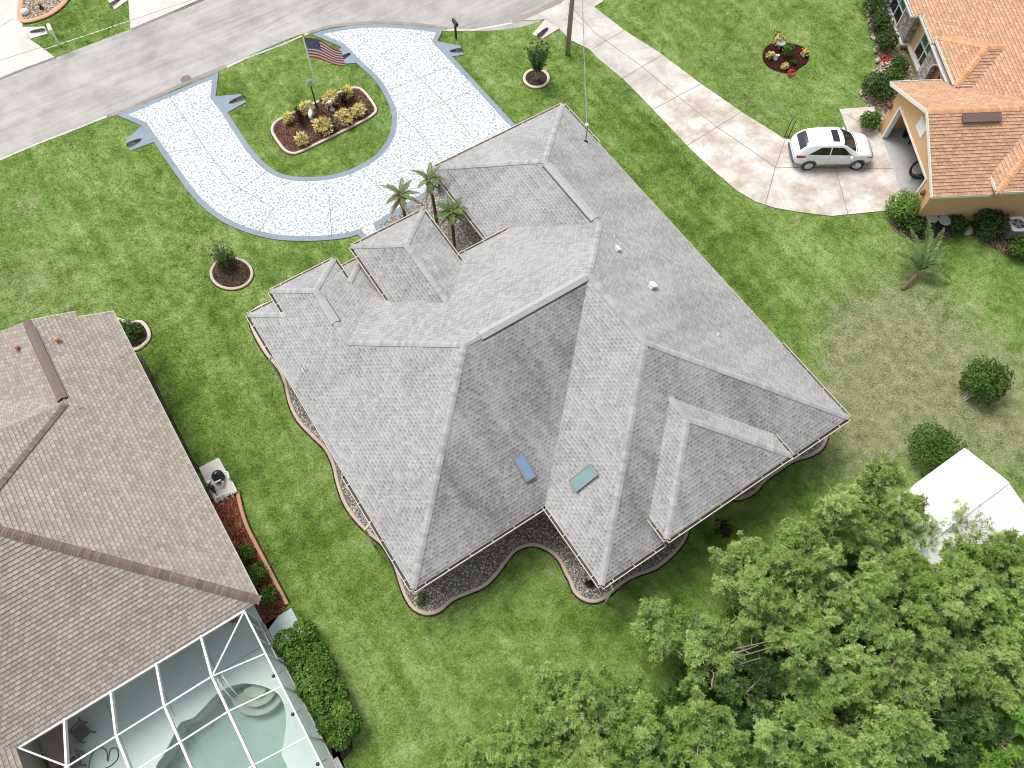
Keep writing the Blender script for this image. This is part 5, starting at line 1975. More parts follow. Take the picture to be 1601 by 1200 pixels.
# gable plaque, carriage lamps, garage contents
mb = MB()
bq, zq = on_wall(1441, 199, 0.4)
mb.obox(rh(0.385, bq, zq), A3d * 0.012, B3d * 0.42, Z3 * 0.36)
for k in range(5):
    mb.obox(rh(0.368, bq, zq - 0.26 + k * 0.13), A3d * 0.008, B3d * 0.36, Z3 * 0.03)
mb.build('gable_vent', 'white_metal', oh)
for px, py in ((1392, 166), (1443, 301)):
    b_, z_ = on_wall(px, py, 0.32)
    m_ = MB()
    q = rh(0.30, b_, z_)
    m_.obox(q + A3d * 0.08, A3d * 0.02, B3d * 0.07, Z3 * 0.12)
    m_.lathe([(0.03, -0.16), (0.09, -0.12), (0.11, 0.06), (0.13, 0.08), (0.02, 0.18)], q, 8)
    m_.tube([q + A3d * 0.08 + Z3 * 0.1, q + Z3 * 0.22, q + Z3 * 0.17], 0.012, 5)
    m_.build('wall_lamp', 'rust', oh)
HC = at(1437, 272, 0.25)
HC[2] = 0.0
root = thing('coiled_hose', HC + np.array((0, 0, 0.06)), 'black coiled ribbed hose leaning inside the open garage', 'hose')
mb = MB()
for k in range(4):
    r = 0.64 - k * 0.075
    P = [HC + A3d * (r * 1.1 * math.cos(t)) + B3d * (0.06 * k + 0.25 * r * math.sin(t)) + Z3 * (0.10 + r + r * math.sin(t)) for t in np.linspace(0, 2 * math.pi, 28)]
    mb.tube(P, 0.022, 6, 0, False)
mb.build('coil', 'plastic_black', root)
mb = MB()
for i in range(26):
    c = rh(random.uniform(1.6, 3.4), random.uniform(5.4, 6.5), 0.06)
    h = random.uniform(0.15, 0.7)
    w = random.uniform(0.07, 0.2)
    mb.obox(c + Z3 * h / 2, nz(A3d + B3d * random.uniform(-1, 1)) * w, nz(B3d - A3d * random.uniform(-1, 1)) * w * 0.7, Z3 * h / 2, i % 3)
o = mb.build('storage_clutter', ['rust', 'mulch_maroon', 'plastic_black'])
tag(o, 'dark reddish clutter piled in the shade of the open garage', 'clutter')

# ------------------------------------------------------------------ white car
CH = R(-31.5)
car = thing('parked_car', (30.10, -13.36, 0.045), 'white compact car parked facing the open garage', 'car', None, CH)
KX = [-2.10, -2.04, -1.90, -1.70, -1.42, -0.9, -0.3, 0.15, 0.45, 0.75, 1.05, 1.30, 1.6, 1.85, 2.02, 2.10]
KT = [0.84, 1.02, 1.20, 1.42, 1.54, 1.59, 1.60, 1.57, 1.44, 1.25, 1.06, 1.01, 0.96, 0.88, 0.76, 0.62]
KB = [0.80, 0.93, 0.98, 1.01, 1.02, 1.00, 0.98, 0.97, 0.96, 0.955, 0.94, 0.92, 0.88, 0.82, 0.72, 0.60]
KW = [0.62, 0.70, 0.79, 0.84, 0.865, 0.88, 0.885, 0.885, 0.885, 0.88, 0.875, 0.87, 0.85, 0.80, 0.72, 0.60]
KR = [0.55, 0.60, 0.62, 0.60, 0.60, 0.62, 0.63, 0.63, 0.63, 0.65, 0.70, 0.74, 0.73, 0.68, 0.60, 0.50]
KZ = [0.42, 0.36, 0.33, 0.30, 0.28, 0.27, 0.27, 0.27, 0.27, 0.27, 0.28, 0.28, 0.29, 0.30, 0.33, 0.38]


def car_sec(x):
    e = lambda K: float(np.interp(x, KX, K))
    zt, zb, w, r, z0 = e(KT), e(KB), e(KW), e(KR), e(KZ)
    zt = max(zt, zb + 0.01)
    cr = max(0.015, 0.04 * min(1, (zt - zb) * 5))
    return np.array([(0, z0), (w * 0.86, z0), (w * 0.97, z0 + 0.08), (w, z0 + 0.30), (w * 0.995, zb - 0.14), (w * 0.96, zb - 0.02), (w * 0.94, zb + 0.012), (r + 0.03, zt - cr * 1.2), (r - 0.03, zt - cr * 0.3), (r * 0.6, zt + 0.012), (0, zt + 0.022)])


def smooth_rows(G):
    for _ in range(2):
        G2 = G.copy()
        G2[1:-1] = 0.25 * G[:-2] + 0.5 * G[1:-1] + 0.25 * G[2:]
        G = G2
    return G


NX = 85
GX = np.linspace(-2.10, 2.10, NX)
SEC = smooth_rows(np.array([car_sec(x) for x in GX]))


def car_pt(x, t, off=0.0):
    """point on the right-hand body shell: x along, t = section index (float)"""
    i = np.clip((x + 2.10) / 4.20 * (NX - 1), 0, NX - 1.001)
    i0 = int(i)
    f = i - i0
    s = SEC[i0] * (1 - f) + SEC[i0 + 1] * f
    j0 = int(min(t, 9.999))
    q = s[j0] * (1 - (t - j0)) + s[j0 + 1] * (t - j0)
    tn = s[min(j0 + 1, 10)] - s[j0]
    n = np.array((tn[1], -tn[0]))
    n = n / (np.linalg.norm(n) + 1e-9)
    return np.array((x, -(q[0] + n[0] * off), q[1] + n[1] * off))


mb = MB()
V = []
for i in range(NX):
    ring_ = [(GX[i], -SEC[i][j][0], SEC[i][j][1]) for j in range(11)] + [(GX[i], SEC[i][j][0], SEC[i][j][1]) for j in range(9, 0, -1)]
    V += ring_
K = 20
F = [(i * K + k, i * K + (k + 1) % K, (i + 1) * K + (k + 1) % K, (i + 1) * K + k) for i in range(NX - 1) for k in range(K)]
F += [tuple(range(K))[::-1], tuple((NX - 1) * K + k for k in range(K))]
mb.add(V, F)
mb.build('body', 'car_white', car, smooth=True, local=True)


def car_patch(name, mat, xs, t0, t1, side=-1, off=0.006, nt=6, parent=None, t0f=None, t1f=None):
    m_ = MB()
    V, F = [], []
    for i, x in enumerate(xs):
        u = i / (len(xs) - 1)
        a, b = (t0f(u) if t0f else t0), (t1f(u) if t1f else t1)
        for k in range(nt + 1):
            q = car_pt(x, a + (b - a) * k / nt, off)
            V.append((q[0], q[1] * (1 if side < 0 else -1), q[2]))
    for i in range(len(xs) - 1):
        for k in range(nt):
            f = (i * (nt + 1) + k, i * (nt + 1) + k + 1, (i + 1) * (nt + 1) + k + 1, (i + 1) * (nt + 1) + k)
            F.append(f if side < 0 else f[::-1])
    m_.add(V, F)
    return m_.build(name, mat, parent or car, smooth=True, local=True)


def car_top(name, mat, xa, xb, ya, yb, off=0.008, nx=8, ny=10, parent=None, curve=0.0):
    """patch over the top surface between x limits, y limits as share of the roof width"""
    m_ = MB()
    V, F = [], []
    for i in range(nx + 1):
        for k in range(ny + 1):
            s_ = -1 + 2 * k / ny
            x = xa + (xb - xa) * i / nx + curve * (1 - s_ * s_)
            y = s_ * (ya + (yb - ya) * i / nx)
            t = 10 - abs(y) * 2.0
            q = car_pt(x, max(8.05, min(t, 9.999)), off)
            V.append((q[0], q[1] * (1 if y < 0 else -1), q[2]))
    for i in range(nx):
        for k in range(ny):
            F.append((i * (ny + 1) + k, (i + 1) * (ny + 1) + k, (i + 1) * (ny + 1) + k + 1, i * (ny + 1) + k + 1))
    m_.add(V, F)
    return m_.build(name, mat, parent or car, smooth=True, local=True)


car_top('windscreen', 'car_glass', 0.22, 0.96, 0.90, 1.0, curve=0.12)
car_top('rear_window', 'car_glass', -1.93, -1.55, 0.86, 0.84, curve=0.0)
car_top('sunroof', 'car_glass', -0.32, 0.04, 0.55, 0.55)
car_top('bonnet_seam', 'car_grey', 1.07, 1.10, 0.95, 0.95, nx=1, curve=0.06)
for sd in (-1, 1):
    car_patch('side_window', 'car_glass', np.linspace(-1.50, -0.42, 12), 6.1, 6.9, sd, nt=4, t0f=lambda u: 6.12, t1f=lambda u: 6.15 + 0.72 * min(1, u * 1.9))
    car_patch('side_window', 'car_glass', np.linspace(-0.36, 0.78, 12), 6.1, 6.9, sd, nt=4, t0f=lambda u: 6.12, t1f=lambda u: 6.87 - 0.70 * max(0, (u - 0.55) / 0.45) ** 1.3)
    car_patch('side_sill', 'car_grey', np.linspace(-1.95, 1.95, 30), 1.0, 2.25, sd, nt=3)
    car_patch('tail_light', 'tail_red', np.linspace(-2.04, -1.62, 8), 4.2, 5.6, sd, nt=4, t0f=lambda u: 3.75 + 0.75 * u, t1f=lambda u: 5.9 - 0.5 * u)
    car_patch('headlight', 'lamp_clear', np.linspace(1.66, 2.05, 8), 4.3, 5.4, sd, nt=4, t0f=lambda u: 5.0 - 0.6 * u, t1f=lambda u: 5.5)
    # mirror
    m_ = MB()
    m_.ball((0.72, sd * 0.99, 1.02), 0.10, 10, 0, (0.75, 1.1, 0.75))
    m_.bar((0.74, sd * 0.86, 0.98), (0.72, sd * 0.95, 1.0), 0.06, 0.04)
    m_.build('wing_mirror', 'car_white', car, smooth=True, local=True)
    for hx in (-0.28, 0.55):
        m_ = MB()
        q = car_pt(hx - 0.25, 4.75, 0.012)
        m_.box(hx - 0.34, hx - 0.16, sd * abs(q[1]) - 0.012, sd * abs(q[1]) + 0.012, q[2] - 0.014, q[2] + 0.014)
        m_.build('door_handle', 'car_white', car, local=True)
    for dx in (-0.39, 0.84, -1.16):
        car_patch('door_seam', 'car_grey', np.linspace(dx, dx + 0.012, 2), 2.3, 5.95, sd, 0.004, nt=10)
    for wx, st in ((-1.28, 0), (1.28, -17)):
        # arch trim
        m_ = MB()
        V, F = [], []
        n_ = 20
        for i in range(n_ + 1):
            t = R(-8) + (math.pi + R(16)) * i / n_
            for rr_, o_ in ((0.0, 0.0), (0.345, 0.0), (0.392, 0.0), (0.398, -0.03)):
                V.append((wx + rr_ * math.cos(t), sd * (0.893 + o_), 0.335 + rr_ * math.sin(t)))
        for i in range(n_):
            for k in range(3):
                F.append((i * 4 + k, i * 4 + k + 1, (i + 1) * 4 + k + 1, (i + 1) * 4 + k))
        m_.add(V, F)
        m_.build('wheel_arch', 'car_grey', car, local=True)
        m_ = MB()
        a = R(st)
        ax = np.array((-math.sin(a) * sd, math.cos(a) * sd, 0))
        c_ = np.array((wx, sd * (0.80 if st == 0 else 0.82), 0.335))
        m_.lathe([(0.20, -0.10), (0.31, -0.10), (0.335, -0.06), (0.335, 0.06), (0.31, 0.10), (0.235, 0.11), (0.225, 0.085)], c_, 28, 0, ax)
        w_ = m_.build('wheel', 'tyre', car, local=True)
        m_ = MB()
        m_.lathe([(0.0, 0.075), (0.05, 0.085), (0.06, 0.075)], c_, 14, 0, ax)
        m_.lathe([(0.232, 0.10), (0.215, 0.105), (0.205, 0.08)], c_, 28, 0, ax)
        b1_ = nz(np.cross(ax, Z3))
        for k in range(5):
            t = 2 * math.pi * k / 5 + 0.3
            d = b1_ * math.cos(t) + Z3 * math.sin(t)
            m_.bar(c_ + ax * 0.08 + d * 0.03, c_ + ax * 0.095 + d * 0.215, 0.075, 0.02, 0, ax)
        m_.lathe([(0.0, 0.03), (0.21, 0.03)], c_, 20, 1, ax)
        m_.build('rim', ['rim', 'dark'], w_, local=True)
mb = MB()
mb.box(-2.125, -1.98, -0.62, 0.62, 0.33, 0.55)
mb.build('rear_bumper', 'car_grey', car, local=True)
mb = MB()
mb.box(2.03, 2.115, -0.50, 0.50, 0.36, 0.50)
mb.box(2.04, 2.108, -0.45, 0.45, 0.58, 0.66)
mb.build('grille', 'car_grey', car, local=True)
mb = MB()
mb.bar((-1.82, -0.16, 1.19), (-1.84, 0.3, 1.19), 0.02, 0.02)
mb.build('wiper', 'plastic_black', car, local=True)

# ------------------------------------------------------------------ things beside the right house
def unit(px, py, label):
    c_ = at(px, py, 0.8)
    o_ = thing('air_conditioner', (c_[0], c_[1], 0.04), label, 'air conditioner', None, R(-30))
    m_ = MB()
    m_.box(-0.40, 0.40, -0.40, 0.40, 0.06, 0.74)
    for i in range(16):
        z = 0.10 + i * 0.039
        for s_ in (-1, 1):
            m_.box(-0.405, 0.405, s_ * 0.405 - 0.005, s_ * 0.405 + 0.005, z, z + 0.02, 1)
            m_.box(s_ * 0.405 - 0.005, s_ * 0.405 + 0.005, -0.405, 0.405, z, z + 0.02, 1)
    m_.build('cabinet', ['plastic_black', 'grey_plastic'], o_, local=True)
    m_ = MB()
    P = [(0.44 * math.copysign(abs(math.cos(t)) ** 0.35, math.cos(t)), 0.44 * math.copysign(abs(math.sin(t)) ** 0.35, math.sin(t))) for t in np.linspace(0, 2 * math.pi, 33)[:-1]]
    k = len(P)
    I = [(0.31 * math.cos(t), 0.31 * math.sin(t)) for t in np.linspace(0, 2 * math.pi, 33)[:-1]]
    m_.add([(x, y, 0.80) for x, y in P] + [(x, y, 0.80) for x, y in I] + [(x, y, 0.73) for x, y in P] + [(x * .97, y * .97, 0.76) for x, y in I],
           [(i, (i + 1) % k, k + (i + 1) % k, k + i) for i in range(k)] + [(2 * k + i, 2 * k + (i + 1) % k, (i + 1) % k, i) for i in range(k)] + [(k + i, k + (i + 1) % k, 3 * k + (i + 1) % k, 3 * k + i) for i in range(k)])
    m_.build('top_cover', 'white_trim', o_, local=True)
    m_ = MB()
    m_.lathe([(0.30, 0.752), (0.0, 0.752)], (0, 0, 0), 24, 1)
    for r in (0.10, 0.15, 0.20, 0.25, 0.29):
        m_.tube([(r * math.cos(t), r * math.sin(t), 0.79) for t in np.linspace(0, 2 * math.pi, 25)], 0.006, 4, 0, False)
    for i in range(5):
        t = 2 * math.pi * i / 5
        m_.bar((0.05 * math.cos(t), 0.05 * math.sin(t), 0.77), (0.27 * math.cos(t), 0.27 * math.sin(t), 0.765), 0.13, 0.008, 0)
    m_.lathe([(0.07, 0.77), (0.07, 0.80), (0, 0.81)], (0, 0, 0), 12, 0)
    m_.build('fan', ['grey_plastic', 'dark'], o_, local=True)


unit(1592, 350, 'grey and black air conditioner by the tan stucco wall')
for px, py, lab in ((1457, 340, 'grey round lidded tank nearer the round bush by the tan wall'), (1477, 344, 'grey round lidded tank further from the round bush by the tan wall')):
    c = at(px, py, 0.62)
    t = thing('storage_tank', (c[0], c[1], 0.03), lab, 'tank', 'grey tanks in the side hedge')
    mb = MB()
    mb.lathe([(0.26, 0), (0.29, 0.55), (0.29, 0.58)], (0, 0, 0), 20)
    mb.build('tank_body', 'plastic_black', t, local=True)
    mb = MB()
    mb.lathe([(0.315, 0.575), (0.315, 0.61), (0.29, 0.63), (0.0, 0.645)], (0, 0, 0), 24)
    mb.build('lid', 'grey_plastic', t, local=True)
c = at(1514, 360, 0.1)
mb = MB()
mb.ball((c[0], c[1], 0.08), 0.34, 10, 0, (1.1, 0.8, 0.5))
o = mb.build('boulder', 'rock', smooth=True)
tag(o, 'low grey boulder between two shrubs along the tan wall', 'boulder')
for px, py, tx, ty, lab in ((1226.5, 213, 1238, 183, 'black driveway marker stake, the left one behind the white car'), (1232.5, 214, 1243, 185, 'black driveway marker stake, the right one behind the white car')):
    c = at(px, py)
    mb = MB()
    mb.tube([c - np.array((0, 0, .05)), c + np.array((0.12, 0.05, 1.18))], 0.022, 6)
    mb.lathe([(0.05, 0), (0.03, 0.04), (0.0, 0.05)], c, 8)
    o = mb.build('marker_stake', 'black_metal')
    tag(o, lab, 'stake', 'marker stakes behind the car')

# ------------------------------------------------------------------ poles, flag, lamp, mailboxes
c = at(887, 85)
pole = thing('utility_pole', c, 'weathered wooden utility pole on the lawn beside the concrete drive', 'utility pole')
mb = MB()
mb.tube([c + np.array((0, 0, -.2)), c + np.array((0, 0, 4.5)), c + np.array((0, 0, 9.4))], [0.145, 0.125, 0.10], 12)
mb.build('shaft', 'wood_pole', pole, smooth=True)
mb = MB()
top = c + np.array((0, 0, 8.6))
mb.bar(top + np.array((-0.9, 0.25, 0.2)), top + np.array((0.9, -0.25, 0.2)), 0.10, 0.12)
mb.build('cross_arm', 'wood_pole', pole)
mb = MB()
p0 = top + np.array((-0.05, -0.13, 0.0))
P = []
for i in range(25):
    t = i / 24
    q = p0 * (1 - t) + MAST * t
    P.append(q - np.array((0, 0, 0.35 * 4 * t * (1 - t))))
mb.tube(P, 0.016, 5)
P2_ = [q + np.array((0.03 * math.sin(i * 1.6), 0.03 * math.cos(i * 1.6), 0.0)) for i, q in enumerate(P)]
mb.tube(P2_, 0.010, 5)
o = mb.build('service_cable', 'grey_plastic')
tag(o, 'twisted grey service cable running from the pole to the roof mast', 'cable')

fp = at(505, 174.7, 0.05)
FT = 5.05
o = thing('flagpole', fp, 'slim white flagpole standing in the long mulch bed', 'flagpole')
mb = MB()
mb.tube([fp, fp + np.array((0, 0, FT))], [0.042, 0.028], 10)
mb.build('shaft', 'pole_white', o, smooth=True)
mb = MB()
mb.ball(fp + np.array((0, 0, FT + 0.05)), 0.065, 10)
mb.build('finial', 'flower_orange', o)
mb = MB()
mb.ball(fp + np.array((0.0, 0.02, 0.75)), 0.06, 8, 0)
mb.obox(fp + np.array((0.05, 0.0, 0.85)), (0.06, 0, 0), (0, 0.08, 0), (0, 0, 0.05), 0)
mb.build('cleat_light', 'plastic_black', o)
flag = thing('flag', fp + np.array((0.05, -0.03, FT - 1.35)), 'American flag of red and white stripes flying from the white pole', 'flag')
fd = nz((0.80, -0.60, 0))
fn = np.array((-fd[1], fd[0], 0))
FL, FH = 1.95, 1.22


def flag_pt(u, v, off=0.0):
    w = 0.14 * math.sin(u * 6.2 + v * 1.2) * u ** 0.7
    base_ = fp + np.array((0, 0, FT - 0.12)) + fd * (0.05 + FL * 0.88 * u) - Z3 * (FH * v + 0.85 * u * u * (1 - 0.25 * u) * (1 - 0.15 * v) + 0.05 * math.sin(u * 9) * u)
    return base_ + fn * (w + off)


nu = 40
mb = MB()
V, F, MI = [], [], []
for r in range(14):
    for i in range(nu + 1):
        V.append(flag_pt(i / nu, r / 13))
for r in range(13):
    for i in range(nu):
        mb_i = 0 if r % 2 == 0 else 1
        if r < 7 and i < 16:
            mb_i = 2
        F.append((r * (nu + 1) + i, r * (nu + 1) + i + 1, (r + 1) * (nu + 1) + i + 1, (r + 1) * (nu + 1) + i))
        MI.append(mb_i)
mb.add(V, F)
mb.m = MI
fo = mb.build('cloth', ['flag_red', 'flag_white', 'flag_blue'], flag, smooth=True)
mb = MB()
for row in range(9):
    for k in range(6 if row % 2 == 0 else 5):
        u = (0.033 + k * 0.066 + (0.033 if row % 2 else 0))
        v = (row + 1) / 10 * 7 / 13
        for off in (0.006, -0.006):
            P = []
            for j in range(10):
                rr_ = 0.032 if j % 2 == 0 else 0.013
                t = math.pi / 2 + j * math.pi / 5
                P.append(flag_pt(u + rr_ * math.cos(t) / FL, v - rr_ * math.sin(t) / FH, off))
            mb.add(P, [tuple(range(10))])
mb.build('star', 'flag_white', fo)

lb = at(495, 167, 0.05)
lp = thing('lamp_post', lb, 'slim black garden lamp post with glass lantern in the long mulch bed', 'lamp post')
mb = MB()
mb.tube([lb, lb + np.array((0, 0, 1.55))], 0.038, 10)
mb.lathe([(0.08, 0), (0.07, 0.10), (0.04, 0.14)], lb, 12)
mb.build('post', 'black_metal', lp)
mb = MB()
mb.lathe([(0.06, 1.55), (0.11, 1.62), (0.13, 1.82), (0.12, 1.84)], lb, 10)
mb.build('lantern', 'lantern_glass', lp)
mb = MB()
mb.lathe([(0.17, 1.84), (0.12, 1.92), (0.03, 1.99), (0.0, 2.04)], lb, 10)
mb.build('lantern_cap', 'grey_plastic', lp)

c = at(713, 60)
o = thing('mailbox', c, 'black post mailbox beside the white driveway mouth', 'mailbox')
mb = MB()
mb.box(c[0] - .05, c[0] + .05, c[1] - .05, c[1] + .05, -0.1, 1.05)
mb.bar(c + np.array((-0.02, -0.25, 1.0)), c + np.array((0.02, 0.3, 1.0)), 0.06, 0.06)
mb.build('post', 'black_metal', o)


def mail_body(c_, z, d, mat, par, L=0.5, w=0.17):
    d = nz(d)
    sd = np.array((-d[1], d[0], 0))
    prof = [(-w / 2, 0), (-w / 2, 0.12)] + [(w / 2 * -math.cos(t), 0.12 + w / 2 * math.sin(t)) for t in np.linspace(0, math.pi, 8)[1:-1]] + [(w / 2, 0.12), (w / 2, 0)]
    V = [c_ + Z3 * z + d * s_ * L / 2 + sd * a_ + Z3 * h_ for s_ in (-1, 1) for a_, h_ in prof]
    k = len(prof)
    m_ = MB()
    m_.add(V, [(i, (i + 1) % k, k + (i + 1) % k, k + i) for i in range(k)] + [tuple(range(k))[::-1], tuple(range(k, 2 * k))])
    return m_.build('box', mat, par)


mail_body(c, 1.03, (0.05, 1.0, 0), 'black_metal', o)
c = at(94, 71)
o = thing('mailbox', c, 'white mailbox on a thick slanted looking white post across the street', 'mailbox')
mb = MB()
mb.box(c[0] - .06, c[0] + .06, c[1] - .06, c[1] + .06, -0.1, 1.15)
mb.build('post', 'white_trim', o)
mail_body(c + np.array((0, -0.05, 0)), 1.12, (0.1, 1.0, 0), 'white_trim', o, 0.55, 0.22)
o['label'] = 'white mailbox on a thick white post across the street'

# ------------------------------------------------------------------ statues and ornaments
def heron(px, py, ang, label, dip):
    c_ = at(px, py, 0.06)
    o_ = thing('bird_statue', c_, label, 'statue', 'white bird statues in the mulch bed')
    d = np.array((math.cos(ang), math.sin(ang), 0))
    m_ = MB()
    m_.lathe([(0.14, 0), (0.14, 0.03), (0.12, 0.045), (0, 0.05)], c_, 16)
    m_.build('base', 'statue_white', o_)
    m_ = MB()
    sd = np.array((-d[1], d[0], 0))
    for s_ in (-1, 1):
        m_.tube([c_ + sd * 0.03 * s_ + Z3 * 0.04, c_ + sd * 0.035 * s_ + Z3 * 0.42], 0.016, 6)
    B = c_ + Z3 * 0.55
    bp = [B - d * 0.32 - Z3 * 0.06, B - d * 0.2, B, B + d * 0.14 + Z3 * 0.04, B + d * 0.22 + Z3 * 0.12]
    m_.tube(crom(bp, 4), list(np.interp(np.linspace(0, 1, 17), [0, .3, .55, .8, 1], [0.02, 0.11, 0.14, 0.09, 0.04])), 10)
    if dip:
        nk = [B + d * 0.2 + Z3 * 0.1, B + d * 0.32 + Z3 * 0.14, B + d * 0.40 - Z3 * 0.06, B + d * 0.34 - Z3 * 0.22]
    else:
        nk = [B + d * 0.2 + Z3 * 0.1, B + d * 0.30 + Z3 * 0.22, B + d * 0.22 + Z3 * 0.36, B + d * 0.28 + Z3 * 0.50]
    m_.tube(crom(nk, 4), 0.030, 8)
    m_.ball(nk[-1], 0.05, 8)
    bd = d if not dip else nz(d * 0.3 - Z3)
    m_.tube([nk[-1], nk[-1] + bd * 0.17], [0.022, 0.004], 6)
    m_.build('bird', 'statue_white', o_, smooth=True)


heron(488.8, 188.5, R(60), 'white wading bird statue with raised neck left of the lamp post', False)
heron(520, 171, R(200), 'white wading bird statue with lowered neck right of the flagpole', True)

kid = [(1217, 77, 0.16, 'grey_plastic', 'round grey plate ornament in the maroon bed'), (1212, 92, 0.20, 'statue_white', 'white figurine at the near edge of the maroon bed')]
c = at(1217, 77)
mb = MB()
mb.lathe([(0.10, 0), (0.05, 0.05), (0.05, 0.4), (0.24, 0.46), (0.26, 0.50), (0.20, 0.46), (0, 0.44)], c, 16)
o = mb.build('bird_bath', 'grey_plastic')
tag(o, 'small grey bird bath in the maroon mulch bed', 'bird bath')
c = at(1212, 93)
mb = MB()
mb.lathe([(0.14, 0), (0.13, 0.12), (0.06, 0.25), (0.08, 0.32), (0.0, 0.42)], c, 10)
mb.obox(c + np.array((0.15, 0.05, 0.1)), (0.14, 0, 0), (0, 0.06, 0), (0, 0, 0.1))
o = mb.build('garden_figurine', 'statue_white')
tag(o, 'white garden figurine at the near edge of the maroon bed', 'figurine')
c = at(14 + 0, 0)
for px, py, r, lab in ((41, 21, 0.28, 'white rounded boulder at the tip of the stone bed across the street'),):
    c = at(px, py)
    mb = MB()
    mb.ball((c[0], c[1], 0.12), r, 9, 0, (1.0, 0.9, 0.7))
    o = mb.build('boulder', 'statue_white', smooth=True)
    tag(o, lab, 'boulder')
c = at(66, 14)
mb = MB()
mb.lathe([(0.1, 0), (0.13, 0.1), (0.06, 0.2), (0.1, 0.3), (0, 0.36)], c, 8)
o = mb.build('garden_figurine', 'plastic_black')
tag(o, 'dark figurine on the river stones across the street', 'figurine')

# ------------------------------------------------------------------ pool pump pad
pad = thing('equipment_pad', (*at(343, 742)[:2], 0), 'grey concrete pad beside the tan roof carrying pool equipment', 'concrete pad')
mb = MB()
mb.prism(pts([(312, 732), (343, 716), (371, 768), (338, 787)]), -0.03, 0.09)
mb.build('slab', 'concrete_pale', pad)
c = at(338, 741, 0.55)
c[2] = 0.09
f = thing('pool_filter', c, 'black round pool filter tank on the concrete pad', 'pool filter')
mb = MB()
mb.lathe([(0.20, 0), (0.24, 0.05), (0.24, 0.30), (0.20, 0.42), (0.08, 0.50), (0.07, 0.56), (0.0, 0.57)], c, 20)
for z in (0.10, 0.2, 0.3):
    mb.lathe([(0.245, z), (0.25, z + 0.015), (0.245, z + 0.03)], c, 20)
mb.build('tank', 'plastic_black', f, smooth=True)
mb = MB()
mb.tube([c + np.array((-0.04, -0.03, 0.58)), c + np.array((0.06, 0.03, 0.58))], 0.03, 8)
mb.build('valve_cap', 'grey_plastic', f)
c = at(331, 762, 0.25)
c[2] = 0.09
f = thing('pool_pump', c, 'black and white pool pump on the pad under the tan eave', 'pool pump')
mb = MB()
ax = np.array((0.06, -1, 0))
mb.lathe([(0.0, -0.32), (0.08, -0.31), (0.09, -0.08), (0.11, -0.06), (0.11, 0.06), (0.07, 0.08), (0.07, 0.3), (0.0, 0.31)], c + Z3 * 0.16, 14, 0, ax)
mb.lathe([(0.10, 0.0), (0.11, 0.26), (0.07, 0.28), (0, 0.29)], c + np.array((0.0, 0.0, 0.05)), 14, 0)
mb.build('motor', 'plastic_black', f, smooth=True)
mb = MB()
mb.lathe([(0.075, 0.0), (0.075, 0.04), (0, 0.045)], c + np.array((0, 0.25, 0.26)), 12)
mb.build('pump_lid', 'plastic_white', f)
mb = MB()


def pp(l, z):
    return [at(x, y, zz) for (x, y), zz in zip(l, z)]


r = 0.038
mb.tube(pp([(351, 737), (356, 738), (358, 747), (362, 752), (370, 768), (365, 771)], [.5, .5, .45, .22, .2, .2]), r, 8)
mb.tube(pp([(330, 757), (345, 750), (347, 755)], [.48, .5, .3]), r, 8)
mb.tube(pp([(349, 752), (347, 762)], [.3, .12]), r, 8)
for x, y in ((336, 778), (344, 774), (352, 772), (361, 769)):
    mb.tube(pp([(x + 8, y - 3), (x + 1, y), (x + 1, y + 3), (x + 4, y + 8)], [.18, .24, .22, .06]), r, 8)
mb.tube(pp([(333, 770), (338, 778)], [.3, .2]), [0.02, 0.05], 8)
o = mb.build('pool_pipework', 'plastic_white')
tag(o, 'white plastic pipes and elbows connecting the pool equipment on the pad', 'pipes')

# ------------------------------------------------------------------ white metal shed
shx0, shx1, shy0, shy1, shz, shr = 16.7, 21.9, -32.9, -29.1, 2.45, 2.95
shed = thing('metal_shed', ((shx0 + shx1) / 2, (shy0 + shy1) / 2, 0), 'white ribbed metal roofed shed half hidden by trees', 'shed')
mb = MB()
ymid = (shy0 + shy1) / 2
mb.poly([(shx0, shy1, shz), (shx0, ymid, shr), (shx1, ymid, shr), (shx1, shy1, shz)][::-1])
mb.poly([(shx0, shy0, shz), (shx1, shy0, shz), (shx1, ymid, shr), (shx0, ymid, shr)])
ro = mb.build('roof', 'metal_roof', shed)
so = ro.modifiers.new('thickness', 'SOLIDIFY')
so.thickness = 0.03
so.offset = -1
mb = MB()
mb.bar((shx0, ymid, shr + 0.02), (shx1, ymid, shr + 0.02), 0.2, 0.02)
mb.build('ridge_cap', 'white_metal', shed)
mb = MB()
mb.prism([(shx0 + .15, shy0 + .12), (shx1 - .15, shy0 + .12), (shx1 - .15, shy1 - .12), (shx0 + .15, shy1 - .12)], -0.05, shz - 0.035)
mb.poly([(shx1 - .15, shy0 + .12, shz - .035), (shx1 - .15, shy1 - .12, shz - .035), (shx1 - .15, ymid, shr - .04)])
mb.poly([(shx0 + .15, shy1 - .12, shz - .035), (shx0 + .15, shy0 + .12, shz - .035), (shx0 + .15, ymid, shr - .04)])
mb.build('wall', 'metal_wall', shed)
mb = MB()
mb.bar((shx1 + 0.012, shy1, shz - .03), (shx1 + 0.012, ymid, shr - .03), 0.02, 0.10)
mb.bar((shx1 + 0.012, shy0, shz - .03), (shx1 + 0.012, ymid, shr - .03), 0.02, 0.10)
mb.bar((shx0, shy1 + 0.012, shz - .04), (shx1, shy1 + 0.012, shz - .04), 0.02, 0.10)
mb.build('fascia', 'white_metal', shed)
# ================================================================== vegetation
def mpp(px, py, z):
    """metres per photograph pixel at that spot"""
    return float(np.dot(at(px, py, z) - CAM, FW)) / FPX


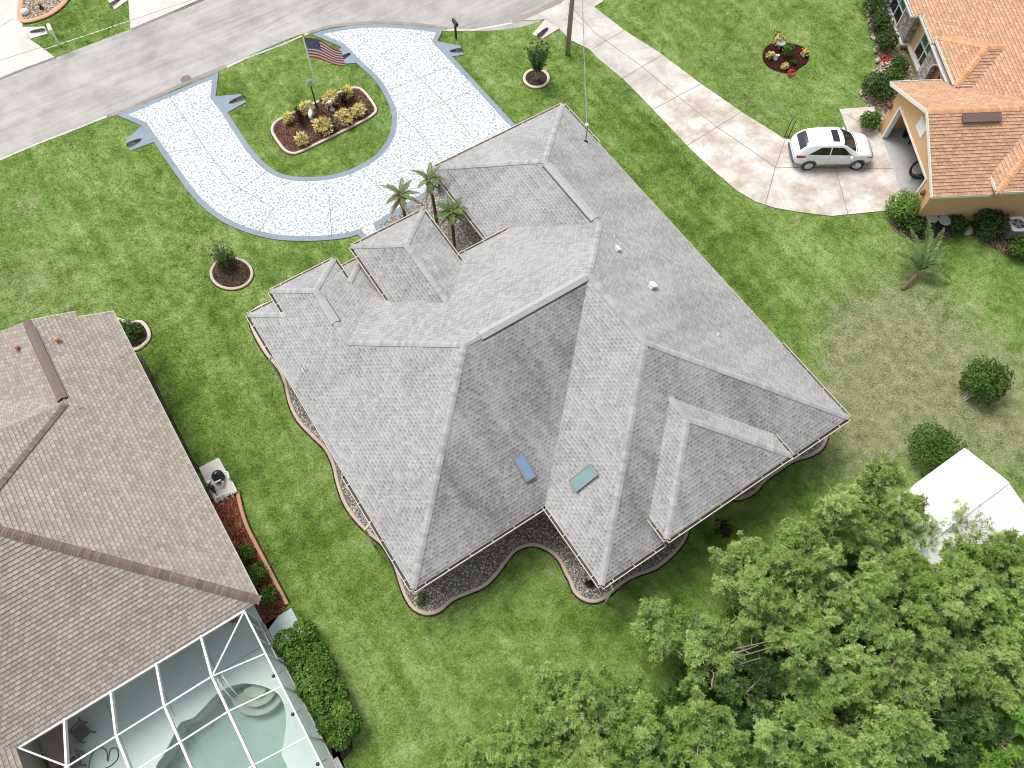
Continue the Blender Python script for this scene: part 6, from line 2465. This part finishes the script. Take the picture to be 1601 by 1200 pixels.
def sh(px, py, rpx, h, label, mat='leaf_dark', name='shrub', cat='shrub', z0=0.03, **kw):
    c_ = at(px, py, h * 0.5)
    c_[2] = z0
    return shrub(name, c_, rpx * mpp(px, py, h * 0.5), h, label, cat, mat, **kw)


# right house front
G1 = 'shrubs under the orange roofed house windows'
sh(1370, 8, 18, 1.1, 'dark green shrub at the top frame edge below the stone bay', n=420, group=G1)
sh(1376, 36, 18, 1.0, 'dark green shrub below the left end of the stone bay sill', n=420, group=G1)
sh(1384, 66, 19, 1.1, 'dark green shrub at the corner of the stone bay', n=440, group=G1)
sh(1406, 100, 14, 0.9, 'leafy green shrub under the window beside the stone arch', mat='leaf_mid', n=320, group=G1)
sh(1375, 136, 27, 1.25, 'large dark rounded shrub at the garage front corner', n=800, group=G1)
sh(1399, 122, 14, 0.8, 'small green shrub between the large dark shrub and the arch', mat='leaf_mid', n=260, group=G1)
sh(1360, 189, 16, 1.0, 'pale flowering bush between the walkway and the garage jamb', mat='leaf_mid', n=360, group=G1)
for px, py, m_, lab in ((1383, 92, 'flower_red', 'cluster of red flowers at the stone bed edge'), (1388, 101, 'flower_pink', 'cluster of pink and white flowers at the stone bed edge')):
    mb = MB()
    c = at(px, py, 0.1)
    for i in range(22):
        q = c[:2] + rng.normal(size=2) * 0.16
        z = random.uniform(0.08, 0.34)
        mb.ball((q[0], q[1], z), random.uniform(0.035, 0.07), 6, 0)
        mb.tube([(q[0], q[1], 0), (q[0], q[1], z)], 0.008, 4, 1)
    o = mb.build('flower_cluster', [m_, 'leaf_mid'])
    tag(o, lab, 'flowers')
# right house side
sh(1411, 324, 25, 1.35, 'clipped bright green round bush at the garage corner', mat='leaf_bright', n=1700, size=0.075, lumps=9, name='round_bush', cat='bush')
G2 = 'shrubs along the tan stucco side wall'
sh(1424, 347, 22, 0.7, 'low dark shrub just below the round bright bush', n=480, group=G2)
sh(1447, 355, 20, 0.65, 'low dark shrub in front of the grey tanks', n=420, group=G2)
sh(1495, 352, 17, 0.75, 'small dark shrub between the grey tanks and the boulder', n=320, group=G2)
sh(1547, 350, 28, 1.1, 'wide dark shrub left of the air conditioner', n=700, group=G2)
sh(1594, 388, 19, 0.95, 'dark green shrub below the air conditioner at the frame edge', mat='leaf_mid', n=420, group=G2)
# right lawn plants
sh(1541, 597, 34, 1.7, 'leafy green bushy tree alone on the dry right lawn', mat='leaf_mid', name='bushy_tree', cat='tree', n=1100, size=0.12, lumps=8)
mb = MB()
mb.tube([at(1505, 624), at(1518, 614, 0.25), at(1534, 602, 0.7)], [0.05, 0.045, 0.03], 6)
mb.tube([at(1507, 627), at(1520, 617, 0.3), at(1536, 606, 0.7)], [0.045, 0.04, 0.03], 6)
o = mb.build('fallen_log', 'wood_pole')
tag(o, 'pair of grey props leaning at the foot of the bushy tree', 'prop')
sh(1464, 706, 48, 1.3, 'big round dense green bush beside the white shed', mat='leaf_mid', name='round_bush', cat='bush', n=2000, size=0.085, lumps=9)


# palms ------------------------------------------------------------
def palm(base, h, label, nf, L, leaf, mat='leaf_palm', dry=4, lean=(0, 0), group=None, tr=0.085, boot=True, droop=0.55, up=0.95, name='palm_tree'):
    base = np.array(base, float)
    o_ = thing(name, base, label, 'palm tree', group)
    top_ = base + np.array((lean[0], lean[1], h))
    P = crom([base - np.array((0, 0, .05)), base * 0.5 + top_ * 0.5 + np.array((lean[0] * -0.1, lean[1] * -0.1, 0)), top_], 5)
    m_ = MB()
    m_.tube(P, list(np.linspace(tr, tr * 0.85, len(P))), 10)
    m_.build('trunk', 'palm_bark', o_)
    if boot:
        m_ = MB()
        b0 = base + (top_ - base) * 0.72
        m_.tube([b0, b0 * 0.6 + top_ * 0.4, top_, top_ + (top_ - b0) * 0.25], [tr, tr * 2.0, tr * 1.7, tr * 0.5], 10)
        for i in range(26):
            t = random.random()
            a = i * 2.4
            q = b0 * (1 - t) + top_ * t
            d = np.array((math.cos(a), math.sin(a), 0))
            m_.bar(q + d * tr * 1.3, q + d * tr * 2.4 + Z3 * 0.16, 0.06, 0.025)
        m_.build('boot_husk', 'palm_boot', o_)
    m_ = MB()
    for i in range(nf):
        a = i * 2.399 + random.random() * 0.3
        t = i / nf
        frond(m_, top_ + Z3 * 0.05, (math.cos(a), math.sin(a)), L * random.uniform(0.85, 1.1), droop * random.uniform(0.7, 1.3), leaf, up * (1.15 - 0.85 * t))
    m_.build('crown', mat, o_, tones=True)
    if dry:
        m_ = MB()
        for i in range(dry):
            a = i * 2.1 + 1.0 + random.random()
            frond(m_, top_ - Z3 * 0.1, (math.cos(a), math.sin(a)), L * 0.95, 0.75, leaf * 0.7, 0.12)
        m_.build('dry_frond', 'leaf_palm_dry', o_, tones=True)
    return o_


GP = 'palms in the gravel courtyard'
HP = 2.9
b = at(634, 352, 0); b = at(628, 308, HP) * np.array((1, 1, 0)) + np.array((0, 0, 0.03))
palm(b, HP, 'palm with drooping dry fronds at the left corner of the courtyard', 10, 1.05, 0.20, 'leaf_palm_pale', 6, (0, 0), GP)
b = at(683, 345.5, 0)
t_ = at(671, 283, 3.1)
palm((b[0], b[1], 0.03), 3.1, 'palm with slim dark trunk in the middle of the courtyard', 9, 1.0, 0.19, 'leaf_palm_pale', 3, (t_[0] - b[0], t_[1] - b[1]), GP)
b = at(711, 391, 0)
t_ = at(706, 333, 3.0)
palm((b[0], b[1], 0.03), 3.0, 'palm with full green crown nearest the courtyard corner', 12, 0.95, 0.21, 'leaf_palm', 5, (t_[0] - b[0], t_[1] - b[1]), GP)
c = at(686, 288, 0.4)
sh(686, 286, 7, 0.9, 'small dark green shrub tucked under the garage eave by the palms', n=120)
# leaning young palm on the right lawn
b = at(1411, 452)
t_ = at(1438, 424, 0.55)
o = thing('palm_tree', b, 'young leaning palm with few ragged fronds on the right lawn', 'palm tree')
mb = MB()
mb.tube(crom([b, b * 0.5 + t_ * 0.5 + Z3 * 0.1, t_], 4), list(np.linspace(0.11, 0.06, 9)), 9)
mb.build('trunk', 'palm_bark', o)
mb = MB()
for a, L, up, dr in ((R(50), 2.2, 0.95, 0.35), (R(25), 2.3, 0.8, 0.4), (R(5), 2.2, 0.6, 0.45), (R(70), 2.1, 0.8, 0.4), (R(95), 2.0, 0.85, 0.3), (R(-25), 1.0, 0.6, 0.4), (R(120), 1.5, 0.8, 0.4), (R(38), 2.0, 0.7, 0.3)):
    frond(mb, t_, (math.cos(a), math.sin(a)), L * 1.1, dr, 0.34, up, wid=0.034)
frond(mb, t_, (math.cos(R(-42)), math.sin(R(-42))), 2.0, 0.85, 0.30, 0.62, wid=0.034)
mb.build('crown', 'leaf_palm', o, tones=True)

# round bed plants ---------------------------------------------------
def stem_plant(px, py, h, r, label, nst, mat, dens, name, cat, low=0.45, size=0.1, z=0.05):
    b_ = at(px, py, z)
    o_ = thing(name, b_, label, cat)
    m_ = MB()
    C, N = [], []
    for i in range(nst):
        a = 2.399 * i
        rr_ = r * math.sqrt((i + .5) / nst)
        e = b_ + np.array((math.cos(a) * rr_, math.sin(a) * rr_, h * random.uniform(0.75, 1.0)))
        P = crom([b_ + np.array((math.cos(a) * .04, math.sin(a) * .04, -.03)), b_ * 0.5 + e * 0.5 + np.array((-math.cos(a) * rr_ * .2, -math.sin(a) * rr_ * .2, 0)), e], 5)
        m_.tube(P, list(np.linspace(0.02, 0.005, len(P))), 5)
        for k in range(int(dens)):
            t = random.uniform(low, 1.0)
            q = P[min(10, int(t * 10))]
            C.append(q + rng.normal(size=3) * 0.06)
            N.append((math.cos(a) * 0.5 + random.gauss(0, .4), math.sin(a) * 0.5 + random.gauss(0, .4), 0.8))
    m_.build('stem', 'bark', o_)
    leaves_mesh('foliage', np.array(C), np.array(N), size, 5, mat, o_)
    return o_


stem_plant(839.5, 124, 2.5, 0.80, 'multi stemmed dark green young tree in the small round bed', 26, 'leaf_dark', 24, 'young_tree', 'tree', 0.42, 0.12)
stem_plant(355, 416, 1.75, 0.66, 'twiggy half bare shrub in the round bed on the left lawn', 44, 'leaf_mid', 5, 'twiggy_shrub', 'shrub', 0.3, 0.09)
sh(352, 406, 17, 0.6, 'dark green low shrub at the rear rim of the left round bed', n=200, size=0.10)
sh(208, 520, 17, 0.6, 'dark green shrub filling the half round bed by the tan roof', n=260, mat='leaf_dark', size=0.09)
sh(195, 510, 10, 0.5, 'small shrub against the tan eave in the half round bed', n=120, mat='leaf_mid', size=0.09)

# island bed shrubs --------------------------------------------------
GI = 'golden shrubs in the long mulch bed'
for px, py, r, h, lab in ((450, 186, 6, 0.42, 'small golden shrub at the left end of the long bed'), (481, 172, 9.5, 0.7, 'golden shrub behind the left bird statue'),
                          (517, 157, 10.5, 0.7, 'golden shrub behind the right bird statue'), (544, 145, 7.5, 0.75, 'golden shrub at the rear right of the long bed, by a maroon plant'),
                          (560.6, 173, 9.5, 0.55, 'golden shrub at the right end of the long bed'), (538, 185, 11, 0.6, 'golden shrub in the front row right of the dark bush'),
                          (505, 199, 11.5, 0.75, 'largest golden shrub, in the front row left of the dark bush'), (472, 220, 7, 0.55, 'golden shrub alone at the front left of the long bed')):
    sh(px, py, r * 1.02, h, lab, mat='leaf_gold', n=int(9 * r), size=0.21, per=6, lumps=3, group=GI, upright=1.0, width=0.30)
sh(519.5, 198, 7, 0.5, 'small dark green bush beside the largest golden shrub', n=80, size=0.09)


def spiky(px, py, r, h, label, n_=26):
    b_ = at(px, py, 0.05)
    o_ = thing('maroon_plant', b_, label, 'plant', 'maroon plants in the long mulch bed')
    m_ = MB()
    for i in range(n_):
        a = random.uniform(0, 6.28)
        rr_ = r * random.uniform(0.3, 1)
        e = b_ + np.array((math.cos(a) * rr_, math.sin(a) * rr_, h * random.uniform(0.5, 1.0)))
        m_.tone = random.uniform(0.1, 0.9)
        d = np.array((-math.sin(a), math.cos(a), 0)) * 0.035
        mid = b_ * 0.45 + e * 0.55 + Z3 * 0.08
        m_.add([b_, mid + d, e, mid - d], [(0, 1, 2, 3)])
        m_.tube([b_, b_ * 0.5 + e * 0.5 + Z3 * 0.05, e], 0.012, 4)
    m_.build('stem', 'leaf_maroon', o_, tones=True)
    C = b_ + np.stack([rng.normal(size=60) * r * 0.5, rng.normal(size=60) * r * 0.5, rng.uniform(0.1, h * 0.75, 60)], 1)
    leaves_mesh('foliage', C, rng.normal(size=(60, 3)) * 0.4 + np.array((0, 0, 1)), 0.15, 4, 'leaf_maroon', o_, width=0.3)


spiky(471.5, 192, 0.26, 1.1, 'dark maroon spiky plant left of the left bird statue')
spiky(540.5, 166, 0.34, 1.1, 'dark maroon plant right of the right bird statue')

# maroon ornament bed plants
GM_ = 'ornamental plants in the maroon bed'
for px, py, r, h, mt, lab in ((1219, 64, 9, 0.6, 'leaf_gold', 'rusty golden plant at the rear of the maroon bed'), (1231, 78, 9, 0.8, 'leaf_mid', 'tall green and tan plant in the middle of the maroon bed'),
                              (1258, 84, 5, 0.35, 'leaf_gold', 'golden tuft at the right rim of the maroon bed'), (1226, 104, 5, 0.35, 'leaf_gold', 'golden tuft at the front of the maroon bed'),
                              (1204, 88, 6, 0.4, 'leaf_gold', 'golden tuft at the left of the maroon bed'), (1240, 98, 4, 0.25, 'leaf_dark', 'small dark tuft inside the right half of the maroon bed')):
    sh(px, py, r, h, lab, mat=mt, n=int(9 * r), size=0.11, per=6, lumps=3, name='ornamental_plant', cat='plant', group=GM_)
for px, py, m_, lab in ((1236, 116, 'flower_red', 'pot of red flowers at the front tip of the maroon bed'), (1257, 83, 'flower_orange', 'orange flowers at the right rim of the maroon bed'), (1216, 58, 'rust', 'rusty brown dried flowers at the back of the maroon bed')):
    mb = MB()
    c = at(px, py, 0.1)
    for i in range(16):
        q = c[:2] + rng.normal(size=2) * 0.13
        z = random.uniform(0.12, 0.42)
        mb.ball((q[0], q[1], z), random.uniform(0.04, 0.07), 6, 0)
        mb.tube([(q[0], q[1], 0), (q[0], q[1], z)], 0.008, 4, 1)
    o = mb.build('flower_cluster', [m_, 'leaf_mid'])
    tag(o, lab, 'flowers')

# left house side shrubs and hedge
GL_ = 'shrubs in the red mulch bed'
sh(385, 866, 13, 0.8, 'green shrub at the far end of the red mulch bed', mat='leaf_mid', n=200, size=0.1, group=GL_)
sh(402, 897, 17, 0.9, 'green shrub in the middle of the red mulch bed', mat='leaf_mid', n=260, size=0.1, group=GL_)
sh(421, 931, 15, 0.9, 'green shrub nearest the pool cage door in the red mulch bed', mat='leaf_mid', n=230, size=0.1, group=GL_)
hd = thing('hedge', (-4.75, -22.2, 0), 'dense clipped green hedge along the pool cage wall', 'hedge')
C, N, T = [], [], []
hx0, hx1, hy0, hy1, hz = -5.35, -3.55, -24.75, -20.2, 1.35
cy_ = np.linspace(hy1 - 0.45, hy0 + 0.45, 7)
for i, yy in enumerate(cy_):
    for k in range(2):
        lc = np.array((-4.64 + (k - 0.5) * 0.58 + random.uniform(-.12, .12) - 0.02 * i, yy + random.uniform(-.2, .2), 0.76 + random.uniform(-.16, .16)))
        d = sph(430, -0.45)
        C.append(lc + d * rng.uniform(0.82, 1.05, (len(d), 1)) * np.array((0.46, 0.55, 0.64)) * random.uniform(0.82, 1.08))
        N.append(d + np.array((0, 0, 0.4)))
        T.append(np.clip(rng.normal(0.42 + random.uniform(-0.12, 0.2), 0.15, len(d)), 0, 1))
leaves_mesh('foliage', np.concatenate(C), np.concatenate(N), 0.095, 7, 'leaf_hedge', hd, tone0=np.concatenate(T), width=0.5)
mb = MB()
for yy in cy_:
    mb.tube([(-4.55, yy, -.05), (-4.5, yy + 0.1, 0.5), (-4.4, yy, 0.95)], [0.04, 0.03, 0.015], 6)
mb.build('stem', 'bark', hd)
mb = MB()
P = pts([(432, 985), (470, 975), (560, 1150), (565, 1185), (548, 1200), (540, 1210)])
mb.prism([(-5.55, -26.5), (-5.55, -20.2)] + [tuple(q[:2]) for q in pts([(470, 985), (512, 1060), (545, 1120), (552, 1170), (535, 1190), (532, 1225)])], 0.0, 0.015)
structure('soil_strip', mb, ['mulch_dark'])
mb = MB()
mb.box(SX + 0.04, SX + 0.20, -26.8, -24.9, -0.05, 0.09)
structure('path_edge', mb, ['concrete_pale'])

# small weeds in the gravel
sh(662, 936, 12, 0.25, 'low green weeds in the gravel at the rear left house corner', mat='leaf_mid', n=60, size=0.09, name='weed_patch', cat='weeds', stems=False)
sh(921, 912, 6, 0.3, 'small dark round plant in the gravel by the rear corner', mat='leaf_maroon', n=60, size=0.08, name='small_plant', cat='plant', stems=False)
sh(1130, 826, 13, 0.5, 'sparse dull shrub at the gravel edge below the rear dormer', mat='leaf_maroon', n=50, size=0.12)

# ------------------------------------------------------------------ grass blades over the lawn
def in_poly(x, y, P):
    r_ = np.zeros(len(x), bool)
    P = np.array(P, float)
    x0, x1, y0, y1 = P[:, 0].min(), P[:, 0].max(), P[:, 1].min(), P[:, 1].max()
    k = np.where((x > x0) & (x < x1) & (y > y0) & (y < y1))[0]
    if len(k) == 0:
        return r_
    xs, ys = x[k], y[k]
    q = np.zeros(len(k), bool)
    j = len(P) - 1
    for i in range(len(P)):
        if P[i][1] != P[j][1]:
            c_ = (P[i][1] > ys) != (P[j][1] > ys)
            q ^= c_ & (xs < (P[j][0] - P[i][0]) * (ys - P[i][1]) / (P[j][1] - P[i][1]) + P[i][0])
        j = i
    r_[k] = q
    return r_


def grow_grass(n):
    x = rng.uniform(-14, 47, n)
    y = rng.uniform(-38, 21, n)
    P3 = np.stack([x, y, np.zeros(n)], 1) - CAM
    dz = P3 @ FW
    ok = (np.abs(P3 @ RT / dz * FPX) < 830) & (np.abs(P3 @ UP / dz * FPX) < 630)
    x, y = x[ok], y[ok]
    bad = np.zeros(len(x), bool)
    for P in MASK:
        bad |= in_poly(x, y, P)
    x, y = x[~bad], y[~bad]
    dry, lush = dry_lush(x, y)
    keep = rng.random(len(x)) > dry * 0.55
    x, y = x[keep], y[keep]
    C = np.stack([x, y, np.full(len(x), -0.005)], 1)
    N = rng.normal(size=(len(x), 3)) * 0.22 + np.array((0, 0, 1.0))
    per = 3
    o_ = leaves_mesh('grass', C, N, 0.095, per, 'grass_blade', None, spread=0.55, width=0.16, tone0=np.clip(rng.normal(0.45, 0.2, len(x)), 0, 1), jitter=0.1)
    o_['kind'] = 'stuff'
    dry, lush = dry_lush(x, y)
    for n_, a_ in (('dry', dry), ('lush', lush)):
        t_ = o_.data.attributes.new(n_, 'FLOAT', 'POINT')
        t_.data.foreach_set('value', np.repeat(a_, per * 4).astype(np.float32))


grow_grass(330000)

# ------------------------------------------------------------------ trees of the bottom right thicket
TG = 'trees of the thicket'
UG_ = [tuple(q[:2]) for q in pts([(720, 1215), (800, 1160), (870, 1110), (960, 1110), (1010, 1120), (1050, 1060), (1060, 1000), (1110, 990), (1150, 930), (1200, 880), (1290, 850), (1370, 800), (1430, 800), (1460, 880), (1640, 900), (1660, 1230)])]
xx, yy = rng.uniform(-2, 26, 26000), rng.uniform(-41, -22, 26000)
kk = in_poly(xx, yy, UG_) & ~in_poly(xx, yy, [(16.4, -33), (22.0, -33), (22.0, -29), (16.4, -29)])
xx, yy = xx[kk], yy[kk]
hh = 0.25 + 0.75 * rng.random(len(xx)) ** 1.5
o = leaves_mesh('undergrowth', np.stack([xx, yy, hh], 1), rng.normal(size=(len(xx), 3)) * 0.35 + np.array((0, 0, 1.0)), 0.19, 6, 'leaf_mid', None, spread=1.0, width=0.3)
o['kind'] = 'stuff'
TR = [
    (880, 1092, 60, 4.2, 'leaf_tree', 1.0, 0, 'bushy green tree at the upper left corner of the thicket'),
    (978, 1100, 58, 4.0, 'leaf_tree', 1.0, 0, 'bushy green tree just right of the thicket upper left corner'),
    (812, 1165, 58, 4.0, 'leaf_tree', 1.0, 0, 'low green tree by the pale bare patch of lawn'),
    (738, 1195, 46, 3.0, 'leaf_tree', 1.0, 0, 'low green tree at the lower left tip of the thicket'),
    (905, 1182, 64, 4.6, 'leaf_olive', 1.0, 0, 'green tree at the bottom frame edge below the upper left corner trees'),
    (1003, 1178, 62, 4.8, 'leaf_tree', 1.1, 0, 'light green tree at the bottom frame edge, left of the brightest crown'),
    (1105, 1160, 76, 5.2, 'leaf_tree', 1.2, 0, 'brightest full round tree crown at the bottom edge of the frame'),
    (1040, 985, 52, 4.0, 'leaf_tree', 0.85, 0.1, 'open branched tree closest to the rear lawn and gravel edging'),
    (1112, 1020, 58, 4.2, 'leaf_tree', 0.9, 0.1, 'tree with bare twigs showing, right of the open branched one'),
    (1175, 1078, 62, 4.2, 'leaf_dark', 0.8, 0.3, 'thin dark tree in the gap behind the brightest crown'),
    (1160, 890, 50, 4.6, 'leaf_olive', 0.8, 0.15, 'feathery tree nearest the roof dormer, over the lawn edge'),
    (1240, 865, 58, 5.0, 'leaf_olive', 0.95, 0.1, 'feathery yellow green tree right of the one nearest the dormer'),
    (1212, 955, 70, 5.2, 'leaf_olive', 1.0, 0, 'broad olive green tree below the feathery pair'),
    (1305, 825, 52, 5.0, 'leaf_olive', 0.9, 0.15, 'feathery tree on the brown lawn side of the thicket'),
    (1340, 775, 34, 4.6, 'leaf_olive', 0.8, 0.3, 'thin wispy tree furthest out on the brown lawn'),
    (1385, 750, 34, 5.2, 'leaf_olive', 0.6, 0.5, 'tall sparse tree with a bare pale trunk beside the round bush'),
    (1300, 922, 74, 5.8, 'leaf_olive', 1.0, 0, 'full tree left of the shed corner, inside the thicket'),
    (1385, 850, 54, 5.4, 'leaf_olive', 1.0, 0, 'tree overhanging the left end of the white shed roof'),
    (1385, 955, 74, 6.0, 'leaf_tree', 1.0, 0, 'bright tree below the left end of the white shed'),
    (1405, 800, 40, 4.6, 'leaf_olive', 0.9, 0.15, 'feathery tree between the big round bush and the left shed corner'),
    (1432, 898, 52, 5.0, 'leaf_olive', 1.0, 0, 'yellow green tree leaning over the lower edge of the white shed roof'),
    (1512, 880, 46, 4.6, 'leaf_olive', 0.9, 0.1, 'tree shading the lower right part of the white shed roof'),
    (1482, 945, 60, 5.6, 'leaf_olive', 1.0, 0, 'tree in front of the middle of the white shed'),
    (1480, 812, 66, 4.4, 'leaf_olive', 0.4, 0.72, 'very sparse tree whose leaves scatter over the white shed roof'),
    (1580, 872, 52, 5.0, 'leaf_olive', 1.0, 0, 'tree covering the right end of the white shed roof'),
    (1575, 968, 70, 6.0, 'leaf_tree', 1.0, 0, 'tree at the right frame edge, just below the shed tree'),
    (1470, 1030, 74, 6.0, 'leaf_olive', 1.0, 0, 'yellow green tree in the middle of the right thicket'),
    (1562, 1066, 72, 6.0, 'leaf_olive', 1.0, 0, 'tree at the right frame edge, midway down the thicket'),
    (1290, 1040, 72, 5.8, 'leaf_tree', 1.0, 0, 'bright tree in the left middle of the dense thicket'),
    (1380, 1075, 72, 5.6, 'leaf_olive', 0.9, 0.1, 'tree beside the dark gap with bare curved branches'),
    (1212, 1165, 64, 5.2, 'leaf_tree', 1.0, 0, 'tree at the bottom frame edge, right of the brightest crown'),
    (1300, 1155, 72, 5.8, 'leaf_tree', 1.0, 0, 'tree at the bottom frame edge, below the bare brown twigs'),
    (1405, 1165, 72, 6.0, 'leaf_tree', 1.0, 0, 'tree at the bottom frame edge, under the curved bare branches'),
    (1500, 1150, 66, 5.0, 'leaf_dark', 0.9, 0.2, 'dark tree at the bottom frame edge, in the deep shade gap'),
    (1588, 1160, 74, 6.0, 'leaf_bright', 1.1, 0, 'vivid green tree in the bottom right corner of the frame'),
]
for px, py, rp, h, mt, dn, sp, lab in TR:
    zc = h * 0.72
    c = at(px, py, zc)
    r = rp * mpp(px, py, zc) * 1.0
    tree('leafy_tree', (c[0], c[1], 0), r, h, lab, TG, mt, dn, lobes=14, size=0.120, clear=0.28, sparse=sp)
# bare twiggy branches standing in the gaps
for px, py, lab in ((1080, 1040, 'tangle of bare grey branches in front of the open branched tree'), (1300, 1120, 'bundle of bare brown stems in a gap of the thicket'), (1395, 1100, 'bare curved grey branches over the dark gap'), (1497, 1090, 'forked bare grey sapling in the dark gap')):
    b_ = at(px, py, 0)
    o = thing('bare_branches', b_, lab, 'branches')
    mb = MB()
    for i in range(9):
        a = random.uniform(0, 6.28)
        L = random.uniform(0.8, 1.6)
        e = b_ + np.array((math.cos(a) * L, math.sin(a) * L, random.uniform(3.2, 5.4)))
        P = crom([b_ + rng.normal(size=3) * np.array((.15, .15, 0)), b_ * 0.5 + e * 0.5 + rng.normal(size=3) * 0.18, e], 4)
        mb.tube(P, list(np.linspace(0.04, 0.012, len(P))), 5)
        for k in (4, 6):
            q = P[k] + rng.normal(size=3) * 0.45
            mb.tube([P[k], (P[k] + q) / 2 + rng.normal(size=3) * 0.06, q], [0.016, 0.010, 0.005], 4)
    mb.build('stem', 'bark', o)
# ================================================================== camera and daylight
cam = bpy.data.cameras.new('camera')
co = bpy.data.objects.new('camera', cam)
COL.objects.link(co)
from mathutils import Matrix
mw = Matrix(((RT[0], UP[0], -FW[0], CAM[0]), (RT[1], UP[1], -FW[1], CAM[1]), (RT[2], UP[2], -FW[2], CAM[2]), (0, 0, 0, 1)))
co.matrix_world = mw
cam.sensor_fit = 'HORIZONTAL'
cam.sensor_width = 36.0
cam.lens = FPX / 1601 * 36.0
cam.clip_start = 0.1
cam.clip_end = 2000
SC.camera = co

SUN_EL = R(62)
sdir = nz((-0.22, 0.97, 0)) * math.cos(SUN_EL) + Z3 * math.sin(SUN_EL)
sun = bpy.data.lights.new('sun', 'SUN')
so = bpy.data.objects.new('sun', sun)
COL.objects.link(so)
so.rotation_euler = Vector(sdir).to_track_quat('Z', 'Y').to_euler()
sun.energy = 1.9
sun.angle = R(26)
sun.color = (1.0, 0.965, 0.91)
w = bpy.data.worlds.new('World')
SC.world = w
w.use_nodes = True
nt = w.node_tree
nt.nodes.clear()
sky = nt.nodes.new('ShaderNodeTexSky')
sky.sky_type = 'NISHITA'
sky.sun_disc = False
sky.sun_elevation = SUN_EL
sky.sun_rotation = math.atan2(sdir[0], sdir[1])
sky.dust_density = 4.0
sky.air_density = 1.0
bg = nt.nodes.new('ShaderNodeBackground')
bg.inputs[1].default_value = 0.135
ow = nt.nodes.new('ShaderNodeOutputWorld')
hs = nt.nodes.new('ShaderNodeHueSaturation')
hs.inputs['Saturation'].default_value = 0.35
nt.links.new(sky.outputs[0], hs.inputs['Color'])
nt.links.new(hs.outputs[0], bg.inputs[0])
nt.links.new(bg.outputs[0], ow.inputs[0])
SC.view_settings.view_transform = 'Standard'
SC.view_settings.look = 'None'
SC.view_settings.exposure = 0.42
SC.view_settings.gamma = 1.0
SC.cycles.pixel_filter_type = 'BLACKMAN_HARRIS'
SC.cycles.filter_width = 1.05
